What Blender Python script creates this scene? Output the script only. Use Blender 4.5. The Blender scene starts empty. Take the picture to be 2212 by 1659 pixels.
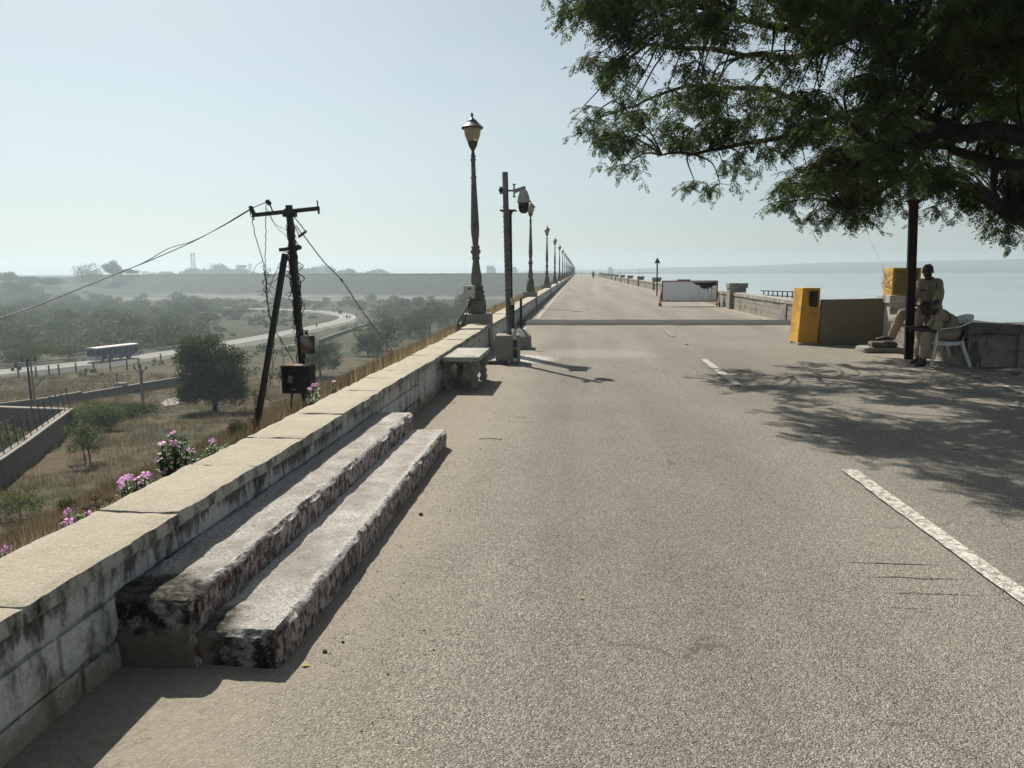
import bpy, bmesh, math, random
import numpy as np
from mathutils import Vector, Matrix, noise as mnoise

random.seed(7); RNG = np.random.default_rng(7)
S = bpy.context.scene
HAZE = 0.00048
COL = S.collection
R = math.radians

# ---------------------------------------------------------------- camera model (photo measured on a 2212 x 1659 grid)
FPX, CX, CY, HC = 1534.0, 1106.0, 829.5, 1.55
YAW, PITCH, ROLL = 0.09177839525952625, 0.15643806005722358, R(0.22)
_f = np.array([-math.sin(YAW)*math.cos(PITCH), math.cos(YAW)*math.cos(PITCH), -math.sin(PITCH)])
_r0 = np.array([math.cos(YAW), math.sin(YAW), 0.0]); _u0 = np.cross(_r0, _f)
_r = _r0*math.cos(ROLL)-_u0*math.sin(ROLL); _u = _u0*math.cos(ROLL)+_r0*math.sin(ROLL)
def ray(x, y): return _f*FPX+_r*(x-CX)-_u*(y-CY)
def gz(x, y, z=0.0):
    d = ray(x, y); t = (z-HC)/d[2]; return np.array([0, 0, HC])+d*t
def gx(x, y, X):
    d = ray(x, y); return np.array([0, 0, HC])+d*(X/d[0])
def gy(x, y, Y):
    d = ray(x, y); return np.array([0, 0, HC])+d*(Y/d[1])

cam = bpy.data.cameras.new('camera'); co = bpy.data.objects.new('camera', cam); COL.objects.link(co)
cam.sensor_fit = 'HORIZONTAL'; cam.sensor_width = 36.0; cam.lens = FPX/2212*36.0
cam.clip_start = 0.05; cam.clip_end = 20000
m = Matrix(((_r[0], _u[0], -_f[0], 0), (_r[1], _u[1], -_f[1], 0), (_r[2], _u[2], -_f[2], HC), (0, 0, 0, 1)))
co.matrix_world = m
S.camera = co

# ---------------------------------------------------------------- light
SUNV = Vector((-0.485, 0.67, 1.0)).normalized()          # towards the sun
sl = bpy.data.lights.new('sun', 'SUN'); so = bpy.data.objects.new('sun', sl); COL.objects.link(so)
sl.energy = 4.9; sl.angle = R(0.53); sl.color = (1.0, 0.94, 0.84)
so.rotation_euler = SUNV.to_track_quat('Z', 'Y').to_euler(); so.location = (-40, 60, 90)
W = bpy.data.worlds.new('World'); S.world = W; W.use_nodes = True
wn = W.node_tree; bg = wn.nodes['Background']
sky = wn.nodes.new('ShaderNodeTexSky'); sky.sky_type = 'NISHITA'; sky.sun_disc = False
sky.sun_elevation = math.asin(SUNV.z); sky.sun_rotation = math.atan2(SUNV.x, SUNV.y)
sky.air_density = 1.0; sky.dust_density = 1.6; sky.ozone_density = 1.5; sky.altitude = 200
hs_ = wn.nodes.new('ShaderNodeHueSaturation'); hs_.inputs['Saturation'].default_value = 0.46
wn.links.new(sky.outputs[0], hs_.inputs['Color']); tn_ = wn.nodes.new('ShaderNodeMix'); tn_.data_type = 'RGBA'; tn_.blend_type = 'MULTIPLY'; tn_.inputs[0].default_value = 1.0; tn_.inputs[7].default_value = (0.915, 1.0, 0.985, 1)
wn.links.new(hs_.outputs[0], tn_.inputs[6]); tc_ = wn.nodes.new('ShaderNodeTexCoord'); mp_ = wn.nodes.new('ShaderNodeMapping'); mp_.inputs['Scale'].default_value = (1.2, 1.6, 5.0); wn.links.new(tc_.outputs['Generated'], mp_.inputs[0])
cl_ = wn.nodes.new('ShaderNodeTexNoise'); cl_.inputs['Scale'].default_value = 1.6; cl_.inputs['Detail'].default_value = 7; cl_.inputs['Roughness'].default_value = 0.6; wn.links.new(mp_.outputs[0], cl_.inputs['Vector'])
cr_ = wn.nodes.new('ShaderNodeValToRGB'); cr_.color_ramp.elements[0].position = 0.46; cr_.color_ramp.elements[0].color = (0, 0, 0, 1); cr_.color_ramp.elements[1].position = 0.80; cr_.color_ramp.elements[1].color = (0.35, 0.35, 0.35, 1); wn.links.new(cl_.outputs[0], cr_.inputs[0])
cm_ = wn.nodes.new('ShaderNodeMix'); cm_.data_type = 'RGBA'; cm_.inputs[7].default_value = (7.6, 7.9, 8.0, 1); wn.links.new(cr_.outputs[0], cm_.inputs[0]); wn.links.new(tn_.outputs[2], cm_.inputs[6])
wn.links.new(cm_.outputs[2], bg.inputs[0]); bg.inputs[1].default_value = 0.068
S.view_settings.view_transform = 'Standard'; S.view_settings.look = 'None'
S.view_settings.exposure = 0.5; S.view_settings.gamma = 1.0
S.render.engine = 'CYCLES'
S.cycles.use_denoising = True
S.cycles.max_bounces = 6; S.cycles.diffuse_bounces = 3; S.cycles.glossy_bounces = 2
S.cycles.transmission_bounces = 3; S.cycles.volume_bounces = 0; S.cycles.transparent_max_bounces = 6
S.cycles.caustics_reflective = False; S.cycles.caustics_refractive = False
S.cycles.sample_clamp_indirect = 4.0

# ---------------------------------------------------------------- materials
class NT:
    def __init__(s, name):
        s.m = bpy.data.materials.new(name); s.m.use_nodes = True
        s.t = s.m.node_tree; s.b = s.t.nodes['Principled BSDF']
        s.out = s.t.nodes['Material Output']
        s.co = s.t.nodes.new('ShaderNodeTexCoord').outputs['Object']
        s.geo = s.t.nodes.new('ShaderNodeNewGeometry')
    def n(s, typ, **kw):
        nd = s.t.nodes.new(typ)
        for k, v in kw.items(): setattr(nd, k, v)
        return nd
    def put(s, sock, v):
        if isinstance(v, bpy.types.NodeSocket): s.t.links.new(v, sock)
        else: sock.default_value = v
    def map(s, scale=(1, 1, 1), vec=None, rot=(0, 0, 0)):
        nd = s.n('ShaderNodeMapping'); s.put(nd.inputs[0], vec or s.co)
        nd.inputs['Scale'].default_value = scale; nd.inputs['Rotation'].default_value = rot
        return nd.outputs[0]
    def noise(s, scale, detail=3, rough=0.55, vec=None, dist=0.0):
        nd = s.n('ShaderNodeTexNoise'); s.put(nd.inputs['Vector'], vec or s.co)
        nd.inputs['Scale'].default_value = scale; nd.inputs['Detail'].default_value = detail
        nd.inputs['Roughness'].default_value = rough; nd.inputs['Distortion'].default_value = dist
        return nd.outputs[0]
    def vor(s, scale, feature='F1', out=0, vec=None):
        nd = s.n('ShaderNodeTexVoronoi', feature=feature); s.put(nd.inputs['Vector'], vec or s.co)
        nd.inputs['Scale'].default_value = scale; return nd.outputs[out]
    def ramp(s, fac, stops, interp='LINEAR'):
        nd = s.n('ShaderNodeValToRGB'); nd.color_ramp.interpolation = interp
        el = nd.color_ramp.elements
        while len(el) < len(stops): el.new(0.5)
        for e, (p, c) in zip(el, stops):
            e.position = p; e.color = (c, c, c, 1) if isinstance(c, (int, float)) else (*c, 1)
        s.put(nd.inputs[0], fac); return nd.outputs[0]
    def mix(s, fac, a, b, blend='MIX'):
        nd = s.n('ShaderNodeMix', data_type='RGBA', blend_type=blend)
        s.put(nd.inputs[0], fac)
        s.put(nd.inputs[6], a if not isinstance(a, tuple) else (*a, 1)); s.put(nd.inputs[7], b if not isinstance(b, tuple) else (*b, 1))
        return nd.outputs[2]
    def math(s, op, a, b=0.0, c=0.0, clamp=False):
        nd = s.n('ShaderNodeMath', operation=op, use_clamp=clamp)
        s.put(nd.inputs[0], a); s.put(nd.inputs[1], b); s.put(nd.inputs[2], c); return nd.outputs[0]
    def xyz(s, vec=None):
        nd = s.n('ShaderNodeSeparateXYZ'); s.put(nd.inputs[0], vec or s.co); return nd.outputs
    def mrange(s, v, a, b, c=0.0, d=1.0):
        nd = s.n('ShaderNodeMapRange', interpolation_type='SMOOTHSTEP'); s.put(nd.inputs[0], v)
        for i, q in enumerate((a, b, c, d)): nd.inputs[i+1].default_value = q
        return nd.outputs[0]
    def bump(s, h, strength=0.5, dist=0.01, normal=None):
        nd = s.n('ShaderNodeBump'); s.put(nd.inputs['Height'], h)
        nd.inputs['Strength'].default_value = strength; nd.inputs['Distance'].default_value = dist
        if normal is not None: s.put(nd.inputs['Normal'], normal)
        s.t.links.new(nd.outputs[0], s.b.inputs['Normal']); return nd.outputs[0]
    def base(s, c, rough=0.85, spec=0.3, metal=0.0):
        s.put(s.b.inputs['Base Color'], c if not isinstance(c, tuple) else (*c, 1))
        s.put(s.b.inputs['Roughness'], rough); s.b.inputs['Specular IOR Level'].default_value = spec
        s.b.inputs['Metallic'].default_value = metal; return s.m

def mat_var(name, c1, c2, scale=6.0, rough=0.8, spec=0.3, metal=0.0, bump=0.0, bscale=40, dirt=None, dscale=3.0, dthr=(0.52, 0.66)):
    """two tones broken up by noise, an optional dirt / rust colour in patches, an optional bump"""
    k = NT(name)
    c = k.ramp(k.noise(scale, 5), [(0.3, c1), (0.7, c2)])
    if dirt is not None: c = k.mix(k.ramp(k.noise(dscale, 6, 0.65), [(dthr[0], 0.0), (dthr[1], 1.0)]), c, dirt)
    if bump: k.bump(k.noise(bscale, 4), bump, 0.01)
    return k.base(c, rough, spec, metal)

# ---------------------------------------------------------------- mesh builder
class MB:
    def __init__(s): s.v = []; s.f = []
    def add(s, vs, fs):
        o = len(s.v); s.v += [tuple(p) for p in vs]; s.f += [tuple(i+o for i in q) for q in fs]; return s
    def box(s, c, d, rz=0.0, rot=None, taper=1.0):
        hx, hy, hz = d[0]/2, d[1]/2, d[2]/2
        M = rot if rot is not None else Matrix.Rotation(rz, 3, 'Z')
        vs = []
        for z in (-1, 1):
            k = taper if z > 0 else 1.0
            for x, y in ((-1, -1), (1, -1), (1, 1), (-1, 1)):
                vs.append(Vector(c)+M @ Vector((x*hx*k, y*hy*k, z*hz)))
        return s.add(vs, [(3, 2, 1, 0), (4, 5, 6, 7), (0, 1, 5, 4), (1, 2, 6, 5), (2, 3, 7, 6), (3, 0, 4, 7)])
    def box2(s, a, b):
        return s.box([(a[i]+b[i])/2 for i in range(3)], [abs(b[i]-a[i]) for i in range(3)])
    def bar(s, p, q, w, h, up=(0, 0, 1)):
        p, q = Vector(p), Vector(q); d = q-p
        if d.length < 1e-6: return s
        y = d.normalized(); x = y.cross(Vector(up))
        if x.length < 1e-4: x = y.cross(Vector((0, 1, 0)))
        x.normalize(); z = x.cross(y)
        return s.box((p+q)/2, (w, d.length, h), rot=Matrix((x, y, z)).transposed())
    def tube(s, pts, r, n=8, cap=True):
        pts = [Vector(p) for p in pts]; k = len(pts)
        rs = list(r) if hasattr(r, '__len__') else [r]*k
        vs = []; fs = []; prev = None
        for i, p in enumerate(pts):
            t = (pts[min(i+1, k-1)]-pts[max(i-1, 0)])
            t = t.normalized() if t.length > 1e-9 else Vector((0, 0, 1))
            if prev is None:
                a = t.cross(Vector((0, 0, 1)))
                if a.length < 0.05: a = t.cross(Vector((1, 0, 0)))
            else: a = prev-t*prev.dot(t)
            if a.length < 1e-6: a = t.orthogonal()
            a.normalize(); prev = a; b = t.cross(a)
            for j in range(n):
                w = 2*math.pi*j/n; vs.append(p+(a*math.cos(w)+b*math.sin(w))*rs[i])
        for i in range(k-1):
            for j in range(n):
                q = (j+1) % n; fs.append((i*n+j, i*n+q, (i+1)*n+q, (i+1)*n+j))
        if cap and n > 2: fs += [tuple(range(n-1, -1, -1)), tuple((k-1)*n+j for j in range(n))]
        return s.add(vs, fs)
    def lathe(s, prof, n=20, c=(0, 0, 0), flute=0.0, sq=False, rot=None):
        vs = []; fs = []; k = len(prof)
        for r, z in prof:
            for j in range(n):
                w = 2*math.pi*(j+0.5)/n; rr = r*(1-flute*(j % 2))
                if sq:
                    e = 1/max(abs(math.cos(w)), abs(math.sin(w))); rr = r*min(e, 1.30)
                p = Vector((rr*math.cos(w), rr*math.sin(w), z))
                if rot is not None: p = rot @ p
                vs.append(p+Vector(c))
        for i in range(k-1):
            for j in range(n):
                q = (j+1) % n; fs.append((i*n+j, i*n+q, (i+1)*n+q, (i+1)*n+j))
        fs += [tuple(range(n-1, -1, -1)), tuple((k-1)*n+j for j in range(n))]
        return s.add(vs, fs)
    def prism(s, poly, fn, d0, d1):
        """poly: 2-D outline; fn(u, v, d) -> 3-D point; extruded from d0 to d1"""
        n = len(poly)
        vs = [fn(u, v, d0) for u, v in poly]+[fn(u, v, d1) for u, v in poly]
        fs = [tuple(range(n-1, -1, -1)), tuple(range(n, 2*n))]+[(i, (i+1) % n, n+(i+1) % n, n+i) for i in range(n)]
        return s.add(vs, fs)
    def ell(s, c, r, n=12, rot=None):
        pr = [(max(0.001, math.sin(math.pi*i/(n-2))), -math.cos(math.pi*i/(n-2))) for i in range(n-1)]
        vs = []; fs = []
        for q, z in pr:
            for j in range(n):
                w = 2*math.pi*j/n; p = Vector((r[0]*q*math.cos(w), r[1]*q*math.sin(w), r[2]*z))
                if rot is not None: p = rot @ p
                vs.append(Vector(c)+p)
        k = len(pr)
        for i in range(k-1):
            for j in range(n):
                q = (j+1) % n; fs.append((i*n+j, i*n+q, (i+1)*n+q, (i+1)*n+j))
        fs += [tuple(range(n-1, -1, -1)), tuple((k-1)*n+j for j in range(n))]
        return s.add(vs, fs)
    def rough(s, a, b, step, amp, freq=3.0, seed=0.0, rnd=0.0, keep=None):
        """a block from corner a to b, finely divided, with chipped uneven faces"""
        bm = bmesh.new(); n = [max(1, int(round(abs(b[i]-a[i])/step))) for i in range(3)]
        idx = {}
        def vid(i, j, k):
            if (i, j, k) not in idx:
                p = Vector((a[0]+(b[0]-a[0])*i/n[0], a[1]+(b[1]-a[1])*j/n[1], a[2]+(b[2]-a[2])*k/n[2]))
                ed = [(i == 0)-(i == n[0]), (j == 0)-(j == n[1]), (k == 0)-(k == n[2])]
                q = p*freq+Vector((seed, seed*1.7, seed*0.6))
                dv = Vector((mnoise.noise(q), mnoise.noise(q+Vector((31, 7, 3))), mnoise.noise(q+Vector((5, 61, 17)))))
                q2 = q*4.3
                dv += 0.45*Vector((mnoise.noise(q2), mnoise.noise(q2+Vector((31, 7, 3))), mnoise.noise(q2+Vector((5, 61, 17)))))
                w = amp
                if rnd:
                    cnt = sum(1 for e in ed if e)
                    if cnt >= 2: p += Vector([e*rnd*(1+0.8*dv[0]) for e in ed]); w = amp*1.5
                p += Vector([dv[q3]*w if (ed[q3] or keep is None) else dv[q3]*w*0.3 for q3 in range(3)])
                idx[(i, j, k)] = len(idx); vs.append(p)
            return idx[(i, j, k)]
        vs = []; fs = []
        for j in range(n[1]):
            for k in range(n[2]):
                fs.append((vid(0, j, k), vid(0, j, k+1), vid(0, j+1, k+1), vid(0, j+1, k)))
                fs.append((vid(n[0], j, k), vid(n[0], j+1, k), vid(n[0], j+1, k+1), vid(n[0], j, k+1)))
        for i in range(n[0]):
            for k in range(n[2]):
                fs.append((vid(i, 0, k), vid(i+1, 0, k), vid(i+1, 0, k+1), vid(i, 0, k+1)))
                fs.append((vid(i, n[1], k), vid(i, n[1], k+1), vid(i+1, n[1], k+1), vid(i+1, n[1], k)))
        for i in range(n[0]):
            for j in range(n[1]):
                fs.append((vid(i, j, 0), vid(i, j+1, 0), vid(i+1, j+1, 0), vid(i+1, j, 0)))
                fs.append((vid(i, j, n[2]), vid(i+1, j, n[2]), vid(i+1, j+1, n[2]), vid(i, j+1, n[2])))
        bm.free()
        return s.add(vs, fs)
    def build(s, name, mat, parent=None, smooth=False, bevel=0.0, seg=2, auto=None):
        me = bpy.data.meshes.new(name); me.from_pydata(s.v, [], s.f); me.update()
        return link(name, me, mat, parent, smooth, bevel, seg, auto)

def link(name, me, mat, parent=None, smooth=False, bevel=0.0, seg=2, auto=None):
    bm = bmesh.new(); bm.from_mesh(me)
    bmesh.ops.recalc_face_normals(bm, faces=bm.faces)
    if bevel:
        es = [e for e in bm.edges if len(e.link_faces) == 2 and e.calc_face_angle(0) > R(28)]
        bmesh.ops.bevel(bm, geom=es, offset=bevel, segments=seg, affect='EDGES', profile=0.6, clamp_overlap=True)
    bm.to_mesh(me); bm.free()
    if smooth: me.polygons.foreach_set('use_smooth', [True]*len(me.polygons))
    if auto is not None:
        me.polygons.foreach_set('use_smooth', [True]*len(me.polygons)); me.set_sharp_from_angle(angle=R(auto))
    o = bpy.data.objects.new(name, me); COL.objects.link(o)
    if mat is not None: me.materials.append(mat)
    if parent is not None:
        o.parent = parent
        if parent.type == 'EMPTY': o.location = -Vector(parent.location)
    return o
def raw(name, V, F, mat, parent=None, smooth=False, n=4):
    """numpy arrays straight into a mesh (all faces with n corners)"""
    me = bpy.data.meshes.new(name)
    me.vertices.add(len(V)); me.vertices.foreach_set('co', np.asarray(V, np.float32).ravel())
    F = np.asarray(F, np.int32); me.loops.add(F.size); me.polygons.add(len(F))
    me.loops.foreach_set('vertex_index', F.ravel())
    me.polygons.foreach_set('loop_start', np.arange(0, F.size, n, dtype=np.int32))
    if smooth: me.polygons.foreach_set('use_smooth', [True]*len(F))
    me.update(calc_edges=True); me.validate()
    o = bpy.data.objects.new(name, me); COL.objects.link(o); me.materials.append(mat)
    if parent is not None:
        o.parent = parent
        if parent.type == 'EMPTY': o.location = -Vector(parent.location)
    return o
def tag(o, label, cat, group=None):
    o['label'] = label; o['category'] = cat
    if group: o['group'] = group
    return o
def thing(name, label, cat, loc=(0, 0, 0), group=None):
    o = bpy.data.objects.new(name, None); COL.objects.link(o); o.location = Vector([float(q) for q in loc]); o.empty_display_size = 0.2
    return tag(o, label, cat, group)
def setting(o, kind='structure'): o['kind'] = kind; return o
def dup(root, loc, rz=None, label=None, scale=None, group=None):
    r = root.copy(); COL.objects.link(r); r.location = loc
    if rz is not None: r.rotation_euler = (0, 0, rz)
    if scale is not None: r.scale = (scale,)*3 if not hasattr(scale, '__len__') else scale
    if label: r['label'] = label
    if group: r['group'] = group
    for ch in list(root.children):
        c = ch.copy(); COL.objects.link(c); c.parent = r
        for g in ch.children:
            d = g.copy(); COL.objects.link(d); d.parent = c
    return r
def jitter(p, a): return Vector(p)+Vector((random.uniform(-a, a), random.uniform(-a, a), random.uniform(-a, a)))
def smoothpath(pts, sub=6):
    P = [Vector(p) for p in pts]; out = []
    for i in range(len(P)-1):
        a, b, c, d = P[max(i-1, 0)], P[i], P[i+1], P[min(i+2, len(P)-1)]
        for k in range(sub):
            t = k/sub
            out.append(0.5*((2*b)+(c-a)*t+(2*a-5*b+4*c-d)*t*t+(3*b-a-3*c+d)*t**3))
    out.append(P[-1]); return out
# ---------------------------------------------------------------- terrain
FAR_A, FAR_B = np.array([60.0, 612.0]), np.array([-560.0, 770.0])     # crest line of the far dam arm
_fd = (FAR_B-FAR_A)/np.linalg.norm(FAR_B-FAR_A); _fn = np.array([_fd[1], -_fd[0]])
if _fn[1] > 0: _fn = -_fn                                                # towards us
VY = [-400, 0, 45, 60, 80, 100, 150, 300, 600, 5000]; VZ = [-7, -8.5, -10.8, -12.3, -14.5, -16.2, -17.2, -20, -20, -20]
def fnoise(X, Y, s, o=0.0):
    return (np.sin(X*s+1.3+o)*np.cos(Y*s*0.83+0.7*o)+0.5*np.sin(X*s*2.3+Y*s*1.7+o)+0.33*np.cos(Y*s*4.1-X*s*3.3+2*o))/1.6
def hgt(X, Y):
    X = np.asarray(X, float); Y = np.asarray(Y, float)
    d = -2.2-X
    slope = np.where(d < 0.9, -0.10-0.08*np.clip(d, 0, 1), -0.18-(d-0.9)/2.25)
    val = np.interp(Y, VY, VZ)+0.5*fnoise(X, Y, 0.05)+0.25*fnoise(X, Y, 0.17, 2)
    k = np.clip((-60-X)/200, 0, 1)
    val = val+0.0*k
    val = val+17*np.exp(-(((X+640)/170)**2+((Y-640)/140)**2))
    e = (X-FAR_A[0])*_fn[0]+(Y-FAR_A[1])*_fn[1]                        # >0 on our side of the far crest
    al = (X-FAR_A[0])*_fd[0]+(Y-FAR_A[1])*_fd[1]
    far = np.where(e > 3, -(e-3)/2.35, np.where(e > -8, 0.0, (e+8)/2.35))
    far = far-np.clip((al-640)/1.5, 0, 60)
    far = np.where(e < -20, np.maximum(far, -3.2+0.4*fnoise(X, Y, 0.01)), far) 
    far = np.where((e < -8) & (al < 120), np.minimum(far, (e+8)/2.0), far)
    z = np.maximum(np.maximum(slope, val), far)
    z = np.where(X > -2.0, np.where(X < 7.1, -0.25, -0.25-(X-7.1)/2.0), z)
    near = (Y < 12.4) & (X > -2.0)
    z = np.where(near, np.where(X < 40, -0.02 - 0.23*(X < 13), -0.25-(X-40)/2.0), z)
    z = np.where((X > 7.1) & (Y > 12.4), np.maximum(z, -14), z)
    # beyond the far dam: the lake on the right, plain on the left; hills across the water
    lake = (e < -8) & (X > -2.0) & (Y > 600)
    z = np.where(lake, -14.0, z)
    hill = np.exp(-((Y-2650)/330.0)**2)*(15+36*np.clip((X-100)/1600, 0, 1.2))*(1+0.10*fnoise(X, Y, 0.004)+0.04*fnoise(X, Y, 0.013, 3))-5.6
    z = np.where(Y > 2000, np.maximum(z, hill*np.clip((X+500)/500, 0, 1)-6*(1-np.clip((X+500)/500, 0, 1))), z)
    return z
def gt(x, y, up=0.0):
    """where the sight line through a photo point meets the terrain"""
    d = ray(x, y); d = d/np.linalg.norm(d); t = 3.0; p0 = np.array([0, 0, HC]); step = 0.25
    while t < 4000:
        p = p0+d*t
        if p[0] < -2.25 and p[2] <= float(hgt(p[0], p[1]))+up: 
            lo, hi = t-step, t
            for _ in range(18):
                mid = (lo+hi)/2; p = p0+d*mid
                if p[2] <= float(hgt(p[0], p[1]))+up: hi = mid
                else: lo = mid
            p = p0+d*hi; return np.array([p[0], p[1], float(hgt(p[0], p[1]))])
        step = max(0.25, t*0.01); t += step
    return p0+d*600
def graded(segs):
    out = []
    for a, b, n in segs: out += list(np.linspace(a, b, n, endpoint=False))
    return np.array(out+[segs[-1][1]])
gxs = graded([(-4000, -700, 36), (-700, -120, 116), (-120, -20, 110), (-20, -2.3, 50), (-2.3, -1.9, 2), (-1.9, 7.1, 4), (7.1, 16, 12), (16, 60, 22), (60, 700, 22), (700, 4000, 66)])
gys = graded([(-60, 12.3, 60), (12.3, 12.5, 1), (12.5, 120, 150), (120, 330, 130), (330, 560, 70), (560, 640, 50), (640, 900, 55), (900, 2000, 30), (2000, 3700, 70), (3700, 4000, 3)])
GX, GY = np.meshgrid(gxs, gys); GZ = hgt(GX, GY)
# small roughness on the dry slopes only
m_ = (GX < -3.2) & (GY < 620)
GZ = GZ+np.where(m_, 0.05*fnoise(GX, GY, 1.3)+0.10*fnoise(GX, GY, 0.45, 1), 0)
nx, ny = len(gxs), len(gys)
V = np.stack([GX.ravel(), GY.ravel(), GZ.ravel()], 1)
I = np.arange(nx*ny).reshape(ny, nx)
F = np.stack([I[:-1, :-1].ravel(), I[:-1, 1:].ravel(), I[1:, 1:].ravel(), I[1:, :-1].ravel()], 1)
k = NT('terrain')
big = k.noise(0.018, 6, 0.6); mid = k.noise(0.16, 6, 0.65); fine = k.noise(2.2, 6, 0.7)
dry = k.ramp(fine, [(0.25, (0.050, 0.039, 0.025)), (0.5, (0.092, 0.072, 0.046)), (0.75, (0.145, 0.115, 0.076))])
grn = k.ramp(fine, [(0.25, (0.022, 0.028, 0.015)), (0.6, (0.044, 0.050, 0.028)), (0.85, (0.080, 0.080, 0.050))])
c = k.mix(k.ramp(mid, [(0.46, 0.0), (0.60, 1.0)]), dry, grn)
xy = k.xyz()
farg = k.mrange(xy[1], 90, 260)
c = k.mix(k.math('MULTIPLY', farg, k.ramp(k.noise(0.03, 6, 0.65), [(0.44, 0.95), (0.64, 0.25)])), c, grn)
# stony strip at the toe of the far dam, and pale bare earth in places
c = k.mix(k.math('MULTIPLY', k.math('MULTIPLY', k.mrange(xy[1], 535, 550), k.mrange(xy[1], 700, 690)), k.ramp(k.noise(0.05, 4), [(0.38, 0.0), (0.56, 0.7)])), c, (0.21, 0.182, 0.165))
c = k.mix(k.ramp(k.noise(0.045, 5, 0.6), [(0.66, 0.0), (0.74, 0.7)]), c, (0.27, 0.235, 0.18))
dface = k.math('MULTIPLY', k.mrange(xy[2], -19.2, -17.2), k.mrange(xy[1], 420, 500))
dcol = k.ramp(k.noise(0.30, 8, 0.78, vec=k.map((0.5, 0.5, 1.3), rot=(0, 0, 0.3))), [(0.36, (0.010, 0.014, 0.009)), (0.64, (0.066, 0.066, 0.044))])
c = k.mix(dface, c, dcol)
k.bump(fine, 0.8, 0.12)
terr = raw('ground', V, F, k.base(c, 0.95, 0.1), smooth=True); setting(terr)

# water of the reservoir
k = NT('water')
rip = k.noise(0.9, 3, 0.6, vec=k.map((1.0, 0.5, 1.0)))
bands = k.noise(0.012, 3, 0.5, vec=k.map((0.35, 1.0, 1.0)))
k.bump(k.math('MULTIPLY', rip, k.ramp(bands, [(0.35, 0.25), (0.65, 1.0)])), 0.2, 0.06)
k.base(k.ramp(bands, [(0.35, (0.10, 0.14, 0.16)), (0.62, (0.22, 0.25, 0.265))]), 0.10, 0.5)
V = [(-60, 600, -5.0), (9, 600, -5), (9, 12.6, -5), (3990, 12.6, -5), (3990, 2900, -5), (-60, 2900, -5), (-900, 2900, -5), (-900, 780, -5.2), (-60, 780, -5)]
MBw = MB().add([(9, 12.6, -5), (3990, 12.6, -5), (3990, 700, -5), (9, 700, -5), (3990, 2950, -5), (-40, 2950, -5), (-40, 700, -5)],
               [(0, 1, 2, 3), (3, 2, 4, 5, 6)])
setting(MBw.build('water', k.m))

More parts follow.
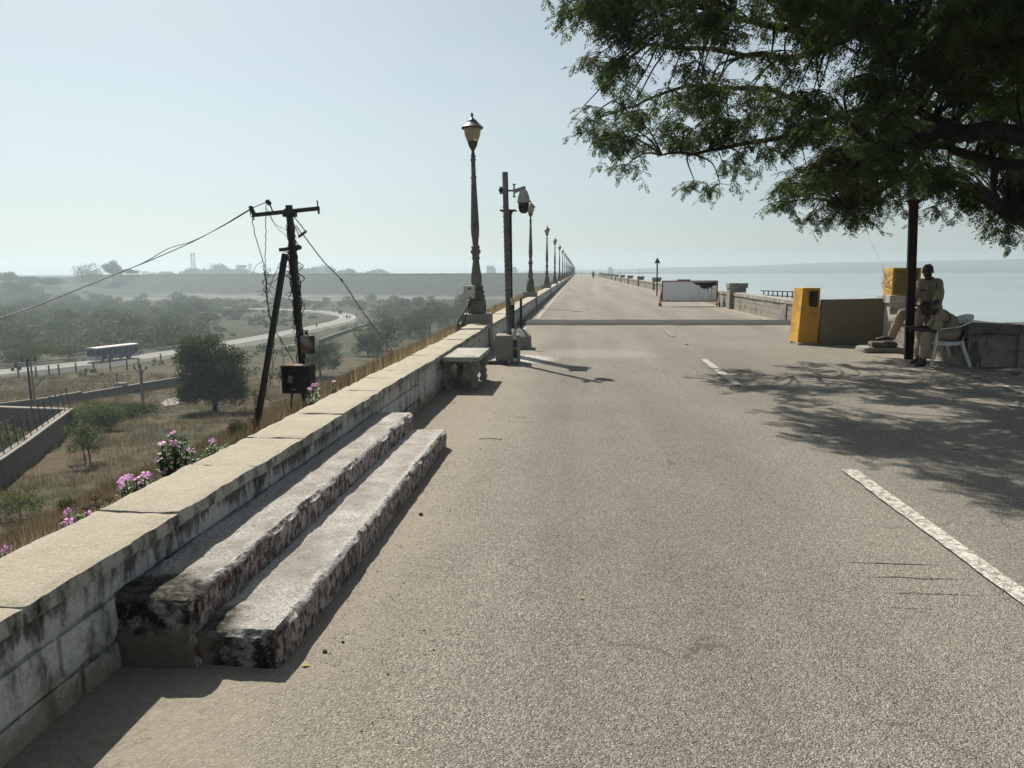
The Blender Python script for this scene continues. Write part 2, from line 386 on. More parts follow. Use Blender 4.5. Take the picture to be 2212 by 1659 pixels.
# ---------------------------------------------------------------- road on the dam
def asphalt(name, base=(0.268, 0.246, 0.207), dark=0.42, dusty=True):
    k = NT(name)
    st = k.vor(150, 'F1', 1); ds = k.vor(150, 'F1', 0)
    bw = k.n('ShaderNodeRGBToBW'); k.put(bw.inputs[0], st)
    g = k.ramp(bw.outputs[0], [(0.08, 0.50), (0.45, 0.86), (0.72, 1.15), (0.93, 1.75)])
    cell = k.ramp(ds, [(0.0, 1.0), (0.55, 0.92), (0.85, dark)])
    col = k.mix(1.0, base, g, 'MULTIPLY'); col = k.mix(1.0, col, cell, 'MULTIPLY')
    # worn and patchy at the scale of the lanes
    blot = k.ramp(k.noise(0.55, 6, 0.6), [(0.30, 0.90), (0.70, 1.09)]); col = k.mix(1.0, col, blot, 'MULTIPLY')
    lane = k.ramp(k.noise(0.5, 4, 0.6, vec=k.map((1.6, 0.10, 1))), [(0.34, 0.92), (0.66, 1.06)]); col = k.mix(1.0, col, lane, 'MULTIPLY')
    h = k.math('SUBTRACT', 1.0, ds)
    xy = k.xyz()
    if dusty:
        wob = k.math('MULTIPLY_ADD', k.noise(1.1, 6, 0.65), 1.5, -0.75)
        xw = k.math('ADD', xy[0], wob)
        dl = k.math('MULTIPLY', k.mrange(xw, -0.45, -1.25), k.mrange(xy[1], 26, 14, 0.25, 1.0))
        dr = k.mrange(xw, 4.9, 6.2)
        dm = k.math('MAXIMUM', dl, dr)
        dm = k.math('MULTIPLY', dm, k.ramp(k.noise(9, 5, 0.7), [(0.30, 0.45), (0.6, 0.95)]))
        dust = k.ramp(k.noise(24, 6, 0.75), [(0.3, (0.195, 0.168, 0.130)), (0.7, (0.285, 0.25, 0.20))])
        col = k.mix(dm, col, dust)
        h = k.math('MULTIPLY', h, k.math('MULTIPLY_ADD', dm, -0.65, 1.0))
        # pale cement wash on the road beside the pole blocks, lime spill under them
        def spot(cx_, cy_, rx, ry, thr, scale=5):
            dx = k.math('DIVIDE', k.math('SUBTRACT', xy[0], cx_), rx); dy = k.math('DIVIDE', k.math('SUBTRACT', xy[1], cy_), ry)
            rr = k.math('SQRT', k.math('ADD', k.math('MULTIPLY', dx, dx), k.math('MULTIPLY', dy, dy)))
            rr = k.math('ADD', rr, k.math('MULTIPLY_ADD', k.noise(scale, 5, 0.65), 1.2, -0.6))
            return k.mrange(rr, 1.0, thr)
        col = k.mix(k.math('MULTIPLY', spot(0.35, 13.6, 1.5, 0.9, 0.55), 0.55), col, (0.30, 0.285, 0.255))
        col = k.mix(k.math('MULTIPLY', spot(-0.7, 10.3, 0.5, 0.5, 0.3), 0.5), col, (0.23, 0.20, 0.16))
        col = k.mix(k.math('MULTIPLY', spot(-1.0, 12.7, 0.75, 0.75, 0.5, 14), k.ramp(k.noise(30, 4, 0.7), [(0.42, 0.0), (0.56, 1.0)])), col, (0.62, 0.60, 0.56))
        # longer wear: polished wheel tracks, dark stains, fine cracks
        tr = k.ramp(k.noise(0.9, 5, 0.6, vec=k.map((1.0, 0.06, 1))), [(0.38, 0.90), (0.62, 1.07)]); col = k.mix(1.0, col, tr, 'MULTIPLY')
        stn = k.ramp(k.noise(0.8, 7, 0.72, vec=k.map((1, 0.7, 1), rot=(0, 0, 0.5))), [(0.60, 0.0), (0.72, 0.42)]); col = k.mix(stn, col, (0.12, 0.108, 0.09))
        dv = k.n('ShaderNodeVectorMath', operation='ADD'); nv = k.n('ShaderNodeTexNoise'); k.put(nv.inputs[0], k.co); nv.inputs['Scale'].default_value = 1.7; nv.inputs['Detail'].default_value = 6
        k.put(dv.inputs[0], k.co); k.put(dv.inputs[1], nv.outputs[1]); ck = k.ramp(k.vor(0.55, 'DISTANCE_TO_EDGE', 0, vec=dv.outputs[0]), [(0.0, 1.0), (0.006, 0.0)])
        col = k.mix(k.math('MULTIPLY', ck, k.ramp(k.noise(0.5, 3), [(0.50, 0.0), (0.58, 0.75)])), col, (0.07, 0.063, 0.055))
        # a few scuffs
        sc = k.ramp(k.noise(1.5, 6, 0.7, vec=k.map((0.35, 2.8, 1))), [(0.66, 0.0), (0.74, 0.6)]); col = k.mix(sc, col, (0.15, 0.135, 0.115))
        # white grit sparkles
    sp = k.ramp(k.vor(37, 'F1', 0), [(0.0, 1.0), (0.055, 0.0)]); sel = k.ramp(k.noise(55, 2), [(0.55, 0.0), (0.6, 0.8)])
    col = k.mix(k.math('MULTIPLY', sp, sel), col, (0.55, 0.53, 0.48))
    hh = k.math('ADD', k.math('ADD', h, k.math('MULTIPLY', k.noise(14, 5, 0.7), 1.1)), k.math('MULTIPLY', k.vor(70), -0.35))
    k.bump(hh, 1.0, 0.0065)
    return k.base(col, 0.9, 0.25)
ASPH = asphalt('asphalt')
nyr = np.concatenate([np.linspace(-25, 0, 6), np.linspace(0.5, 40, 80), np.linspace(45, 606, 60)])
rv = []; rf = []
xs_ = np.linspace(-1.84, 6.5, 30)
for y in nyr:
    for x in xs_: rv.append((x, y, 0.006*float(fnoise(np.array(x), np.array(y), 1.7))))
for i in range(len(nyr)-1):
    for j in range(len(xs_)-1):
        a = i*len(xs_)+j; rf.append((a, a+1, a+1+len(xs_), a+len(xs_)))
road = raw('road', rv, rf, ASPH, smooth=True); setting(road)
# the paved corner under the tree, where the right-hand wall turns away
k = NT('packed_earth')
c = k.ramp(k.noise(5, 6, 0.7), [(0.3, (0.075, 0.062, 0.048)), (0.7, (0.16, 0.135, 0.10))]); k.bump(k.noise(30, 5, 0.7), 0.8, 0.01)
setting(MB().box2((6.49, -25, -0.03), (30, 12.0, 0.004)).build('dirt_verge', k.base(c, 0.95, 0.1)))
# the road carries on along the far arm of the dam
p0, p1 = FAR_A, FAR_B
q = MB()
for s0, s1 in ((-40, 620),):
    a = p0+_fd*s0; b = p0+_fd*s1
    n3 = _fn
    q.add([(*(a+n3*3), 0.03), (*(b+n3*3), 0.03), (*(b-n3*6), 0.03), (*(a-n3*6), 0.03)], [(0, 1, 2, 3)])
setting(q.build('far_road', ASPH))

# painted lines
k = NT('road_paint')
wear = k.ramp(k.noise(26, 6, 0.75), [(0.40, 0.0), (0.56, 1.0)]); crack = k.ramp(k.vor(9, 'DISTANCE_TO_EDGE', 0, vec=k.map((1, 2.6, 1))), [(0.0, 0.25), (0.035, 1.0)])
c = k.mix(k.math('MULTIPLY', wear, crack), (0.18, 0.165, 0.138), (0.52, 0.505, 0.455)); k.bump(k.vor(85), 0.7, 0.008)
PAINT = k.base(c, 0.85, 0.25)
k = NT('road_paint_worn')
wear = k.ramp(k.noise(7, 6, 0.8), [(0.46, 0.0), (0.58, 1.0)])
c = k.mix(wear, (0.155, 0.142, 0.12), (0.52, 0.50, 0.45)); k.bump(k.vor(85), 0.7, 0.008)
PAINTW = k.base(c, 0.88, 0.25)
k = NT('road_paint_faded')
wear = k.ramp(k.noise(5, 6, 0.85), [(0.48, 0.0), (0.66, 0.8)])
PAINTF = k.base(k.mix(wear, (0.185, 0.170, 0.142), (0.36, 0.34, 0.30)), 0.9, 0.2)
def stripe(x0, x1, y0, y1, w, z=0.012, m=None, nm='lane_marking'):
    n = max(2, int((y1-y0)/0.12)) if y1-y0 < 40 else 120
    vs = []; fs = []
    for i in range(n+1):
        t = i/n; y = y0+(y1-y0)*t; x = x0+(x1-x0)*t
        e1 = 0.012*mnoise.noise(Vector((y*7, 1.3, 0))); e2 = 0.012*mnoise.noise(Vector((y*7, 9.3, 4)))
        vs += [(x-w/2+e1, y, z), (x+w/2+e2, y, z)]
    for i in range(n): fs.append((2*i, 2*i+1, 2*i+3, 2*i+2))
    return setting(MB().add(vs, fs).build(nm, m or PAINT))
stripe(2.135, 2.135, 1.4, 5.62, 0.115)
stripe(2.20, 2.24, 9.85, 12.75, 0.115)
stripe(2.30, 2.36, 17.3, 20.4, 0.11, m=PAINTF)
for i in range(3): stripe(2.4, 2.45, 27+i*7.6, 29.8+i*7.6, 0.10, m=PAINTF)
stripe(-1.33, -1.36, 23.4, 120, 0.15, m=PAINTW)
stripe(-1.45, -1.40, 17.6, 20.2, 0.13, m=PAINTW)
stripe(5.42, 6.02, 7.6, 12.2, 0.13, m=PAINTW)
stripe(6.0, 5.9, 22.5, 110, 0.11, m=PAINTW)
# tarmac hump across the road
hv = []; hf = []; nxh = 60; prof = [(-0.95, 0.001), (-0.88, 0.028), (-0.72, 0.055), (-0.4, 0.070), (0, 0.072), (0.4, 0.062), (0.75, 0.045), (1.0, 0.02), (1.2, 0.003)]
for i in range(nxh+1):
    x = -1.75+8.15*i/nxh
    for (yy, zz) in prof:
        w = 0.12*mnoise.noise(Vector((x*1.5, yy, 0)))+0.05*mnoise.noise(Vector((x*6, yy, 3)))
        hv.append((x, 21.9+yy+w+0.04*x, zz+0.012*mnoise.noise(Vector((x*4, yy*4, 8)))+0.004))
for i in range(nxh):
    for j in range(len(prof)-1):
        a = i*len(prof)+j; hf.append((a, a+1, a+1+len(prof), a+len(prof)))
HUMP = asphalt('hump_tarmac', (0.064, 0.061, 0.056), 0.42, False)
setting(MB().add(hv, hf).build('road_hump', HUMP, smooth=True))
# raised tarmac ridges in the right lane
for (xa, xb, y_) in ((1.35, 2.0, 3.78), (1.42, 2.03, 3.6), (1.42, 2.05, 3.42), (1.35, 1.72, 3.25)):
    pts = [(xa+(xb-xa)*t/14, y_+0.012*mnoise.noise(Vector((t*1.1, y_*9, 0))), -0.004+0.0025*mnoise.noise(Vector((t*0.9, y_*5, 4)))) for t in range(15)]
    setting(MB().tube(pts, [0.002+0.0055*math.sin(math.pi*t/14) for t in range(15)], 8).build('tarmac_ridge', ASPH, smooth=True))
# ---------------------------------------------------------------- stone materials
def old_paint(name, stone1, stone2, paint, black=(0.018, 0.018, 0.017), red=None, white_amt=0.5, black_amt=0.62, low=None, streak=True):
    """weathered masonry: flaking lime wash, black mould running down, traces of red paint"""
    k = NT(name)
    c = k.ramp(k.noise(11, 6, 0.7), [(0.3, stone1), (0.7, stone2)])
    pv = k.map((1, 1, 0.55)) if streak else k.co
    w = k.ramp(k.noise(6.5, 7, 0.72, vec=pv), [(white_amt-0.05, 0.0), (white_amt+0.07, 1.0)])
    c = k.mix(k.math('MULTIPLY', w, k.ramp(k.noise(40, 4, 0.7), [(0.3, 0.55), (0.6, 0.95)])), c, paint)
    if red is not None:
        rr = k.ramp(k.noise(4.2, 6, 0.7, vec=pv), [(0.52, 0.0), (0.60, 0.85)]); c = k.mix(k.math('MULTIPLY', rr, k.ramp(k.noise(33, 4, 0.75), [(0.4, 0.2), (0.55, 1.0)])), c, red)
    b = k.ramp(k.noise(3.4, 8, 0.75, vec=k.map((1, 1, 0.30)) if streak else k.co), [(black_amt-0.03, 0.0), (black_amt+0.09, 0.85)])
    c = k.mix(b, c, black)
    if low is not None:
        z = k.xyz()[2]; yb_ = k.math('ADD', z, k.math('MULTIPLY_ADD', k.noise(4, 6, 0.75, vec=k.map((1, 1.4, 0.4))), 0.7, -0.35))
        c = k.mix(k.math('MULTIPLY', k.math('MULTIPLY', k.mrange(yb_, 0.33, 0.42), k.mrange(k.xyz()[1], 7.5, 5.0, 0.25, 1.0)), 0.8), c, (0.03, 0.021, 0.020))                       # damp yellowed band above the ground
        z = k.xyz()[2]
        lo = k.mrange(k.math('ADD', z, k.math('MULTIPLY_ADD', k.noise(8, 5, 0.7), 0.4, -0.2)), 0.17, 0.05)
        c = k.mix(k.math('MULTIPLY', lo, 0.7), c, low)
    crk = k.ramp(k.vor(7, 'DISTANCE_TO_EDGE', 0, vec=k.map((1, 1, 1.6))), [(0.0, 0.55), (0.012, 1.0)])
    c = k.mix(1.0, c, crk, 'MULTIPLY')
    k.bump(k.math('ADD', k.noise(28, 6, 0.75), k.math('MULTIPLY', w, 0.25)), 0.75, 0.012)
    return k.base(c, 0.92, 0.15)
WALLM = old_paint('limewashed_stone', (0.15, 0.147, 0.14), (0.25, 0.245, 0.235), (0.58, 0.575, 0.57), white_amt=0.40, black_amt=0.57, low=(0.20, 0.165, 0.09))
def granite(name, a, b, speck=(0.52, 0.49, 0.41), side=True):
    k = NT(name)
    c = k.ramp(k.noise(3.0, 7, 0.7), [(0.3, a), (0.7, b)])
    c = k.mix(k.ramp(k.noise(70, 5, 0.8), [(0.50, 0.0), (0.68, 0.8)]), c, speck)
    c = k.mix(k.ramp(k.noise(95, 3, 0.7, vec=k.map((1, 1, 1), rot=(1, 2, 0))), [(0.58, 0.0), (0.70, 0.55)]), c, (0.09, 0.08, 0.065))
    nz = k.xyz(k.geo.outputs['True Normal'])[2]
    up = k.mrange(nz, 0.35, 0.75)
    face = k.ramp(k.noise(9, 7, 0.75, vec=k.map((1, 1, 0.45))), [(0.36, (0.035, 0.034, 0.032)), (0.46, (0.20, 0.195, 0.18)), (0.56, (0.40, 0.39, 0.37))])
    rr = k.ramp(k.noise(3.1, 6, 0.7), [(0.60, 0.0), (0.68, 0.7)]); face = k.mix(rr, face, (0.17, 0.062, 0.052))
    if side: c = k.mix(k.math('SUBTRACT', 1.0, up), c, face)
    k.bump(k.math('ADD', k.noise(42, 6, 0.75), k.math('MULTIPLY', k.noise(9, 4), 0.8)), 0.9, 0.012)
    return k.base(c, 0.9, 0.2)
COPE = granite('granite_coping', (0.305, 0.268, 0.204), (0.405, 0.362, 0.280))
CONC = mat_var('grey_concrete', (0.20, 0.19, 0.17), (0.29, 0.275, 0.25), 3, 0.92, 0.15, bump=0.5, bscale=45, dirt=(0.12, 0.11, 0.095), dscale=2.2)
CONCL = mat_var('pale_concrete', (0.30, 0.285, 0.25), (0.40, 0.38, 0.335), 4, 0.92, 0.15, bump=0.5, bscale=55, dirt=(0.20, 0.185, 0.15), dscale=2.6)

# ---------------------------------------------------------------- low parapet on the left
PX = -1.80
par = thing('parapet_wall', 'low limewashed stone parapet with granite coping running along the left edge of the road', 'wall', (PX-0.15, 8, 0))
b = MB(); seed = 0
# courses of dressed stone under the coping (near part)
y = -1.2
rows = [(0.30, 0.425), (0.12, 0.295), (-0.06, 0.115)]
for (za, zb) in rows:
    y = -1.2+random.uniform(-.3, 0)
    while y < 13.0:
        L = random.uniform(0.45, 0.95); y2 = min(y+L, 13.02)
        if y2-y > 0.1:
            off = random.uniform(-0.006, 0.008)
            b.rough((PX-0.30, y+0.004, za), (PX+off, y2-0.004, zb-0.003), 0.11 if y < 8 else 0.25, 0.006, 5, seed=y+za*9, rnd=0.006)
        y = y2
b.box2((PX-0.28, -1.3, -0.5), (PX-0.02, 13.0, 0.42))
# wall beyond the first lamp: panels between pedestals
for i in range(36):
    ya = 13.0 if i == 0 else 14.75+16.55*(i-1); yb = 14.2 if i == 0 else ya+15.95
    top = 0.455 if i == 0 else 0.42
    if i < 5:
        n = max(1, int((yb-ya)/1.6))
        for j in range(n):
            b.rough((PX-0.30, ya+(yb-ya)*j/n+0.006, -0.5), (PX+0.02+random.uniform(-.006, .006), ya+(yb-ya)*(j+1)/n-0.006, top), 0.3, 0.006, 3, seed=i*3+j)
    else: b.box2((PX-0.30, ya, -0.5), (PX+0.02, yb, top))
    if ya > 560: break
for (ya, yb) in ((7.85, 8.75),): b.rough((PX-0.1, ya, -0.05), (PX+0.018, yb, 0.415), 0.15, 0.004, 4, seed=3)
b.build('wall_body', WALLM, par, auto=40)
c = MB(); y = -1.2
while y < 13.0:
    L = random.choice([0.55, 0.68, 0.78, 0.9, 1.05]); y2 = min(y+L, 13.0)
    if 13.0-y2 < 0.3: y2 = 13.0
    dz = random.uniform(-0.004, 0.004); dx = random.uniform(-0.006, 0.006)
    st = 0.035 if y < 5.5 else 0.07
    c.rough((PX-0.345, y+0.004, 0.428+dz), (PX+0.05+dx, y2-0.004, 0.500+dz), st, 0.004, 8, seed=y*3.1, rnd=0.006)
    y = y2
for i in range(36):
    ya = 13.0 if i == 0 else 14.75+16.55*(i-1); yb = 14.2 if i == 0 else ya+15.95
    z0 = 0.458 if i == 0 else 0.423
    if i < 5:
        n = max(1, int((yb-ya)/1.1))
        for j in range(n):
            dz = random.uniform(-0.006, 0.006)
            c.rough((PX-0.36, ya+(yb-ya)*j/n+0.004, z0+dz), (PX+0.07, ya+(yb-ya)*(j+1)/n-0.004, z0+0.075+dz), 0.14, 0.006, 4, seed=i+j*2.3, rnd=0.008)
    else: c.box2((PX-0.36, ya, z0), (PX+0.07, yb, z0+0.075))
    if ya > 560: break
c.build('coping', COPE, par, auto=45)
# parapet of the far arm of the dam, a thin line at this distance
far_par = MB(); a = p0+_fn*3.2-_fd*10; e = p0+_fd*612+_fn*3.2
far_par.bar((a[0], a[1], 0.24), (e[0], e[1], 0.24), 0.45, 0.48)
tag(far_par.build('parapet_wall', CONC), 'long thin parapet line along the crest of the far grassy dam arm', 'wall')

# ---------------------------------------------------------------- the two worn steps
k = NT('worn_painted_step')
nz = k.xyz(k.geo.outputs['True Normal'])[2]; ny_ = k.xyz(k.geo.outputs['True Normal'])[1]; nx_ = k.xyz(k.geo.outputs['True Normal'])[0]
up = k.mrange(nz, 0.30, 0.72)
top = k.ramp(k.noise(6, 6, 0.7), [(0.3, (0.235, 0.210, 0.178)), (0.7, (0.37, 0.338, 0.295))])
fl = k.ramp(k.noise(75, 7, 0.85), [(0.44, 0.0), (0.53, 1.0)]); amt = k.ramp(k.noise(3.2, 6, 0.7), [(0.40, 0.12), (0.66, 0.85)])
xs1 = k.math('ADD', k.xyz()[0], k.math('MULTIPLY_ADD', k.noise(9, 5, 0.7), 0.10, -0.05))
band = lambda c0, w: k.mrange(k.math('ABSOLUTE', k.math('SUBTRACT', xs1, c0)), w, w*0.3)
rim = k.math('MAXIMUM', k.math('MAXIMUM', band(-1.465, 0.075), band(-1.155, 0.08)), band(-1.80, 0.12))
amt = k.math('MAXIMUM', amt, k.math('MULTIPLY', rim, 0.95))
top = k.mix(k.math('MULTIPLY', fl, amt), top, (0.70, 0.685, 0.66))
top = k.mix(k.ramp(k.noise(85, 5, 0.8, vec=k.map((1, 1, 1), rot=(1, 1, 1))), [(0.56, 0.0), (0.64, 0.85)]), top, (0.055, 0.05, 0.045))
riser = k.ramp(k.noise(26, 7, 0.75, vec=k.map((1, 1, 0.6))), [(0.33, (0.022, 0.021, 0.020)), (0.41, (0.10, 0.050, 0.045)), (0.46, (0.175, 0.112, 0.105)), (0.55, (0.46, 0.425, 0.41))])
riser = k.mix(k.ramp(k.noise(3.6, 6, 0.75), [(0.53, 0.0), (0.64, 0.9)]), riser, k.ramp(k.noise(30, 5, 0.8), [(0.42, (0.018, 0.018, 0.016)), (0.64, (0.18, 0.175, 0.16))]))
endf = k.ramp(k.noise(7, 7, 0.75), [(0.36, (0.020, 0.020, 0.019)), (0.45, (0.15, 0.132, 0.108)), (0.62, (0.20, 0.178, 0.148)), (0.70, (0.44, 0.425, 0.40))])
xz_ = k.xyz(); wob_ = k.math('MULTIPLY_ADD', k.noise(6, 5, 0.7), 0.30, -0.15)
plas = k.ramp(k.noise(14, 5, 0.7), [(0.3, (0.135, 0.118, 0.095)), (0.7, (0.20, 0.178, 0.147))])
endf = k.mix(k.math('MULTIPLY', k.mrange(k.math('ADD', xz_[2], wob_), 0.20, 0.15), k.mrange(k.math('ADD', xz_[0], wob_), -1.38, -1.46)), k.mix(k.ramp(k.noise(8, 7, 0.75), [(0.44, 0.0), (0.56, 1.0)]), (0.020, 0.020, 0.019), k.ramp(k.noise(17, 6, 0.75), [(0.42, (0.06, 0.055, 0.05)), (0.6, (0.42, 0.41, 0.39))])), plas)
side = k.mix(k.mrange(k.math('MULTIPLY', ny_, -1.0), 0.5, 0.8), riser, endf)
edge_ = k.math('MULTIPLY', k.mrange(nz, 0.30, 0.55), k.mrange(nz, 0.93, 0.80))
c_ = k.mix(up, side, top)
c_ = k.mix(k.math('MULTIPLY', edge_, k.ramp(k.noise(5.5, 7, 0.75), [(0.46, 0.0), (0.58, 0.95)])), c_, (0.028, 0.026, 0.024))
xyz_ = k.xyz()
nearend = k.mrange(k.math('ADD', xyz_[1], k.math('MULTIPLY_ADD', k.noise(7, 5, 0.7), 0.5, -0.25)), 2.76, 2.58)
c_ = k.mix(k.math('MULTIPLY', k.math('MULTIPLY', nearend, up), k.mrange(xyz_[0], -1.28, -1.42)), c_, k.ramp(k.noise(22, 5, 0.75), [(0.42, (0.022, 0.021, 0.02)), (0.7, (0.20, 0.18, 0.15))]))
k.bump(k.math('ADD', k.noise(34, 7, 0.8), k.math('MULTIPLY', k.noise(120, 3, 0.7), 0.35)), 1.0, 0.016)
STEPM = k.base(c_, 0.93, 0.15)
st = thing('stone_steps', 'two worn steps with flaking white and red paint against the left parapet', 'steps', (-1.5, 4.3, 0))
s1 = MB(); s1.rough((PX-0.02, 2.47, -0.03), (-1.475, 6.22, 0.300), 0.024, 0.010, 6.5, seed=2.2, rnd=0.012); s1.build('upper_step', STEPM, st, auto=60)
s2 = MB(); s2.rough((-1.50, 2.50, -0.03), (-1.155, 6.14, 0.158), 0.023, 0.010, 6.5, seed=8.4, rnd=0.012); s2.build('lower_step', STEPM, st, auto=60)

# ---------------------------------------------------------------- stone bench with scrolled legs
bn = thing('stone_bench', 'pale stone bench on four scrolled legs against the left parapet', 'bench', (-1.53, 9.8, 0))
t_ = MB(); t_.box2((-1.765, 9.12, 0.392), (-1.275, 10.30, 0.452)); t_.build('seat', CONCL, bn, bevel=0.006)
prof = [(0.085, 0.39), (0.115, 0.33), (0.118, 0.27), (0.095, 0.22), (0.070, 0.19), (0.085, 0.165), (0.098, 0.14), (0.080, 0.11), (0.092, 0.08), (0.100, 0.05), (0.085, 0.02), (0.080, -0.02)]
prof2 = [(-0.005, -0.02), (-0.010, 0.04), (0.012, 0.08), (-0.008, 0.13), (-0.016, 0.18), (0.006, 0.24), (0.020, 0.29), (-0.005, 0.34), (-0.05, 0.375), (-0.06, 0.39)]
for yb in (9.22, 10.10):
    ap = MB(); ap.prism([(-0.17, 0.392), (0.17, 0.392), (0.15, 0.36), (0.07, 0.345), (-0.07, 0.345), (-0.15, 0.36)], lambda u, v, d: (-1.52+u, d, v), yb+0.012, yb+0.088)
    ap.build('apron', CONC, bn)
    for sx in (1, -1):
        L = MB(); pts = [(p[0], p[1]) for p in prof]+[(p[0], p[1]) for p in prof2]
        if sx < 0: pts = pts[::-1]
        L.prism(pts, lambda u, v, d, sx=sx: (-1.52+sx*(0.125+u), d, v), yb, yb+0.10); L.build('leg', CONC, bn, bevel=0.006)

# ---------------------------------------------------------------- lamp standards
IRON = mat_var('grey_painted_iron', (0.10, 0.098, 0.088), (0.165, 0.16, 0.145), 9, 0.6, 0.35, bump=0.25, bscale=50, dirt=(0.07, 0.06, 0.05), dscale=5)
DARKIRON = mat_var('dark_green_metal', (0.030, 0.038, 0.036), (0.055, 0.064, 0.060), 7, 0.45, 0.45, dirt=(0.08, 0.075, 0.065), dscale=4)
k = NT('yellowed_globe'); cg = k.ramp(k.noise(6, 4), [(0.3, (0.36, 0.315, 0.17)), (0.7, (0.44, 0.39, 0.225))]); k.base(cg, 0.35, 0.4); k.b.inputs['Transmission Weight'].default_value = 0.15
GLOBE = k.m
STEEL = mat_var('galvanised_steel', (0.19, 0.195, 0.195), (0.27, 0.275, 0.27), 8, 0.5, 0.4, 0.3, dirt=(0.12, 0.11, 0.10))
BLACKP = mat_var('black_plastic', (0.012, 0.012, 0.013), (0.022, 0.022, 0.023), 8, 0.45, 0.4)
WHITEP = mat_var('grey_white_enamel', (0.42, 0.42, 0.40), (0.52, 0.52, 0.49), 5, 0.5, 0.4, dirt=(0.28, 0.26, 0.22), dscale=4)
LB = 0.73
col_prof = [(0.115, 1.18), (0.14, 1.20), (0.14, 1.24), (0.10, 1.27), (0.112, 1.36), (0.108, 1.44), (0.085, 1.58), (0.066, 1.73), (0.060, 1.76), (0.080, 1.775), (0.086, 1.80), (0.070, 1.82), (0.076, 1.88), (0.084, 1.90), (0.084, 1.95), (0.076, 1.975), (0.090, 2.01), (0.086, 2.03), (0.060, 2.05), (0.062, 2.12), (0.080, 2.26), (0.086, 2.38), (0.078, 2.60), (0.064, 2.95), (0.054, 3.20), (0.048, 3.33), (0.060, 3.345), (0.060, 3.365), (0.046, 3.38), (0.043, 3.66), (0.056, 3.675), (0.054, 3.70), (0.038, 3.72)]
def lamp_parts(root, lod=0):
    p = MB(); p.box2((-0.30, -0.27, -0.6), (0.285, 0.27, 0.70)); p.box2((-0.38, -0.20, -0.6), (-0.302, 0.27, 0.52)); p.build('pedestal', CONC, root, bevel=0.012)
    q = MB(); q.lathe([(0.165, 0.702), (0.170, 0.74), (0.170, 0.96), (0.150, 0.985), (0.158, 1.02), (0.155, 1.06), (0.13, 1.09), (0.15, 1.12), (0.145, 1.16), (0.115, 1.18)], 16, sq=True)
    for a in range(4):
        w = a*math.pi/2; cs, sn = math.cos(w), math.sin(w)
        arc = [(-0.07, 0.0), (-0.07, 0.10), (-0.05, 0.15), (0, 0.17), (0.05, 0.15), (0.07, 0.10), (0.07, 0.0)]
        q.tube([(cs*0.172-sn*u, sn*0.172+cs*u, 0.75+v) for u, v in arc], 0.009, 5)
    q.build('base', IRON, root, auto=35)
    cc = MB(); cc.lathe(col_prof, 24, flute=0.10)
    for a in range(4):
        w = a*math.pi/2+math.pi/2; cx_, sy_ = math.cos(w), math.sin(w)
        ring = [(cx_*0.088-sy_*0.028*math.cos(t*0.9), sy_*0.088+cx_*0.028*math.cos(t*0.9), 1.925+0.028*math.sin(t*0.9)) for t in range(8)]
        cc.tube(ring, 0.010, 6)
    cc.build('column', IRON, root, auto=35)
    d = MB(); d.lathe([(0.036, 3.71), (0.044, 3.73), (0.044, 3.77), (0.034, 3.79), (0.040, 3.80), (0.030, 3.82), (0.032, 3.86), (0.060, 3.905), (0.088, 3.96), (0.100, 4.01), (0.103, 4.025)], 20)
    for a in range(3): d.bar((0.03*math.cos(a*2.1), 0.03*math.sin(a*2.1), 3.75), (0.065*math.cos(a*2.1), 0.065*math.sin(a*2.1), 3.75), 0.012, 0.012)
    d.build('lamp_cup', DARKIRON, root, auto=40)
    g = MB(); g.lathe([(0.098, 4.02), (0.125, 4.07), (0.150, 4.14), (0.163, 4.20), (0.168, 4.27), (0.166, 4.285)], 24); g.build('globe', GLOBE, root, smooth=True)
    h = MB(); h.lathe([(0.165, 4.262), (0.205, 4.264), (0.216, 4.276), (0.216, 4.290), (0.195, 4.306), (0.150, 4.35), (0.098, 4.405), (0.096, 4.414), (0.070, 4.43), (0.040, 4.462), (0.018, 4.474), (0.016, 4.49), (0.026, 4.505), (0.028, 4.522), (0.020, 4.545), (0.006, 4.572)], 28); h.build('cap', DARKIRON, root, auto=50)
LG = 'lamp standards in a row along the left parapet'
lx, ly, sp = -2.03, 14.48, 16.55
lamp = thing('lamp_post', 'nearest and tallest-looking lamp standard, with a white meter box strapped to its base', 'lamp post', (0, 0, 0), LG)
lamp_parts(lamp)
labels = ['second lamp standard, its lantern half hidden behind the dome camera', 'third lamp standard of the row, slim and clear just right of the dome camera', 'fourth lamp standard from the front on the left parapet', 'fifth lamp standard from the front on the left parapet', 'sixth lamp standard from the front on the left parapet']
for i in range(1, 10):
    lab = labels[i-1] if i <= 5 else 'small lamp standard among the crowded far end of the row, near the vanishing point'
    dup(lamp, (lx, ly+sp*i, 0), None, lab)
lamp.location = (lx, ly, 0); lamp.rotation_euler = (0, R(-0.9), 0); lamp.scale = (1, 1, 1.018)
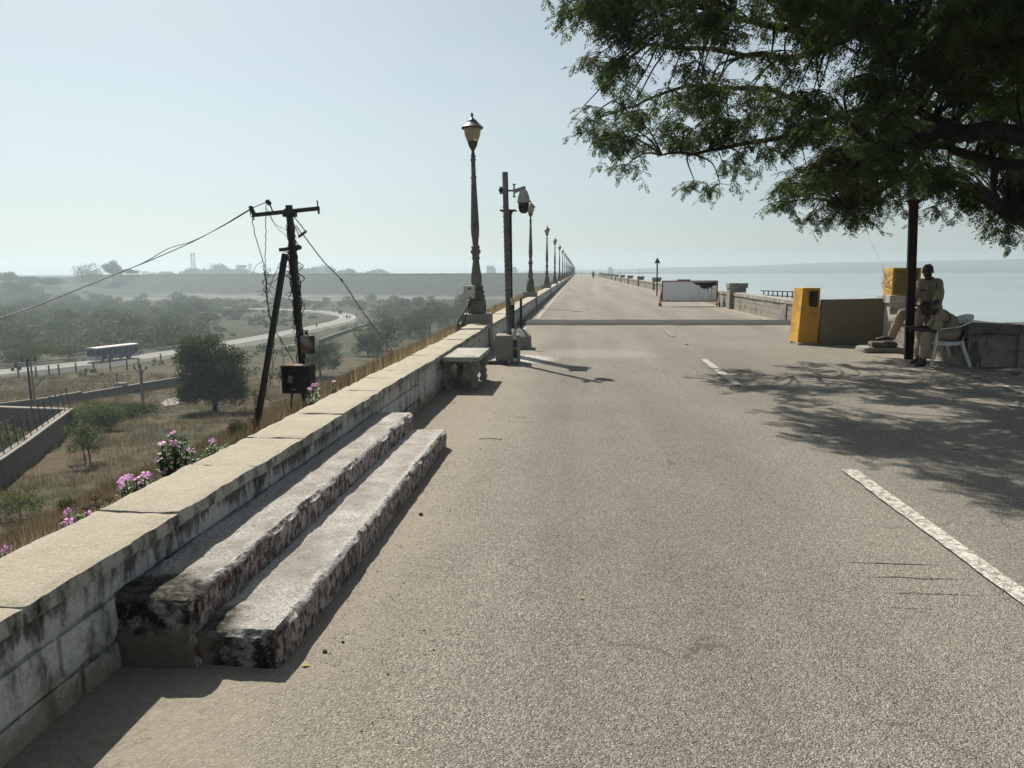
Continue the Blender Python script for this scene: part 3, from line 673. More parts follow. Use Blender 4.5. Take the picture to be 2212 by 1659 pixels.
# one light mesh for the lamps that are only a few pixels tall
fl_ = MB(); fl_.box2((-0.30, -0.27, -0.4), (0.285, 0.27, 0.70)); fl_.lathe([(0.165, 0.70), (0.16, 1.06), (0.12, 1.10), (0.14, 1.2), (0.11, 1.4), (0.065, 1.75), (0.085, 1.9), (0.06, 2.05), (0.085, 2.35), (0.045, 3.4), (0.036, 3.82), (0.10, 4.02), (0.166, 4.26), (0.216, 4.27), (0.216, 4.29), (0.10, 4.40), (0.02, 4.48), (0.006, 4.57)], 8)
fm = fl_.build('lamp_post', IRON)
tag(fm, 'small lamp standard among the crowded far end of the row, near the vanishing point', 'lamp post', LG); fm.location = (lx, ly+sp*10, 0)
for i in range(11, 33):
    o = fm.copy(); COL.objects.link(o); o.location = (lx, ly+sp*i, 0)
for i in range(0, 36):
    q_ = p0+_fd*(8+16.6*i)-_fn*4.0*0+_fn*3.2
    o = fm.copy(); COL.objects.link(o); o.location = (q_[0], q_[1], 0.0); o['label'] = 'needle-thin lamp standard on the crest of the far dam arm, against the sky'; o['group'] = 'lamp standards on the far dam arm'
# meter box and cables of the first lamp (local to the lamp: base at the origin)
mbx = MB(); mbx.box((-0.115, -0.245, 1.13), (0.215, 0.13, 0.235)); mbx.box((-0.115, -0.245, 1.252), (0.235, 0.15, 0.012))
mo = mbx.build('meter_box', WHITEP, None, bevel=0.004); mo.parent = lamp
lbm = MB().box((-0.10, -0.312, 1.205), (0.055, 0.004, 0.036)); lo_ = lbm.build('label_plate', mat_var('dark_red_label', (0.10, 0.035, 0.03), (0.05, 0.03, 0.03), 60), None); lo_.parent = mo
lt = MB().box((-0.09, -0.315, 1.035), (0.035, 0.012, 0.014), rz=0.0); lt.bar((-0.10, -0.32, 1.04), (-0.075, -0.32, 1.03), 0.01, 0.012); l2 = lt.build('latch', BLACKP, None); l2.parent = mo
cb = MB()
cb.tube(smoothpath([(-0.10, -0.25, 1.01), (-0.13, -0.28, 0.88), (-0.25, -0.29, 0.70), (-0.36, -0.30, 0.52), (-0.37, -0.34, 0.36), (-0.375, -0.36, 0.20)]), 0.012, 6)
cb.tube(smoothpath([(-0.06, -0.25, 1.01), (-0.12, -0.285, 0.85), (-0.20, -0.29, 0.66), (-0.25, -0.30, 0.50), (-0.27, -0.33, 0.44)]), 0.009, 6)
co_ = cb.build('cable', BLACKP, None, smooth=True); co_.parent = lamp

# ---------------------------------------------------------------- camera pole on its concrete block
PY = 12.15
cp = thing('camera_pole', 'grey steel pole wound with cable, carrying security cameras, set in a concrete block', 'camera pole', (-1.17, PY, 0))
bl = MB(); bl.rough((-1.385, PY-0.22, -0.02), (-0.985, PY+0.22, 0.492), 0.08, 0.006, 4, seed=5, rnd=0.006); bl.build('concrete_base', CONC, cp, auto=40)
ptop = gy(1091, 372, PY)
po = MB(); po.tube([(-1.165, PY, 0.48), (ptop[0], PY, ptop[2])], 0.048, 18); po.build('pole', mat_var('grey_green_pole', (0.10, 0.115, 0.108), (0.155, 0.17, 0.16), 5, 0.55, 0.4), cp, auto=40)
wr = MB(); pts = []
for i in range(25*14):
    t = i/(25*14); z = 0.62+t*2.05; w = i/14*2*math.pi
    x0 = -1.165+(ptop[0]+1.165)*(z-0.48)/(ptop[2]-0.48)
    pts.append((x0+0.053*math.cos(w), PY+0.053*math.sin(w), z))
wr.tube(pts, 0.0055, 4); wr.build('cable_winding', BLACKP, cp, smooth=True)
cd = MB(); cd.tube(smoothpath([(-1.04, PY-0.235, 0.10), (-1.045, PY-0.235, 0.42)], 2), 0.031, 12); cd.tube([(-1.09, PY-0.10, 0.56), (-1.095, PY-0.06, 1.0)], 0.031, 12); 
cd.build('conduit', mat_var('dark_green_hose', (0.018, 0.032, 0.030), (0.030, 0.046, 0.042), 14, 0.5, 0.4, bump=0.5, bscale=60), cp, smooth=True)
PVC = mat_var('grey_pvc', (0.33, 0.33, 0.31), (0.42, 0.42, 0.40), 8, 0.5, 0.4)
cf = MB(); cf.tube(smoothpath([(-1.045, PY-0.235, 0.42), (-1.05, PY-0.235, 0.52), (-1.07, PY-0.18, 0.575), (-1.09, PY-0.11, 0.57)]), 0.034, 12)
cf.tube(smoothpath([(-1.095, PY-0.06, 1.0), (-1.10, PY-0.06, 1.06), (-1.125, PY-0.02, 1.10)]), 0.034, 12)
cf.tube([(-1.04, PY-0.235, 0.03), (-1.04, PY-0.235, 0.11)], 0.036, 12); cf.tube([(-1.042, PY-0.235, 0.27), (-1.042, PY-0.235, 0.285)], 0.042, 12); cf.build('pipe_elbow', PVC, cp, smooth=True)
bc = gy(1088, 412, PY)
bcam = MB(); bcam.box((bc[0]-0.01, PY-0.06, bc[2]), (0.105, 0.06, 0.115)); bcam.tube([(bc[0]-0.01, PY-0.085, bc[2]), (bc[0]-0.02, PY-0.22, bc[2]-0.015)], [0.036, 0.042], 14)
bo = bcam.build('bullet_camera', STEEL, cp, auto=40, bevel=0.004)
ln = MB(); ln.tube([(bc[0]-0.0195, PY-0.215, bc[2]-0.0145), (bc[0]-0.0205, PY-0.228, bc[2]-0.016)], 0.034, 14); ln.build('lens', BLACKP, bo, auto=40)
ar = MB(); pz = gy(1131, 408, PY-0.05); az = pz[2]+0.02
ar.box((bc[0]+0.175, PY-0.01, bc[2]+0.0), (0.024, 0.05, 0.20)); ar.bar((bc[0]+0.05, PY, bc[2]), (bc[0]+0.17, PY, bc[2]), 0.03, 0.03)
for dz in (-.1, .1): ar.bar((bc[0]+0.15, PY, bc[2]+dz), (bc[0]+0.205, PY, bc[2]+dz), 0.02, 0.02)
ar.prism([(bc[0]+0.185, bc[2]-0.05), (bc[0]+0.185, bc[2]+0.02), (pz[0]+0.03, az+0.03), (pz[0]+0.03, az-0.02)], lambda u, v, d: (u, d, v), PY-0.05, PY-0.01)
ar.tube([(pz[0], PY-0.03, az+0.02), (pz[0], PY-0.03, az-0.04)], 0.03, 12)
ao = ar.build('bracket', STEEL, cp, bevel=0.003)
dz0 = gy(1131, 461, PY-0.05)[2]; H_ = az-0.02-dz0
dm = MB(); dm.lathe([(0.03, 1.0), (0.055, 0.93), (0.078, 0.82), (0.095, 0.68), (0.105, 0.52), (0.108, 0.48), (0.108, 0.44), (0.09, 0.43)], 24, c=(0, 0, 0))
dm.v = [(v[0]+pz[0], v[1]+PY-0.03, dz0+v[2]*H_) for v in dm.v]
do_ = dm.build('dome_camera', mat_var('camera_housing', (0.33, 0.335, 0.32), (0.40, 0.405, 0.39), 5, 0.45, 0.4), cp, auto=40)
db = MB(); db.lathe([(0.088, 0.45), (0.094, 0.40), (0.092, 0.28), (0.078, 0.12), (0.05, 0.02), (0.01, 0.0)], 24); db.v = [(v[0]+pz[0], v[1]+PY-0.03, dz0+v[2]*H_) for v in db.v]
k = NT('tinted_dome'); k.base((0.006, 0.006, 0.008), 0.12, 0.5); db.build('dome_glass', k.m, do_, smooth=True)
# conduit lying on the ground from the wall to the pole
gp = thing('ground_conduit', 'dark conduit pipe lying on the ground between bench and camera pole block', 'pipe', (-1.4, 11.9, 0))
MB().tube([(-1.77, 11.85, 0.035), (-1.45, 11.88, 0.035), (-1.14, 11.92, 0.03)], 0.034, 12).build('pipe', mat_var('dark_grey_pipe', (0.05, 0.055, 0.052), (0.09, 0.095, 0.09), 9, 0.5, 0.4), gp, smooth=True)
MB().tube([(-1.16, 11.92, 0.031), (-1.135, 11.92, 0.03)], 0.041, 12).tube([(-1.72, 11.855, 0.035), (-1.70, 11.855, 0.035)], 0.041, 12).build('pipe_collar', PVC, gp, smooth=True)

# steel gate post behind the pole, and the low block with a rod
RUST = mat_var('rusty_dark_paint', (0.035, 0.018, 0.014), (0.075, 0.026, 0.018), 5, 0.7, 0.3, bump=0.3, bscale=30, dirt=(0.018, 0.018, 0.02), dscale=2.0, dthr=(0.48, 0.60))
def hpost(name, x, y, htop, w, plate, label, group, lean=0.0, yaw=0.0):
    t = thing(name, label, 'post', (x, y, 0), group)
    M3 = Matrix.Rotation(yaw, 3, 'Z')
    f = MB(); wv = w
    for s in (-1, 1): f.add([Vector((x, y, 0))+M3 @ Vector((sx*wv*0.5, s*wv*0.5+e, z))+Vector((lean*(z/htop), 0, 0)) for z in (-0.1, htop) for (sx, e) in ((-1, -0.006), (1, -0.006), (1, 0.006), (-1, 0.006))], [(3, 2, 1, 0), (4, 5, 6, 7), (0, 1, 5, 4), (1, 2, 6, 5), (2, 3, 7, 6), (3, 0, 4, 7)])
    f.build('flange', RUST, t)
    g = MB(); g.add([Vector((x, y, 0))+M3 @ Vector((sx*0.006, e*(wv*0.5-0.007), z))+Vector((lean*(z/htop), 0, 0)) for z in (-0.1, htop) for (sx, e) in ((-1, -1), (1, -1), (1, 1), (-1, 1))], [(3, 2, 1, 0), (4, 5, 6, 7), (0, 1, 5, 4), (1, 2, 6, 5), (2, 3, 7, 6), (3, 0, 4, 7)])
    g.build('web', RUST, t)
    h = MB(); h.box((x+lean, y, htop+0.008), (plate, plate*0.8, 0.014), rz=yaw); h.box((x+lean, y, htop-0.03), (w*1.3, w*1.2, 0.05), taper=1.25, rz=yaw); h.build('top_plate', RUST, t)
    return t
hx = gy(1101, 600, 13.1)
hpost('steel_post', hx[0], 13.1, gy(1100, 456, 13.1)[2], 0.105, 0.36, 'dark rusty steel post with flat top plate, behind the grey camera pole', 'rusty gate posts either side of the road', lean=-0.02, yaw=R(90))
rb = thing('weighted_rod', 'short dark iron rod standing in a low pyramid-topped concrete block', 'bollard', (-1.12, 14.5, 0))
bb = MB(); bb.add([(-1.42, 14.27, -0.02), (-0.94, 14.27, -0.02), (-0.94, 14.75, -0.02), (-1.42, 14.75, -0.02), (-1.40, 14.28, 0.25), (-0.95, 14.28, 0.25), (-0.95, 14.74, 0.25), (-1.40, 14.74, 0.25), (-1.20, 14.44, 0.40), (-1.09, 14.44, 0.40), (-1.09, 14.55, 0.40), (-1.20, 14.55, 0.40)],
   [(0, 1, 5, 4), (1, 2, 6, 5), (2, 3, 7, 6), (3, 0, 4, 7), (4, 5, 9, 8), (5, 6, 10, 9), (6, 7, 11, 10), (7, 4, 8, 11), (8, 9, 10, 11), (3, 2, 1, 0)])
bb.build('concrete_block', CONC, rb, bevel=0.015)
MB().tube([(-1.145, 14.5, 0.36), (-1.145, 14.5, 1.02)], 0.026, 10).build('rod', BLACKP, rb, auto=40)
# ---------------------------------------------------------------- parapet on the water side
def rubble(name, bw, rh, c1, c2, mo, bstr):
  k = NT(name)
  br = k.n('ShaderNodeTexBrick'); v = k.n('ShaderNodeCombineXYZ'); xx = k.xyz()
  k.put(v.inputs[0], k.math('ADD', xx[1], xx[0])); k.put(v.inputs[1], xx[2]); k.put(br.inputs['Vector'], v.outputs[0])
  wv_ = k.n('ShaderNodeVectorMath', operation='ADD'); k.put(wv_.inputs[0], v.outputs[0])
  nzv = k.n('ShaderNodeTexNoise'); k.put(nzv.inputs[0], k.co); nzv.inputs['Scale'].default_value = 4.0
  sc_ = k.n('ShaderNodeVectorMath', operation='SCALE'); k.put(sc_.inputs[0], nzv.outputs[1]); sc_.inputs['Scale'].default_value = 0.05
  k.put(wv_.inputs[1], sc_.outputs[0]); k.put(br.inputs['Vector'], wv_.outputs[0])
  br.inputs['Scale'].default_value = 1.0; br.inputs['Brick Width'].default_value = bw; br.inputs['Row Height'].default_value = rh
  br.inputs['Mortar Size'].default_value = 0.012; br.inputs['Mortar Smooth'].default_value = 0.4
  br.inputs['Color1'].default_value = (*c1, 1); br.inputs['Color2'].default_value = (*c2, 1); br.inputs['Mortar'].default_value = (*mo, 1)
  c = k.mix(k.ramp(k.noise(7, 7, 0.75), [(0.42, 0.0), (0.70, 0.8)]), br.outputs[0], (0.34, 0.315, 0.265))
  c = k.mix(k.ramp(k.noise(3.2, 6, 0.7, vec=k.map((1, 1, 0.5))), [(0.56, 0.0), (0.66, 0.75)]), c, (0.06, 0.055, 0.048))
  h = k.math('MULTIPLY_ADD', br.outputs[1], -1.2, k.math('MULTIPLY', k.noise(16, 6, 0.7), 1.3))
  k.bump(h, bstr, 0.03); return k.base(c, 0.92, 0.15)

RUBBLE = rubble('rubble_stone', 0.40, 0.195, (0.25, 0.232, 0.195), (0.30, 0.28, 0.235), (0.17, 0.155, 0.13), 1.0)
DRESSED = rubble('dressed_blocks', 0.62, 0.29, (0.185, 0.172, 0.142), (0.225, 0.21, 0.175), (0.155, 0.142, 0.118), 0.6)
CAPR = granite('worn_coping', (0.235, 0.22, 0.185), (0.33, 0.31, 0.265), (0.42, 0.40, 0.34), side=False)
RX = 6.42
PIL = [15.25+15.3*i for i in range(36)]
rw = thing('parapet_wall', 'rough stone parapet with pale coping along the lake side of the road', 'wall', (RX+0.2, 20, 0))
b = MB(); c = MB(); pr = MB()
for i, y0 in enumerate(PIL[:-1]):
    y1 = PIL[i+1]-0.30; y0 += 0.30
    st = 0.20 if i < 2 else 0
    if st:
        b.rough((RX, y0, -0.5), (RX+0.42, y1, 0.545), 0.16, 0.012, 4, seed=i*2.0)
        y = y0
        while y < y1-0.05:
            L = random.uniform(0.5, 0.9); y2 = min(y+L, y1)
            c.rough((RX-0.045, y+0.006, 0.548), (RX+0.46, y2-0.006, 0.685), 0.10, 0.007, 5, seed=y, rnd=0.010); y = y2
        ym = (y0+y1)/2; pr.box2((RX-0.03, ym-0.28, -0.4), (RX+0.3, ym+0.28, 0.544))
    else:
        b.box2((RX, y0, -0.5), (RX+0.42, y1, 0.545)); c.box2((RX-0.045, y0, 0.548), (RX+0.46, y1, 0.685))
        if i < 8: ym = (y0+y1)/2; pr.box2((RX-0.03, ym-0.28, -0.4), (RX+0.3, ym+0.28, 0.544))
# near end: up to the corner where the wall turns away from the road
b.rough((RX-0.14, 12.32, -0.5), (RX+0.50, 14.93, 0.535), 0.16, 0.012, 4, seed=77)
nb = MB(); nb.rough((RX-0.14, 12.02, -0.5), (7.02, 12.33, 0.535), 0.12, 0.007, 4, seed=17)
nb.rough((7.02, 11.96, -0.5), (12.5, 12.40, 0.56), 0.25, 0.008, 3, seed=27); nb.build('end_blocks', DRESSED, rw, auto=50)
c.rough((RX-0.19, 12.36, 0.538), (RX+0.62, 14.93, 0.685), 0.09, 0.007, 5, seed=7, rnd=0.012)
b.build('rubble_wall', RUBBLE, rw, auto=50); c.build('coping', CAPR, rw, auto=50); pr.build('pier', CONC, rw)
e = MB(); e.prism([(RX-0.20, 0.538), (7.03, 0.538), (7.03, 0.70), (RX-0.07, 0.70), (RX-0.15, 0.685), (RX-0.19, 0.645)], lambda u, v, d: (u, d, v), 11.94, 12.352)
e.build('corner_coping', mat_var('dark_coping', (0.10, 0.095, 0.085), (0.16, 0.15, 0.135), 4, 0.9, 0.15, bump=0.6, bscale=50, dirt=(0.055, 0.05, 0.046)), rw, bevel=0.045, seg=4)
e2 = MB(); e2.prism([(7.036, 0.565), (12.5, 0.565), (12.5, 0.70), (7.036, 0.70)], lambda u, v, d: (u, d, v), 11.90, 12.44)
e2.build('coping_return', CONCL, rw, bevel=0.03)
# pillars with cap blocks
PLG = 'square pillars of the lake side parapet'
def pillar(y, label, near=False):
    t = thing('wall_pillar', label, 'pillar', (RX+0.1, y, 0), PLG)
    MB().box2((RX-0.16, y-0.292, -0.5), (RX+0.50, y+0.292, 0.86 if not near else 0.90)).build('shaft', CONC if not near else PILW, t, bevel=0.012)
    MB().box2((RX-0.20, y-0.34, 0.86 if not near else 0.90), (RX+0.56, y+0.34, 1.06)).build('cap_block', CONC if not near else PILW, t, bevel=0.015)
    return t
PILW = mat_var('stained_white_pillar', (0.33, 0.32, 0.29), (0.46, 0.445, 0.41), 5, 0.9, 0.15, bump=0.4, bscale=50, dirt=(0.17, 0.135, 0.095), dscale=3)
p_a = pillar(PIL[0], 'stained white pillar carrying the yellow cabinet, behind the seated guards', True)
p_b = pillar(PIL[1], 'grey pillar with a broad cap just right of the white barrier board')
p_c = pillar(PIL[2], 'grey pillar whose cap peeps over the top of the white barrier board')
for i in range(3, 14): dup(p_b, (RX+0.1, PIL[i], 0), None, 'small grey pillar of the lake side parapet, farther off than the barrier board' if i > 3 else 'grey pillar next to the foot of the triangular road sign')
# the yellow cabinet on the near pillar
YEL = mat_var('yellow_paint', (0.50, 0.265, 0.035), (0.60, 0.33, 0.05), 2.5, 0.55, 0.35, dirt=(0.36, 0.20, 0.045), dscale=2.0, bump=0.08, bscale=40)
YELD = mat_var('faded_yellow_paint', (0.48, 0.30, 0.075), (0.58, 0.38, 0.11), 4, 0.65, 0.3, dirt=(0.30, 0.19, 0.07), dscale=4)
yc = thing('control_cabinet', 'faded yellow control cabinet with loose wires on top of the stained white pillar', 'cabinet', (RX+0.1, PIL[0], 1.06))
MB().box2((RX-0.14, PIL[0]-0.24, 1.062), (RX+0.40, PIL[0]+0.20, 1.605)).build('body', YELD, yc, bevel=0.01)
dd = MB(); dd.box2((RX-0.10, PIL[0]-0.252, 1.10), (RX+0.36, PIL[0]-0.241, 1.57)); dd.build('door', mat_var('dull_yellow_door', (0.17, 0.12, 0.035), (0.22, 0.16, 0.05), 5, 0.7, 0.3, dirt=(0.28, 0.27, 0.24), dscale=5, dthr=(0.55, 0.6)), yc)
wi = MB(); x_ = RX-0.155; yy = PIL[0]
for (pp) in ([(0.20, 1.60), (0.05, 1.40), (-0.12, 1.30), (0.12, 1.28), (0.0, 1.38), (-0.2, 1.45)], [(0.18, 1.46), (-0.02, 1.50), (-0.22, 1.53)], [(0.2, 1.42), (0.10, 1.30), (-0.05, 1.24), (-0.22, 1.26)], [(0.21, 1.33), (0.1, 1.20), (-0.08, 1.15), (-0.2, 1.19)]):
    wi.tube(smoothpath([(x_-random.uniform(0, .02), yy+a, z) for a, z in pp]), 0.0045, 5)
wi.build('loose_wire', BLACKP, yc, smooth=True)
w_ = thing('overhead_wire', 'thin wire slanting from the tree foliage down to the yellow cabinet', 'wire', (RX-0.14, PIL[0]+0.2, 1.6))
wa = gy(1868, 490, 20.0); MB().tube([(RX-0.14, PIL[0]+0.19, 1.605)]+[(RX-0.14+(wa[0]-RX+0.14)*t-0.0, PIL[0]+0.19+(wa[1]-PIL[0]-0.19)*t, 1.605+(wa[2]-1.605)*t-0.05*math.sin(math.pi*t)) for t in (0.25, 0.5, 0.75, 1.0, 1.6, 2.2)], 0.006, 5).build('strand', STEEL, w_, smooth=True)

# ---------------------------------------------------------------- yellow boom gate cabinet and the concrete slab
yb = thing('gate_cabinet', 'bright yellow tapered gate cabinet with a black reader box beside the grey slab', 'cabinet', (4.85, 15.7, 0))
a = [(4.66, 15.52), (5.07, 15.50), (5.09, 15.92), (4.62, 15.98)]
tp = [(4.735, 15.60), (5.085, 15.58), (5.10, 15.90), (4.66, 15.97)]
V = [(x, y, 0.04) for x, y in a]+[(x, y, 1.195) for x, y in tp]
MB().add(V, [(3, 2, 1, 0), (4, 5, 6, 7), (0, 1, 5, 4), (1, 2, 6, 5), (2, 3, 7, 6), (3, 0, 4, 7)]).build('body', YEL, yb, bevel=0.008)
MB().box2((4.65, 15.42, -0.02), (5.085, 16.0, 0.045)).build('plinth', CONC, yb, bevel=0.01)
rd = MB(); rd.box2((4.865, 15.535, 0.815), (5.02, 15.585, 1.13)); rd.box2((4.915, 15.50, 0.80), (5.015, 15.54, 1.135)); rd.build('reader_box', BLACKP, yb, bevel=0.006)
sb = thing('concrete_slab_wall', 'plain grey-brown rendered slab wall between the yellow gate cabinet and the white pillar', 'wall', (5.8, 15.3, 0))
V = []
RENDER = mat_var('brown_render', (0.15, 0.128, 0.094), (0.20, 0.172, 0.13), 1.6, 0.9, 0.15, bump=0.3, bscale=60, dirt=(0.155, 0.125, 0.088), dscale=1.8)
q = MB(); q.prism([(5.095, -0.02), (6.49, -0.02), (6.50, 0.985), (6.44, 1.0), (5.8, 0.975), (5.10, 0.955)], lambda u, v, d: (u, d-0.28*(u-5.13)/1.4, v), 15.46, 15.60); q.build('slab', RENDER, sb, bevel=0.012)
q = MB(); q.rough((5.35, 14.93, -0.02), (6.1, 15.2, 0.02), 0.08, 0.012, 6); q.build('foot', CONC, sb)
s_ = thing('kerb_stone', 'flat grey kerb stone lying at the foot of the rendered slab wall', 'stone', (5.9, 14.6, 0)); k_ = MB(); k_.rough((5.45, 14.02, -0.02), (6.22, 14.50, 0.105), 0.05, 0.010, 6, seed=1, rnd=0.01); k_.build('block', CONC, s_, auto=50)
s_ = thing('broken_brick', 'broken mossy block lying on the flat kerb stone under the guard\'s shoe', 'stone', (6.0, 14.4, 0.1)); k_ = MB(); k_.rough((5.62, 14.06, 0.098), (6.08, 14.34, 0.205), 0.035, 0.016, 7, seed=4, rnd=0.015); k_.build('block', mat_var('dark_block', (0.07, 0.065, 0.055), (0.16, 0.15, 0.13), 9, 0.9, 0.1, bump=0.6), s_, auto=50)
for i, (xa, ya, xb, yb_, z, lab) in enumerate(((6.35, 11.35, 7.25, 11.62, 0.05, 'long edging stone in front of the dark corner of the lake side parapet'), (6.45, 10.55, 7.3, 11.0, 0.05, 'flat paving stone near the right edge beyond the edge line'), (6.55, 10.1, 7.4, 10.45, 0.10, 'rounded pale stone lowest at the right edge beyond the edge line'))):
    s_ = thing('edging_stone', lab, 'stone', ((xa+xb)/2, (ya+yb_)/2, 0)); MB().rough((xa, ya, -0.03), (xb, yb_, z), 0.06, 0.012, 5, seed=i*3+1, rnd=0.015).build('block', CONC, s_, auto=50)
hb = gy(1963, 773, 13.1); ht_ = gy(1974, 432, 13.1)
hpost('steel_post', 5.86, 13.1, ht_[2]-0.02, 0.118, 0.335, 'dark red rusty steel post with flat top plate, in front of the seated guards', 'rusty gate posts either side of the road', lean=ht_[0]-5.86, yaw=R(78))

# ---------------------------------------------------------------- wheeled barrier board
bt = thing('barrier_board', 'white barrier board on wheels with a rusted-through upper corner, parked across the road', 'barrier', (4.95, 32.5, 0))
tl, tr = gy(1430, 606, 32.5), gy(1551, 608, 32.5); zb = 0.21; zt = 1.145; xl, xr = tl[0], tr[0]; YB = 32.5
k = NT('chalky_white_board')
c = k.ramp(k.noise(2.0, 6, 0.65), [(0.3, (0.70, 0.71, 0.71)), (0.7, (0.80, 0.80, 0.79))])
rs = k.math('MULTIPLY', k.ramp(k.noise(3.5, 6, 0.7, vec=k.map((3.5, 1, 0.35))), [(0.50, 0.0), (0.64, 0.75)]), k.math('MULTIPLY', k.mrange(k.xyz()[0], 5.2, 5.7), k.mrange(k.xyz()[2], 0.95, 0.6, 0.3, 1.0)))
c = k.mix(rs, c, (0.34, 0.25, 0.15)); k.base(c, 0.7, 0.2); BW = k.m
MB().box2((xl+0.045, YB-0.012, zb+0.045), (xr-0.045, YB+0.012, zt-0.045)).build('panel', BW, bt)
REDP = mat_var('worn_red_paint', (0.20, 0.045, 0.035), (0.28, 0.075, 0.06), 5, 0.7, 0.3, dirt=(0.10, 0.05, 0.04), dscale=4)
fr = MB(); fr.box2((xl, YB-0.03, zt-0.045), (xr, YB+0.03, zt)); fr.box2((xl, YB-0.03, zb), (xr, YB+0.03, zb+0.045)); fr.box2((xl, YB-0.03, zb+0.045), (xl+0.045, YB+0.03, zt-0.045)); fr.box2((xr-0.045, YB-0.03, zb+0.045), (xr, YB+0.03, zt-0.045))
for x, s in ((xl, -1), (xr, 1)):
    for sy in (-1, 1): fr.bar((x+0.02*s, YB+0.03*sy, 0.65), (x+0.05*s, YB+0.30*sy, 0.14), 0.035, 0.035)
    fr.bar((x+0.05*s, YB-0.32, 0.14), (x+0.05*s, YB+0.32, 0.14), 0.04, 0.04)
fr.build('frame', REDP, bt)
for x in (xl-0.05, xr+0.05):
    for sy in (-0.3, 0.3):
        w = MB(); w.tube([(x-0.025, YB+sy, 0.066), (x+0.025, YB+sy, 0.066)], 0.066, 14); w.box((x, YB+sy, 0.10), (0.075, 0.05, 0.06)); w.build('caster', RUST, bt, auto=40)
hole = [(0.545, 0.935), (0.64, 0.945), (0.80, 0.94), (0.985, 0.965), (0.99, 0.80), (0.93, 0.775), (0.905, 0.70), (0.865, 0.66), (0.855, 0.70), (0.825, 0.52), (0.805, 0.655), (0.765, 0.585), (0.74, 0.645), (0.70, 0.665), (0.685, 0.78), (0.62, 0.82)]
hm_ = MB(); hm_.prism([(xl+0.03+(xr-xl-0.06)*u, zb+0.03+(zt-zb-0.06)*v) for u, v in hole], lambda u, v, d: (u, d, v), YB-0.0165, YB-0.0125)
for (u, v, s) in ((0.89, 0.63, 0.02), (0.92, 0.625, 0.012), (0.56, 0.17, 0.016), (0.59, 0.16, 0.01), (0.1, 0.06, 0.02), (0.12, 0.05, 0.014), (0.72, 0.05, 0.012)):
    hm_.box((xl+(xr-xl)*u, YB-0.0145, zb+(zt-zb)*v), (s*3, 0.004, s*2))
hm_.build('rust_patch', mat_var('burnt_rust', (0.022, 0.013, 0.012), (0.05, 0.028, 0.024), 9, 0.85, 0.15), bt)

# triangular sign seen from behind, on a post by the parapet
sg = gy(1420, 603, 46.5); st_ = gy(1420, 558, 46.5)
ts = thing('road_sign', 'triangular road sign seen from behind on a dark post by the lake side parapet', 'road sign', (sg[0], 46.5, 0))
MB().tube([(sg[0], 46.5, -0.02), (st_[0], 46.5, st_[2]-0.12)], 0.045, 8).build('post', BLACKP, ts)
SGM = mat_var('dark_sign_back', (0.035, 0.036, 0.038), (0.06, 0.06, 0.062), 6, 0.6, 0.3)
z1 = st_[2]+0.03; MB().prism([(-0.19, z1-0.34), (0.19, z1-0.34), (0.02, z1), (-0.02, z1)], lambda u, v, d: (st_[0]+u, d, v), 46.42, 46.445).build('plate', SGM, ts)

# steel railing of a landing stage, below the parapet on the lake
rl = thing('jetty_railing', 'dark steel railing of a landing stage standing over the lake behind the parapet', 'railing', (24, 90, -5))
ra, rb2 = gy(1650, 628, 70), gy(1712, 630, 66)
r_ = MB()
zt_ = ra[2]
for i in range(7):
    t = i/6; x = ra[0]+(rb2[0]-ra[0])*t; y = ra[1]+(rb2[1]-ra[1])*t; r_.bar((x, y, -6.0), (x, y, zt_), 0.09, 0.09)
r_.build('rail_post', BLACKP, rl)
for nm, dz in (('top_rail', 0.0), ('mid_rail', -0.42)):
    MB().bar((ra[0]-0.3, ra[1], zt_+dz), (rb2[0]+0.3, rb2[1], zt_+dz), 0.08, 0.08).build(nm, BLACKP, rl)

# ---------------------------------------------------------------- white plastic armchair
PLW = mat_var('dirty_white_plastic', (0.56, 0.565, 0.555), (0.66, 0.665, 0.655), 4, 0.45, 0.4, dirt=(0.45, 0.44, 0.42), dscale=5)
ch = thing('plastic_chair', 'white plastic armchair with perforated back, the bent-over guard sitting in it', 'chair', (6.05, 12.25, 0))
CX0, CY0 = 6.03, 12.28            # centre of the seat; the chair faces -X
def cp_(f, s, z): return (CX0-f, CY0+s, z)          # f forward, s sideways (+ = away from us)
sm = MB(); nf, ns = 10, 10
vs = []
for side in (0, 1):
    for i in range(nf+1):
        for j in range(ns+1):
            f = 0.245-0.49*i/nf; wv = 0.235-0.02*i/nf; s = -wv+2*wv*j/ns
            z = 0.415-0.018*math.cos(math.pi*(j/ns-0.5))-0.02*math.sin(math.pi*i/nf)-(0.035 if i == 0 else 0)-0.006*side
            vs.append(cp_(f, s, z))
fs = []; o2 = (nf+1)*(ns+1)
for i in range(nf):
    for j in range(ns):
        a = i*(ns+1)+j; fs += [(a, a+1, a+ns+2, a+ns+1), (o2+a, o2+a+ns+1, o2+a+ns+2, o2+a+1)]
for i in range(nf):
    a = i*(ns+1); fs.append((a, a+ns+1, o2+a+ns+1, o2+a)); a += ns; fs.append((a, o2+a, o2+a+ns+1, a+ns+1))
for j in range(ns):
    fs.append((j, o2+j, o2+j+1, j+1)); a = nf*(ns+1)+j; fs.append((a, a+1, o2+a+1, o2+a))
sm.add(vs, fs); sm.build('seat', PLW, ch, smooth=True)
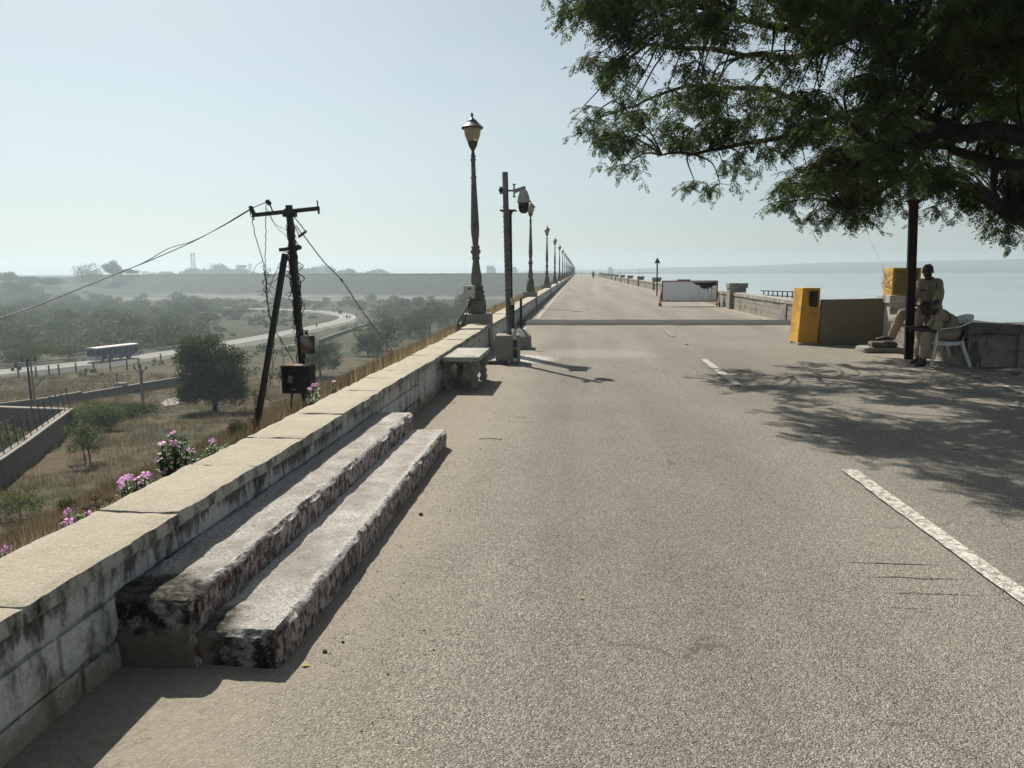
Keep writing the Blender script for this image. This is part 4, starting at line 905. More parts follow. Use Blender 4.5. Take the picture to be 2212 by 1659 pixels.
# back: curved shell with a lattice of holes, rim running into the arm rests
bk = MB(); nu, nv = 18, 11
def bp(u, v, off=0.0):                    # u -1..1 around, v 0..1 up
    ang = u*1.05; rad = 0.275+0.05*v; f = -0.03-rad*math.cos(ang)*0.82-0.07*v+off*math.cos(ang); s = (rad+off)*math.sin(ang)*1.04
    z = 0.415+v*(0.415-0.10*abs(u)**2.2)
    return cp_(f, s, z)
for off in (0.0, 0.007):
    base_ = len(bk.v); bk.v += [bp(-1+2*i/nu, j/nv, off) for i in range(nu+1) for j in range(nv+1)]
    for i in range(nu):
        for j in range(nv):
            if 1 < j < nv-1 and i % 2 == 1 and (j % 2 == 0): continue
            a = base_+i*(nv+1)+j; bk.f.append((a, a+1, a+nv+2, a+nv+1))
bk.build('backrest', PLW, ch, smooth=True)
rim = MB(); rim.tube(smoothpath([bp(-1+2*i/12, 1.0) for i in range(13)], 3), 0.013, 8)
rim.build('back_rim', PLW, ch, smooth=True)
def strip(pts, w, t):
    m = MB(); P = smoothpath(pts, 5); n = len(P); vs = []
    for i, p in enumerate(P):
        d = (P[min(i+1, n-1)]-P[max(i-1, 0)]).normalized(); s = Vector((0, 1, 0)); up = d.cross(s).normalized()
        ww = w[0]+(w[1]-w[0])*i/(n-1)
        for a, b in ((-1, -1), (1, -1), (1, 1), (-1, 1)): vs.append(p+s*a*ww/2+up*b*t/2)
    fs = [(3, 2, 1, 0), tuple(4*(n-1)+q for q in range(4))]
    for i in range(n-1):
        for q in range(4): fs.append((4*i+q, 4*i+(q+1) % 4, 4*i+4+(q+1) % 4, 4*i+4+q))
    return m.add(vs, fs)
for s in (-1, 1):
    e0 = bp(s*0.98, 0.99); 
    strip([e0, cp_(-0.10, s*0.285, 0.665), cp_(0.06, s*0.287, 0.635), cp_(0.20, s*0.28, 0.615), cp_(0.248, s*0.278, 0.575), cp_(0.258, s*0.277, 0.50)], (0.03, 0.052), 0.018).build('armrest', PLW, ch, bevel=0.004)
    strip([cp_(0.255, s*0.277, 0.51), cp_(0.262, s*0.272, 0.36), cp_(0.30, s*0.268, -0.0)], (0.055, 0.045), 0.032).build('front_leg', PLW, ch, bevel=0.006)
    strip([cp_(-0.14, s*0.245, 0.43), cp_(-0.20, s*0.25, 0.27), cp_(-0.31, s*0.255, 0.0)], (0.07, 0.042), 0.04).build('back_leg', PLW, ch, bevel=0.006)
    strip([cp_(0.25, s*0.245, 0.385), cp_(0.0, s*0.24, 0.375), cp_(-0.16, s*0.235, 0.39)], (0.02, 0.02), 0.06).build('seat_rail', PLW, ch)
# ---------------------------------------------------------------- people
SKIN = mat_var('dark_brown_skin', (0.040, 0.021, 0.014), (0.058, 0.031, 0.020), 20, 0.5, 0.35)
KH = NT('khaki_cloth'); c = KH.ramp(KH.noise(9, 5), [(0.3, (0.245, 0.210, 0.152)), (0.7, (0.315, 0.272, 0.200))])
KH.bump(KH.math('ADD', KH.noise(16, 3, 0.5, vec=KH.map((1, 1, 0.6)), dist=1.5), KH.math('MULTIPLY', KH.noise(400, 2), 0.1)), 0.8, 0.02); KHAKI = KH.base(c, 0.9, 0.1)
HAIR = mat_var('black_hair', (0.008, 0.007, 0.007), (0.016, 0.014, 0.013), 60, 0.6, 0.3, bump=0.6, bscale=150)
LEATHER = mat_var('black_leather', (0.010, 0.010, 0.011), (0.020, 0.020, 0.021), 20, 0.35, 0.5, bump=0.2, bscale=90)
CORD = mat_var('dark_red_cord', (0.05, 0.012, 0.012), (0.075, 0.02, 0.018), 60, 0.8, 0.2)
def remesh(name, mb, voxel, mat, parent, smooth=2, fac=0.5):
    me = bpy.data.meshes.new(name); me.from_pydata(mb.v, [], mb.f); me.update()
    bm = bmesh.new(); bm.from_mesh(me); bmesh.ops.recalc_face_normals(bm, faces=bm.faces); bm.to_mesh(me); bm.free()
    o = bpy.data.objects.new('tmp', me); COL.objects.link(o)
    r = o.modifiers.new('r', 'REMESH'); r.mode = 'VOXEL'; r.voxel_size = voxel; r.use_smooth_shade = True
    s = o.modifiers.new('s', 'SMOOTH'); s.factor = fac; s.iterations = smooth
    dg = bpy.context.evaluated_depsgraph_get(); m2 = bpy.data.meshes.new_from_object(o.evaluated_get(dg))
    bpy.data.objects.remove(o); m2.name = name; m2.materials.clear(); m2.materials.append(mat)
    m2.polygons.foreach_set('use_smooth', [True]*len(m2.polygons))
    q = bpy.data.objects.new(name, m2); COL.objects.link(q)
    if parent is not None:
        q.parent = parent
        if parent.type == 'EMPTY': q.location = -Vector(parent.location)
    return q
def limb(mb, pts, rs, n=12):
    P = [Vector(p) for p in pts]
    for i in range(len(P)-1):
        mb.tube([P[i].lerp(P[i+1], t) for t in (0, 0.25, 0.5, 0.75, 1)], [rs[i]+(rs[i+1]-rs[i])*t for t in (0, 0.25, 0.5, 0.75, 1)], n)
    for p, r in zip(P, rs): mb.ell(p, (r*0.995,)*3, 12)
    return mb
def frame(F, U):
    F = Vector(F).normalized(); U = Vector(U); U = (U-F*U.dot(F)).normalized(); Rr = F.cross(U)
    return F, U, Rr, Matrix((Rr, F, U)).transposed()       # local x = his right, y = forward, z = up
def hand(mb, wrist, direction, palmnormal, curl, thumbside, spread=0.35):
    D = Vector(direction).normalized(); N = Vector(palmnormal); N = (N-D*N.dot(D)).normalized(); T = D.cross(N)*thumbside
    w = Vector(wrist)
    for k, off in enumerate((0.030, 0.010, -0.010, -0.029)):
        limb(mb, [w+T*off*0.55, w+D*0.085+T*off], [0.017, 0.0125], 8)
        L = (0.072, 0.080, 0.074, 0.056)[k]; p = w+D*0.085+T*off; d = D.copy(); pts = [p]
        for j, seg in enumerate((0.45, 0.32, 0.23)):
            d = (Matrix.Rotation(-curl*(0.5+0.4*j)*(0.9+0.15*k), 3, T*thumbside) @ d).normalized(); p = p+d*L*seg; pts.append(p)
        limb(mb, pts, [0.0098, 0.0092, 0.0085, 0.0072], 8)
    p = w+D*0.025+T*0.028; q = p+(D*0.6+T*0.75+N*0.2).normalized()*0.04; limb(mb, [p, q, q+(D+T*0.15+N*0.3).normalized()*0.033], [0.014, 0.0105, 0.0085], 8)
def head(mb, c, F, U, s=1.0):
    F, U, Rr, M3 = frame(F, U); c = Vector(c)
    def at(x, y, z): return c+(Rr*x+F*y+U*z)*s
    mb.ell(at(0, -0.012, 0.030), (0.074*s, 0.094*s, 0.088*s), 18, M3)
    mb.ell(at(0, 0.018, -0.035), (0.062*s, 0.072*s, 0.075*s), 16, M3)
    mb.ell(at(0, 0.050, -0.085), (0.032*s, 0.030*s, 0.024*s), 12, M3)             # chin
    mb.ell(at(0, 0.078, 0.028), (0.050*s, 0.014*s, 0.012*s), 12, M3)              # brow
    limb(mb, [at(0, 0.088, 0.015), at(0, 0.104, -0.022)], [0.009*s, 0.015*s], 8)   # nose
    for x in (-1, 1):
        mb.ell(at(x*0.013, 0.094, -0.027), (0.010*s, 0.010*s, 0.008*s), 8, M3)
        mb.ell(at(x*0.076, -0.008, -0.002), (0.010*s, 0.020*s, 0.032*s), 10, M3)   # ears
        mb.ell(at(x*0.038, 0.062, -0.02), (0.022*s, 0.018*s, 0.02*s), 10, M3)      # cheeks
    mb.ell(at(0, 0.084, -0.058), (0.024*s, 0.010*s, 0.006*s), 10, M3); mb.ell(at(0, 0.082, -0.068), (0.020*s, 0.010*s, 0.006*s), 10, M3)
    return at, M3
def hair_cap(at, M3, s, low=0.0, parent=None):
    mb = MB()
    n = 18
    base = MB(); base.ell((0, -0.016, 0.034), (0.080, 0.100, 0.091), 34)
    vs = []
    for v in base.v:
        x, y, z = v; k = 1+0.03*mnoise.noise(Vector((x*45, y*45, z*45)))
        vs.append((x*k, y*k, z*k))
    keep = [f for f in base.f if not all((vs[i][1] > 0.030 and vs[i][2] < 0.082+0.006*math.sin(vs[i][0]*120)) or vs[i][2] < low-0.45*max(0, -vs[i][1]) for i in f)]
    mb.add([at(*v) for v in vs], keep)
    return mb
def shoe(mb, ankle, toe, up=(0, 0, 1), h=0.10):
    a = Vector(ankle); t = Vector(toe); D = t-a; D.z *= 1.0; L = D.length; d = D.normalized()
    limb(mb, [a+Vector((0, 0, 0.13)), a+Vector((0, 0, -0.03))], [0.052, 0.050]); limb(mb, [a+Vector((0, 0, -0.045))-d*0.03, a.lerp(t, 0.5)+Vector((0, 0, -0.012)), t], [0.040, 0.042, 0.034])
    return mb
def person(label, base, J, face, hu, hands, nm='person', belt=True, hs=1.0, leg=0.78, hair_low=0.0, moustache=False, cuffs=None, group=None):
    t = thing(nm, label, 'person', base, group)
    v = {k_: Vector(q) for k_, q in J.items()}
    side = (v['shR']-v['shL']).normalized()
    b = MB()
    def torso(mb, g, upto=1.0, a0=0.0):
        for nm_, wd, r in (('pelvis', 0.085, 0.120), ('waist', 0.075, 0.112), ('chest', 0.095, 0.118), ('upper', 0.115, 0.092)):
            for s in (-1, 0, 1): mb.ell(v[nm_]+side*s*wd, (r+g,)*3, 14)
        for s in (-1, 0, 1):
            W3 = [v['pelvis']+side*s*0.085, v['waist']+side*s*0.075, v['chest']+side*s*0.095, v['upper']+side*s*0.115]
            limb(mb, W3, [0.118+g, 0.110+g, 0.116+g, 0.090+g])
    torso(b, 0.0)
    limb(b, [v['upper'], v['neck'], v['head']], [0.075, 0.058, 0.052])
    for s in 'RL':
        limb(b, [v['upper']+(v['sh'+s]-v['upper'])*0.35, v['sh'+s]], [0.075, 0.062])
        limb(b, [v['sh'+s], v['sh'+s].lerp(v['el'+s], 0.5), v['el'+s], v['el'+s].lerp(v['wr'+s], 0.3), v['wr'+s]], [0.060, 0.050, 0.041, 0.043, 0.028])
        limb(b, [v['hip'+s], v['kn'+s], v['kn'+s].lerp(v['an'+s], 0.35), v['an'+s]], [0.092, 0.062, 0.058, 0.040])
        limb(b, [v['an'+s], v['an'+s].lerp(v['toe'+s], 0.6)+Vector((0, 0, -0.02))], [0.034, 0.018])
    at, M3 = head(b, v['head'], face, hu, hs)
    for a in hands: hand(b, *a)
    body = remesh('body', b, 0.0052, SKIN, t, 2)
    # hair, eyes, moustache
    hair_cap(at, M3, 1, hair_low).build('hair', HAIR, t, smooth=True)
    for x in (-0.030, 0.030):
        e = MB().ell(at(x, 0.070, 0.012), (0.013, 0.010, 0.008), 10, M3); e.build('eye', EYE, t, smooth=True)
        e = MB().tube([at(x*0.45, 0.089, 0.030), at(x, 0.090, 0.035), at(x*1.7, 0.072, 0.028)], [0.004, 0.006, 0.003], 6); e.build('eyebrow', HAIR, t, smooth=True)
    if moustache:
        MB().tube([at(-0.034, 0.076, -0.058), at(-0.014, 0.096, -0.045), at(0.014, 0.096, -0.045), at(0.034, 0.076, -0.058)], [0.004, 0.009, 0.009, 0.004], 6).build('moustache', HAIR, t, smooth=True)
    # clothes
    sh = MB(); torso(sh, 0.014)
    limb(sh, [v['upper'], v['neck'].lerp(v['upper'], 0.45)], [0.085, 0.068])
    for s in 'RL':
        limb(sh, [v['upper']+(v['sh'+s]-v['upper'])*0.3, v['sh'+s]], [0.086, 0.070])
        limb(sh, [v['sh'+s], v['sh'+s].lerp(v['el'+s], 0.5), v['sh'+s].lerp(v['el'+s], 0.86)], [0.071, 0.064, 0.063])
    for i_ in range(len(sh.v)):
        p = Vector(sh.v[i_]); sh.v[i_] = tuple(p+0.010*Vector((mnoise.noise(p*11), mnoise.noise(p*11+Vector((9, 2, 4))), mnoise.noise(p*11+Vector((1, 7, 3))))))
    so_ = remesh('shirt', sh, 0.009, KHAKI, t, 2)
    tr_ = MB()
    for sg in (-1, 0, 1): tr_.ell(v['pelvis']+side*sg*0.085, (0.128,)*3, 14)
    for s in 'RL': limb(tr_, [v['hip'+s], v['hip'+s].lerp(v['kn'+s], 0.5), v['kn'+s], v['kn'+s].lerp(v['an'+s], 0.4), v['kn'+s].lerp(v['an'+s], leg)], [0.112, 0.098, 0.084, 0.082, 0.078])
    for i_ in range(len(tr_.v)):
        p = Vector(tr_.v[i_]); tr_.v[i_] = tuple(p+0.012*Vector((mnoise.noise(p*10), mnoise.noise(p*10+Vector((9, 2, 4))), mnoise.noise(p*10+Vector((1, 7, 3))))))
    remesh('trousers', tr_, 0.009, KHAKI, t, 2)
    for s in 'RL':
        m = MB(); shoe(m, v['an'+s], v['toe'+s]); remesh('boot', m, 0.008, LEATHER, t, 2)
        cu = MB(); a_, c_ = v['sh'+s], v['el'+s]; d_ = (c_-a_).normalized(); q = a_.lerp(c_, 0.84)
        cu.tube([q, q+d_*0.045], [0.069, 0.069], 18); cu.build('cuff', KHAKI, so_, auto=40)
        ep = MB(); ep.bar(v['sh'+s]+Vector((0, 0, 0.080)), v['upper'].lerp(v['neck'], 0.3)+side*(0.055 if s == 'R' else -0.055)+Vector((0, 0, 0.062)), 0.045, 0.010); ep.build('epaulette', KHAKI, so_, bevel=0.003)
    # collar
    Fv = Vector(face).normalized(); up = (v['neck']-v['upper']).normalized()
    co2 = MB(); nb = v['upper'].lerp(v['neck'], 0.75); fd = (M3 @ Vector((0, 1, 0))); fd = (fd-up*fd.dot(up)).normalized(); rt = fd.cross(up)
    pts = [nb+(fd*math.cos(a)+rt*math.sin(a))*0.078+up*(0.012*math.cos(a+math.pi)+0.0) for a in np.linspace(0.35, 2*math.pi-0.35, 15)]
    co2.tube(pts, 0.017, 8); co2.build('collar', KHAKI, so_, smooth=True)
    if belt:
        bl_ = MB(); ax = (v['waist']-v['pelvis']).normalized(); pc = v['pelvis'].lerp(v['waist'], 0.45); fw = side.cross(ax)
        ring = [pc+side*0.205*math.cos(a)+fw*0.134*math.sin(a) for a in np.linspace(0, 2*math.pi, 25)]
        for i in range(24): bl_.bar(ring[i], ring[i+1], 0.012, 0.045, up=ax)
        bl_.build('belt', LEATHER, t)
    return t, v, at, M3, so_
EYE = mat_var('dark_eye', (0.02, 0.016, 0.014), (0.05, 0.045, 0.042), 200, 0.25, 0.5)
# bent-over guard in the chair
P = lambda x, y, Y: tuple(gy(x, y, Y))
J = dict(pelvis=(6.115, 12.27, 0.545), waist=P(2058, 714, 12.27), chest=P(2048, 694, 12.26), upper=P(2033, 681, 12.25), neck=P(2019, 673, 12.24), head=P(2001, 668, 12.22),
         shR=P(2028, 680, 12.41), shL=P(2037, 684, 12.09), elR=P(2006, 708, 12.44), elL=P(2021, 715, 12.03), wrR=P(1981, 708, 12.30), wrL=P(1986, 713, 12.12),
         hipR=(6.09, 12.37, 0.52), hipL=(6.09, 12.17, 0.52), knR=P(1990, 721, 12.42), knL=P(2003, 722, 12.10), anR=P(1984, 774, 12.38), anL=P(1993, 781, 12.07), toeR=P(1970, 783, 12.36), toeL=P(1979, 790, 12.05))
hd = [(J['wrL'], (-1, 0.25, 0.12), (0.1, -0.1, 1), 0.55, -1), (J['wrR'], (-1, -0.35, 0.25), (0.2, -0.3, 1), 0.75, 1)]
g2, v2, at2, M2, sh2 = person('guard in khaki uniform bent over a phone, seated in the white plastic chair', (6.1, 12.25, 0), J, (-0.72, -0.28, -0.62), (-0.58, 0.05, 0.80), hd, hair_low=-0.02, group=None, hs=1.08)
ph = MB(); pc = Vector(J['wrL']).lerp(Vector(J['wrR']), 0.5)+Vector((-0.13, 0.02, 0.035)); ph.box(pc, (0.145, 0.072, 0.009), rot=Matrix.Rotation(R(-8), 3, 'Y'))
po_ = ph.build('phone', BLACKP, None, bevel=0.003); tag(po_, 'dark phone held in both hands by the bent-over seated guard', 'phone')
cr = MB(); a = v2['shL']; cr.tube(smoothpath([a+Vector((0.03, -0.03, 0.085)), a+Vector((0.075, -0.06, 0.03)), a+Vector((0.075, -0.075, -0.05)), a+Vector((0.02, -0.082, -0.09)), a+Vector((-0.035, -0.08, -0.06))]), 0.008, 6); cr.build('shoulder_cord', CORD, sh2, smooth=True)
# guard sitting on the wall
J = dict(pelvis=(6.46, 13.80, 0.825), waist=(6.47, 13.80, 0.97), chest=(6.45, 13.78, 1.145), upper=(6.415, 13.765, 1.305), neck=(6.38, 13.745, 1.415), head=(6.345, 13.72, 1.525),
         shR=(6.285, 13.845, 1.275), shL=(6.545, 13.69, 1.275), elR=(6.13, 13.70, 1.00), elL=(6.44, 13.47, 0.985), wrR=(5.99, 13.50, 0.93), wrL=(6.16, 13.36, 0.945),
         hipR=(6.38, 13.90, 0.80), hipL=(6.47, 13.70, 0.80), knR=(5.93, 13.66, 0.765), knL=(6.11, 13.36, 0.765), anR=(5.97, 14.10, 0.325), anL=(6.10, 13.46, 0.30), toeR=(5.745, 14.19, 0.245), toeL=(5.90, 13.36, 0.22))
hd = [(J['wrR'], (-0.35, -0.85, -0.30), (0.3, -0.1, -0.9), 0.5, 1), (J['wrL'], (-0.9, -0.15, -0.25), (0.0, -0.2, -0.9), 0.45, -1)]
g1, v1, at1, M1, sh1 = person('moustached guard in khaki uniform sitting on the parapet behind the rusty post, facing the camera', (6.45, 13.8, 0.69), J, (-0.42, -0.90, -0.06), (-0.06, -0.06, 1), hd, moustache=True, hair_low=0.012, hs=1.13, leg=0.92)
cr = MB(); a = v1['shL']; cr.tube(smoothpath([a+Vector((-0.02, -0.02, 0.088)), a+Vector((-0.075, -0.075, 0.03)), a+Vector((-0.085, -0.085, -0.07)), a+Vector((-0.06, -0.085, -0.16))]), 0.008, 6); cr.build('shoulder_cord', CORD, sh1, smooth=True)
fwd = Vector((-0.50, -0.87, 0)); nt = v1['chest']+fwd*0.142+Vector((-0.10, 0.06, 0.055))
MB().box(nt, (0.075, 0.006, 0.018), rz=R(-28)).build('name_bar', CORD, sh1)
KHD = mat_var('khaki_seam', (0.135, 0.115, 0.083), (0.17, 0.147, 0.108), 12, 0.9, 0.1)
sd1 = Vector((-0.87, 0.50, 0))
for s in (-1, 1):
    MB().box(v1['chest']+fwd*0.137+sd1*(0.085*s)+Vector((0, 0, 0.035)), (0.095, 0.007, 0.030), rz=R(-30)).build('pocket_flap', KHD, sh1, bevel=0.002)
pl = MB(); pts = [v1['upper']+fwd*0.112+Vector((0, 0, 0.02)), v1['chest']+fwd*0.136, v1['chest'].lerp(v1['waist'], 0.5)+fwd*0.133, v1['waist']+fwd*0.128]
for a, b in zip(pts[:-1], pts[1:]): pl.bar(a, b, 0.028, 0.008, up=fwd)
pl.build('placket', KHD, sh1)
# ---------------------------------------------------------------- leaning electricity pole on the slope
UY = 17.0
U = lambda x, y, dY=0.0: Vector([float(q) for q in gy(x, y, UY+dY)])
TAR = mat_var('tarred_steel', (0.012, 0.014, 0.012), (0.030, 0.030, 0.025), 8, 0.6, 0.35, bump=0.4, bscale=40, dirt=(0.055, 0.035, 0.024), dscale=5, dthr=(0.55, 0.68))
RUSTY = mat_var('rusty_sheet', (0.10, 0.045, 0.028), (0.17, 0.085, 0.055), 7, 0.8, 0.2, bump=0.3, bscale=40, dirt=(0.24, 0.22, 0.20), dscale=3.5, dthr=(0.48, 0.56))
DARKB = mat_var('dark_rusty_sheet', (0.020, 0.016, 0.013), (0.045, 0.030, 0.022), 6, 0.75, 0.25, bump=0.3, bscale=40)
up = thing('utility_pole', 'dark leaning electricity pole with crossarm, strut and tangled dry vines behind the left parapet', 'utility pole', (-6.85, 17, -2.5))
def ibeam(a, b, w, nm, par):
    m = MB(); d = (b-a).normalized(); s = d.cross(Vector((0, 1, 0))).normalized()
    for e in (-1, 1): m.bar(a+s*e*w*0.46, b+s*e*w*0.46, w, w*0.12, up=s)
    m.bar(a, b, w*0.84, w*0.14, up=Vector((0, 1, 0))); return m.build(nm, TAR, par)
pt, pb = U(624, 443), U(664, 925)
pb = pt+(pb-pt)*1.04
ibeam(pb, pt, 0.125, 'pole', up)
s0, s1 = U(616, 548, -0.1), U(551, 945, -0.5); s1 = s0+(s1-s0)*1.15; ibeam(s1, s0, 0.115, 'strut', up)
ca, cb_ = U(545, 465, -0.08), U(690, 450, -0.08)
m = MB(); m.bar(ca, cb_, 0.05, 0.095); xc = MB(); m.build('crossarm', TAR, up)
m = MB(); m.box(U(624, 455, -0.03), (0.20, 0.10, 0.09)); m.bar(U(612, 462), U(640, 462), 0.12, 0.14); m.build('clamp', TAR, up)
def insul(a, b, nm='insulator'):
    m = MB(); d = (b-a).normalized(); L = (b-a).length
    m.tube([a+d*L*t for t in (0, .12, .2, .3, .42, .5, .62, .7, .82, 1)], [0.03, 0.055, 0.062, 0.045, 0.062, 0.045, 0.062, 0.05, 0.055, 0.025], 12); return m.build(nm, BLACKP, up, smooth=True)
insul(U(548, 462, -0.1), U(540, 444, -0.1)); insul(U(584, 442, -0.1), U(575, 432, -0.1))
for a, b in ((U(590, 460, -0.1), U(583, 441, -0.1)), (U(549, 476, -0.1), U(545, 458, -0.1)), (U(685, 433, -0.1), U(688, 462, -0.1)), (U(689, 455, -0.1), U(690, 462, -0.1))):
    MB().tube([a, b], 0.016, 6).build('pin', TAR, up)
m = MB(); m.bar(U(604, 540), U(650, 534), 0.09, 0.08); m.bar(U(636, 536, -0.05), U(647, 534, -0.05), 0.10, 0.12); m.build('strut_bracket', TAR, up)
# guy wire bracket
m = MB(); m.bar(U(645, 512), U(662, 499), 0.06, 0.05); m.build('guy_bracket', RUSTY, up)
for a, b in ((U(631, 463), U(661, 501)), (U(628, 468), U(647, 511)), (U(640, 487), U(652, 506))): MB().tube([a, b], 0.012, 6).build('guy_rod', TAR, up)
# upper rusty meter box with its lever
m = MB(); c0 = U(665, 744, -0.15); m.box(c0, (0.24, 0.24, 0.44), rz=R(-25)); o = m.build('meter_box', RUSTY, up, bevel=0.006)
m = MB(); m.box(c0+Vector((0.13, 0.03, -0.02)), (0.10, 0.02, 0.40), rz=R(-60)); q = m.build('door', DARKB, None); q.parent = o
m = MB(); m.tube([U(673, 752, -0.2), U(679, 762, -0.2)], [0.012, 0.022], 8); q = m.build('lever', BLACKP, None); q.parent = o
m = MB()
for i in range(9):
    a = U(648+random.uniform(0, 16), 722, -0.15); m.tube(smoothpath([a, a+Vector((random.uniform(-.1, .1), random.uniform(-.1, 0), random.uniform(.02, .14))), a+Vector((random.uniform(-.14, .1), random.uniform(-.1, 0), random.uniform(-.05, .08)))], 4), 0.014, 5)
m.build('fuse_wiring', BLACKP, up, smooth=True)
# vines and loose wires
VINE = mat_var('dry_vine', (0.018, 0.014, 0.011), (0.045, 0.036, 0.028), 30, 0.9, 0.1)
m = MB()
for i in range(34):
    t0 = random.uniform(0.08, 0.85); t1 = min(1.0, t0+random.uniform(0.10, 0.30)); ph_ = random.uniform(0, 6.28); n = 16; pts = []; tw = random.choice((-1, 1))*random.uniform(4, 10)
    for j in range(n+1):
        t = t0+(t1-t0)*j/n; p = pt+(pb-pt)*t; w = ph_+tw*(t-t0)*3; rr = 0.085+0.05*random.random()+(0.10 if random.random() < 0.10 else 0)
        pts.append(p+Vector((math.cos(w)*rr, math.sin(w)*rr, random.uniform(-.03, .03))))
    m.tube(smoothpath(pts, 2), random.uniform(0.006, 0.014), 4)
for i in range(14):
    t0 = random.uniform(0.72, 0.95); p = s0+(s1-s0)*t0; pts = [p+Vector((random.uniform(-.09, .09), -0.07, j*0.12*random.uniform(.5, 1.2))) for j in range(6)]; m.tube(smoothpath(pts, 2), 0.008, 4)
m.build('climbing_vine', VINE, up, smooth=True)
def strand(pix, r, wig=0.03, dY=-0.1, sub=6, n=4, mb=None):
    P_ = smoothpath([U(x, y, dY) for x, y in pix], sub); P_ = [p+Vector((random.uniform(-wig, wig), random.uniform(-wig, wig), random.uniform(-wig, wig)*0.4)) for p in P_]
    return (mb or MB()).tube(P_, r, n)
m = MB()
strand([(540, 455), (545, 480), (555, 520), (566, 555), (571, 582), (575, 605), (577, 640), (580, 665), (585, 690), (596, 715), (607, 735), (622, 760), (640, 790)], 0.011, 0.014, mb=m)
strand([(574, 440), (575, 480), (574, 520), (573, 560), (574, 600), (576, 630)], 0.010, 0.016, mb=m)
strand([(570, 582), (574, 600), (574, 630), (578, 655), (580, 680), (588, 705), (590, 720), (592, 750), (587, 790), (580, 825)], 0.010, 0.02, mb=m)
m.build('hanging_wire', VINE, up, smooth=True)
m = MB()
for a, b, c_ in (((576, 450), (590, 480), (622, 499)), ((580, 455), (595, 487), (624, 515)), ((577, 600), (595, 590), (615, 540)), ((577, 615), (600, 600), (617, 552)), ((578, 635), (600, 580), (616, 583)), ((577, 608), (590, 622), (600, 626)), ((575, 620), (585, 632), (595, 641)), ((567, 565), (552, 575), (548, 590)), ((580, 670), (595, 655), (604, 648)), ((580, 595), (568, 610), (578, 628)), ((605, 730), (612, 780), (600, 840)), ((598, 760), (582, 830), (570, 850)), ((569, 850), (590, 870), (622, 862))):
    strand([a, b, c_], 0.007, 0.012, mb=m)
for i in range(16): x = random.uniform(567, 581); y = random.uniform(555, 700); strand([(x, y), (x+random.uniform(-12, 12), y+random.uniform(3, 14)), (x+random.uniform(-16, 16), y+random.uniform(-4, 22))], 0.005, 0.02, mb=m)
m.build('loose_wire', VINE, up, smooth=True)

oc = thing('overhead_cable', 'pair of twisted black overhead cables running from the crossarm insulators out of the left edge', 'cable', (-8, 17, 2.9))
def cable(pix, r, name):
    P_ = [Vector([float(v) for v in gy(x, y, Yd)]) for x, y, Yd in pix]; MB().tube(smoothpath(P_, 8), r, 5).build(name, BLACKP, oc, smooth=True)
cable([(575, 437, 16.9), (540, 452, 16.85), (480, 488, 16.4), (412, 524, 15.8), (330, 560, 15.0), (250, 592, 14.3), (170, 624, 13.6), (85, 658, 12.9), (0, 687, 12.2), (-80, 710, 11.6)], 0.011, 'strand')
cable([(541, 453, 16.85), (480, 489, 16.4), (415, 521, 15.75), (365, 536.5, 15.25), (310, 567.5, 14.8), (250, 592.4, 14.28), (170, 624.4, 13.58), (85, 658.3, 12.88), (0, 687.3, 12.18), (-80, 710.3, 11.6)], 0.009, 'strand')
gw = thing('guy_wire', 'thin stay wire running from the pole bracket down to the slope by the parapet', 'wire', (-4, 15, 0))
P_ = [Vector([float(v) for v in gy(x, y, Yd)]) for x, y, Yd in ((655, 507, 17), (700, 566, 16.6), (738, 605, 16.3), (780, 668, 15.8), (830, 735, 15.2), (868, 784, 14.7), (890, 812, 14.4))]
MB().tube(smoothpath(P_, 5), 0.013, 6).build('strand', TAR, gw, smooth=True)
MB().tube([P_[2]-Vector((0.02, 0, -0.03)), P_[2]+Vector((0.02, 0, -0.03))], 0.024, 8).build('turnbuckle', TAR, gw)

# open switch box on two legs
BY = 16.3
q = lambda x, y, d=0.0: Vector([float(v) for v in gy(x, y, BY+d)])
a, b = q(611, 849), q(669, 790)
sb2 = thing('switch_box', 'open dark switch box with a loose meter inside, below the leaning pole', 'box', (a.x+0.3, BY, a.z))
x0, x1, z0, z1 = a.x, b.x, a.z, b.z; dp = 0.34
m = MB(); th = 0.015
m.box2((x0, BY, z0), (x1, BY+dp, z0+th)); m.box2((x0, BY, z0+th), (x0+th, BY+dp, z1-th)); m.box2((x1-th, BY, z0+th), (x1, BY+dp, z1-th)); m.box2((x0+th, BY+dp-th, z0+th), (x1-th, BY+dp, z1-th))
for (xa, xb, za, zb_) in ((x0-0.01, x1+0.01, z0-0.012, z0+0.02), (x0-0.01, x0+0.025, z0+0.02, z1-0.03), (x1-0.025, x1+0.01, z0+0.02, z1-0.03), (x0-0.01, x1+0.01, z1-0.03, z1-0.018)): m.box2((xa, BY-0.015, za), (xb, BY-0.002, zb_))
m.build('case', DARKB, sb2); MB().box2((x0-0.012, BY-0.02, z1-th), (x1+0.012, BY+dp+0.01, z1+0.004)).build('lid', RUSTY, sb2)
m = MB(); cx_ = x0+(x1-x0)*0.24; cz = z0+(z1-z0)*0.48; m.box((cx_, BY+0.12, cz), (0.13, 0.09, 0.17), rot=Matrix.Rotation(R(12), 3, 'Y')); o = m.build('meter', mat_var('grey_meter', (0.11, 0.11, 0.105), (0.17, 0.17, 0.165), 20, 0.6, 0.3), sb2, bevel=0.01)
m = MB(); m.box((cx_+0.06, BY+0.06, z0+0.075), (0.045, 0.03, 0.018)); m.build('fuse', WHITEP, sb2)
m = MB(); m.box((cx_+0.11, BY+0.06, z0+0.073), (0.03, 0.03, 0.018)); m.build('fuse', WHITEP, sb2)
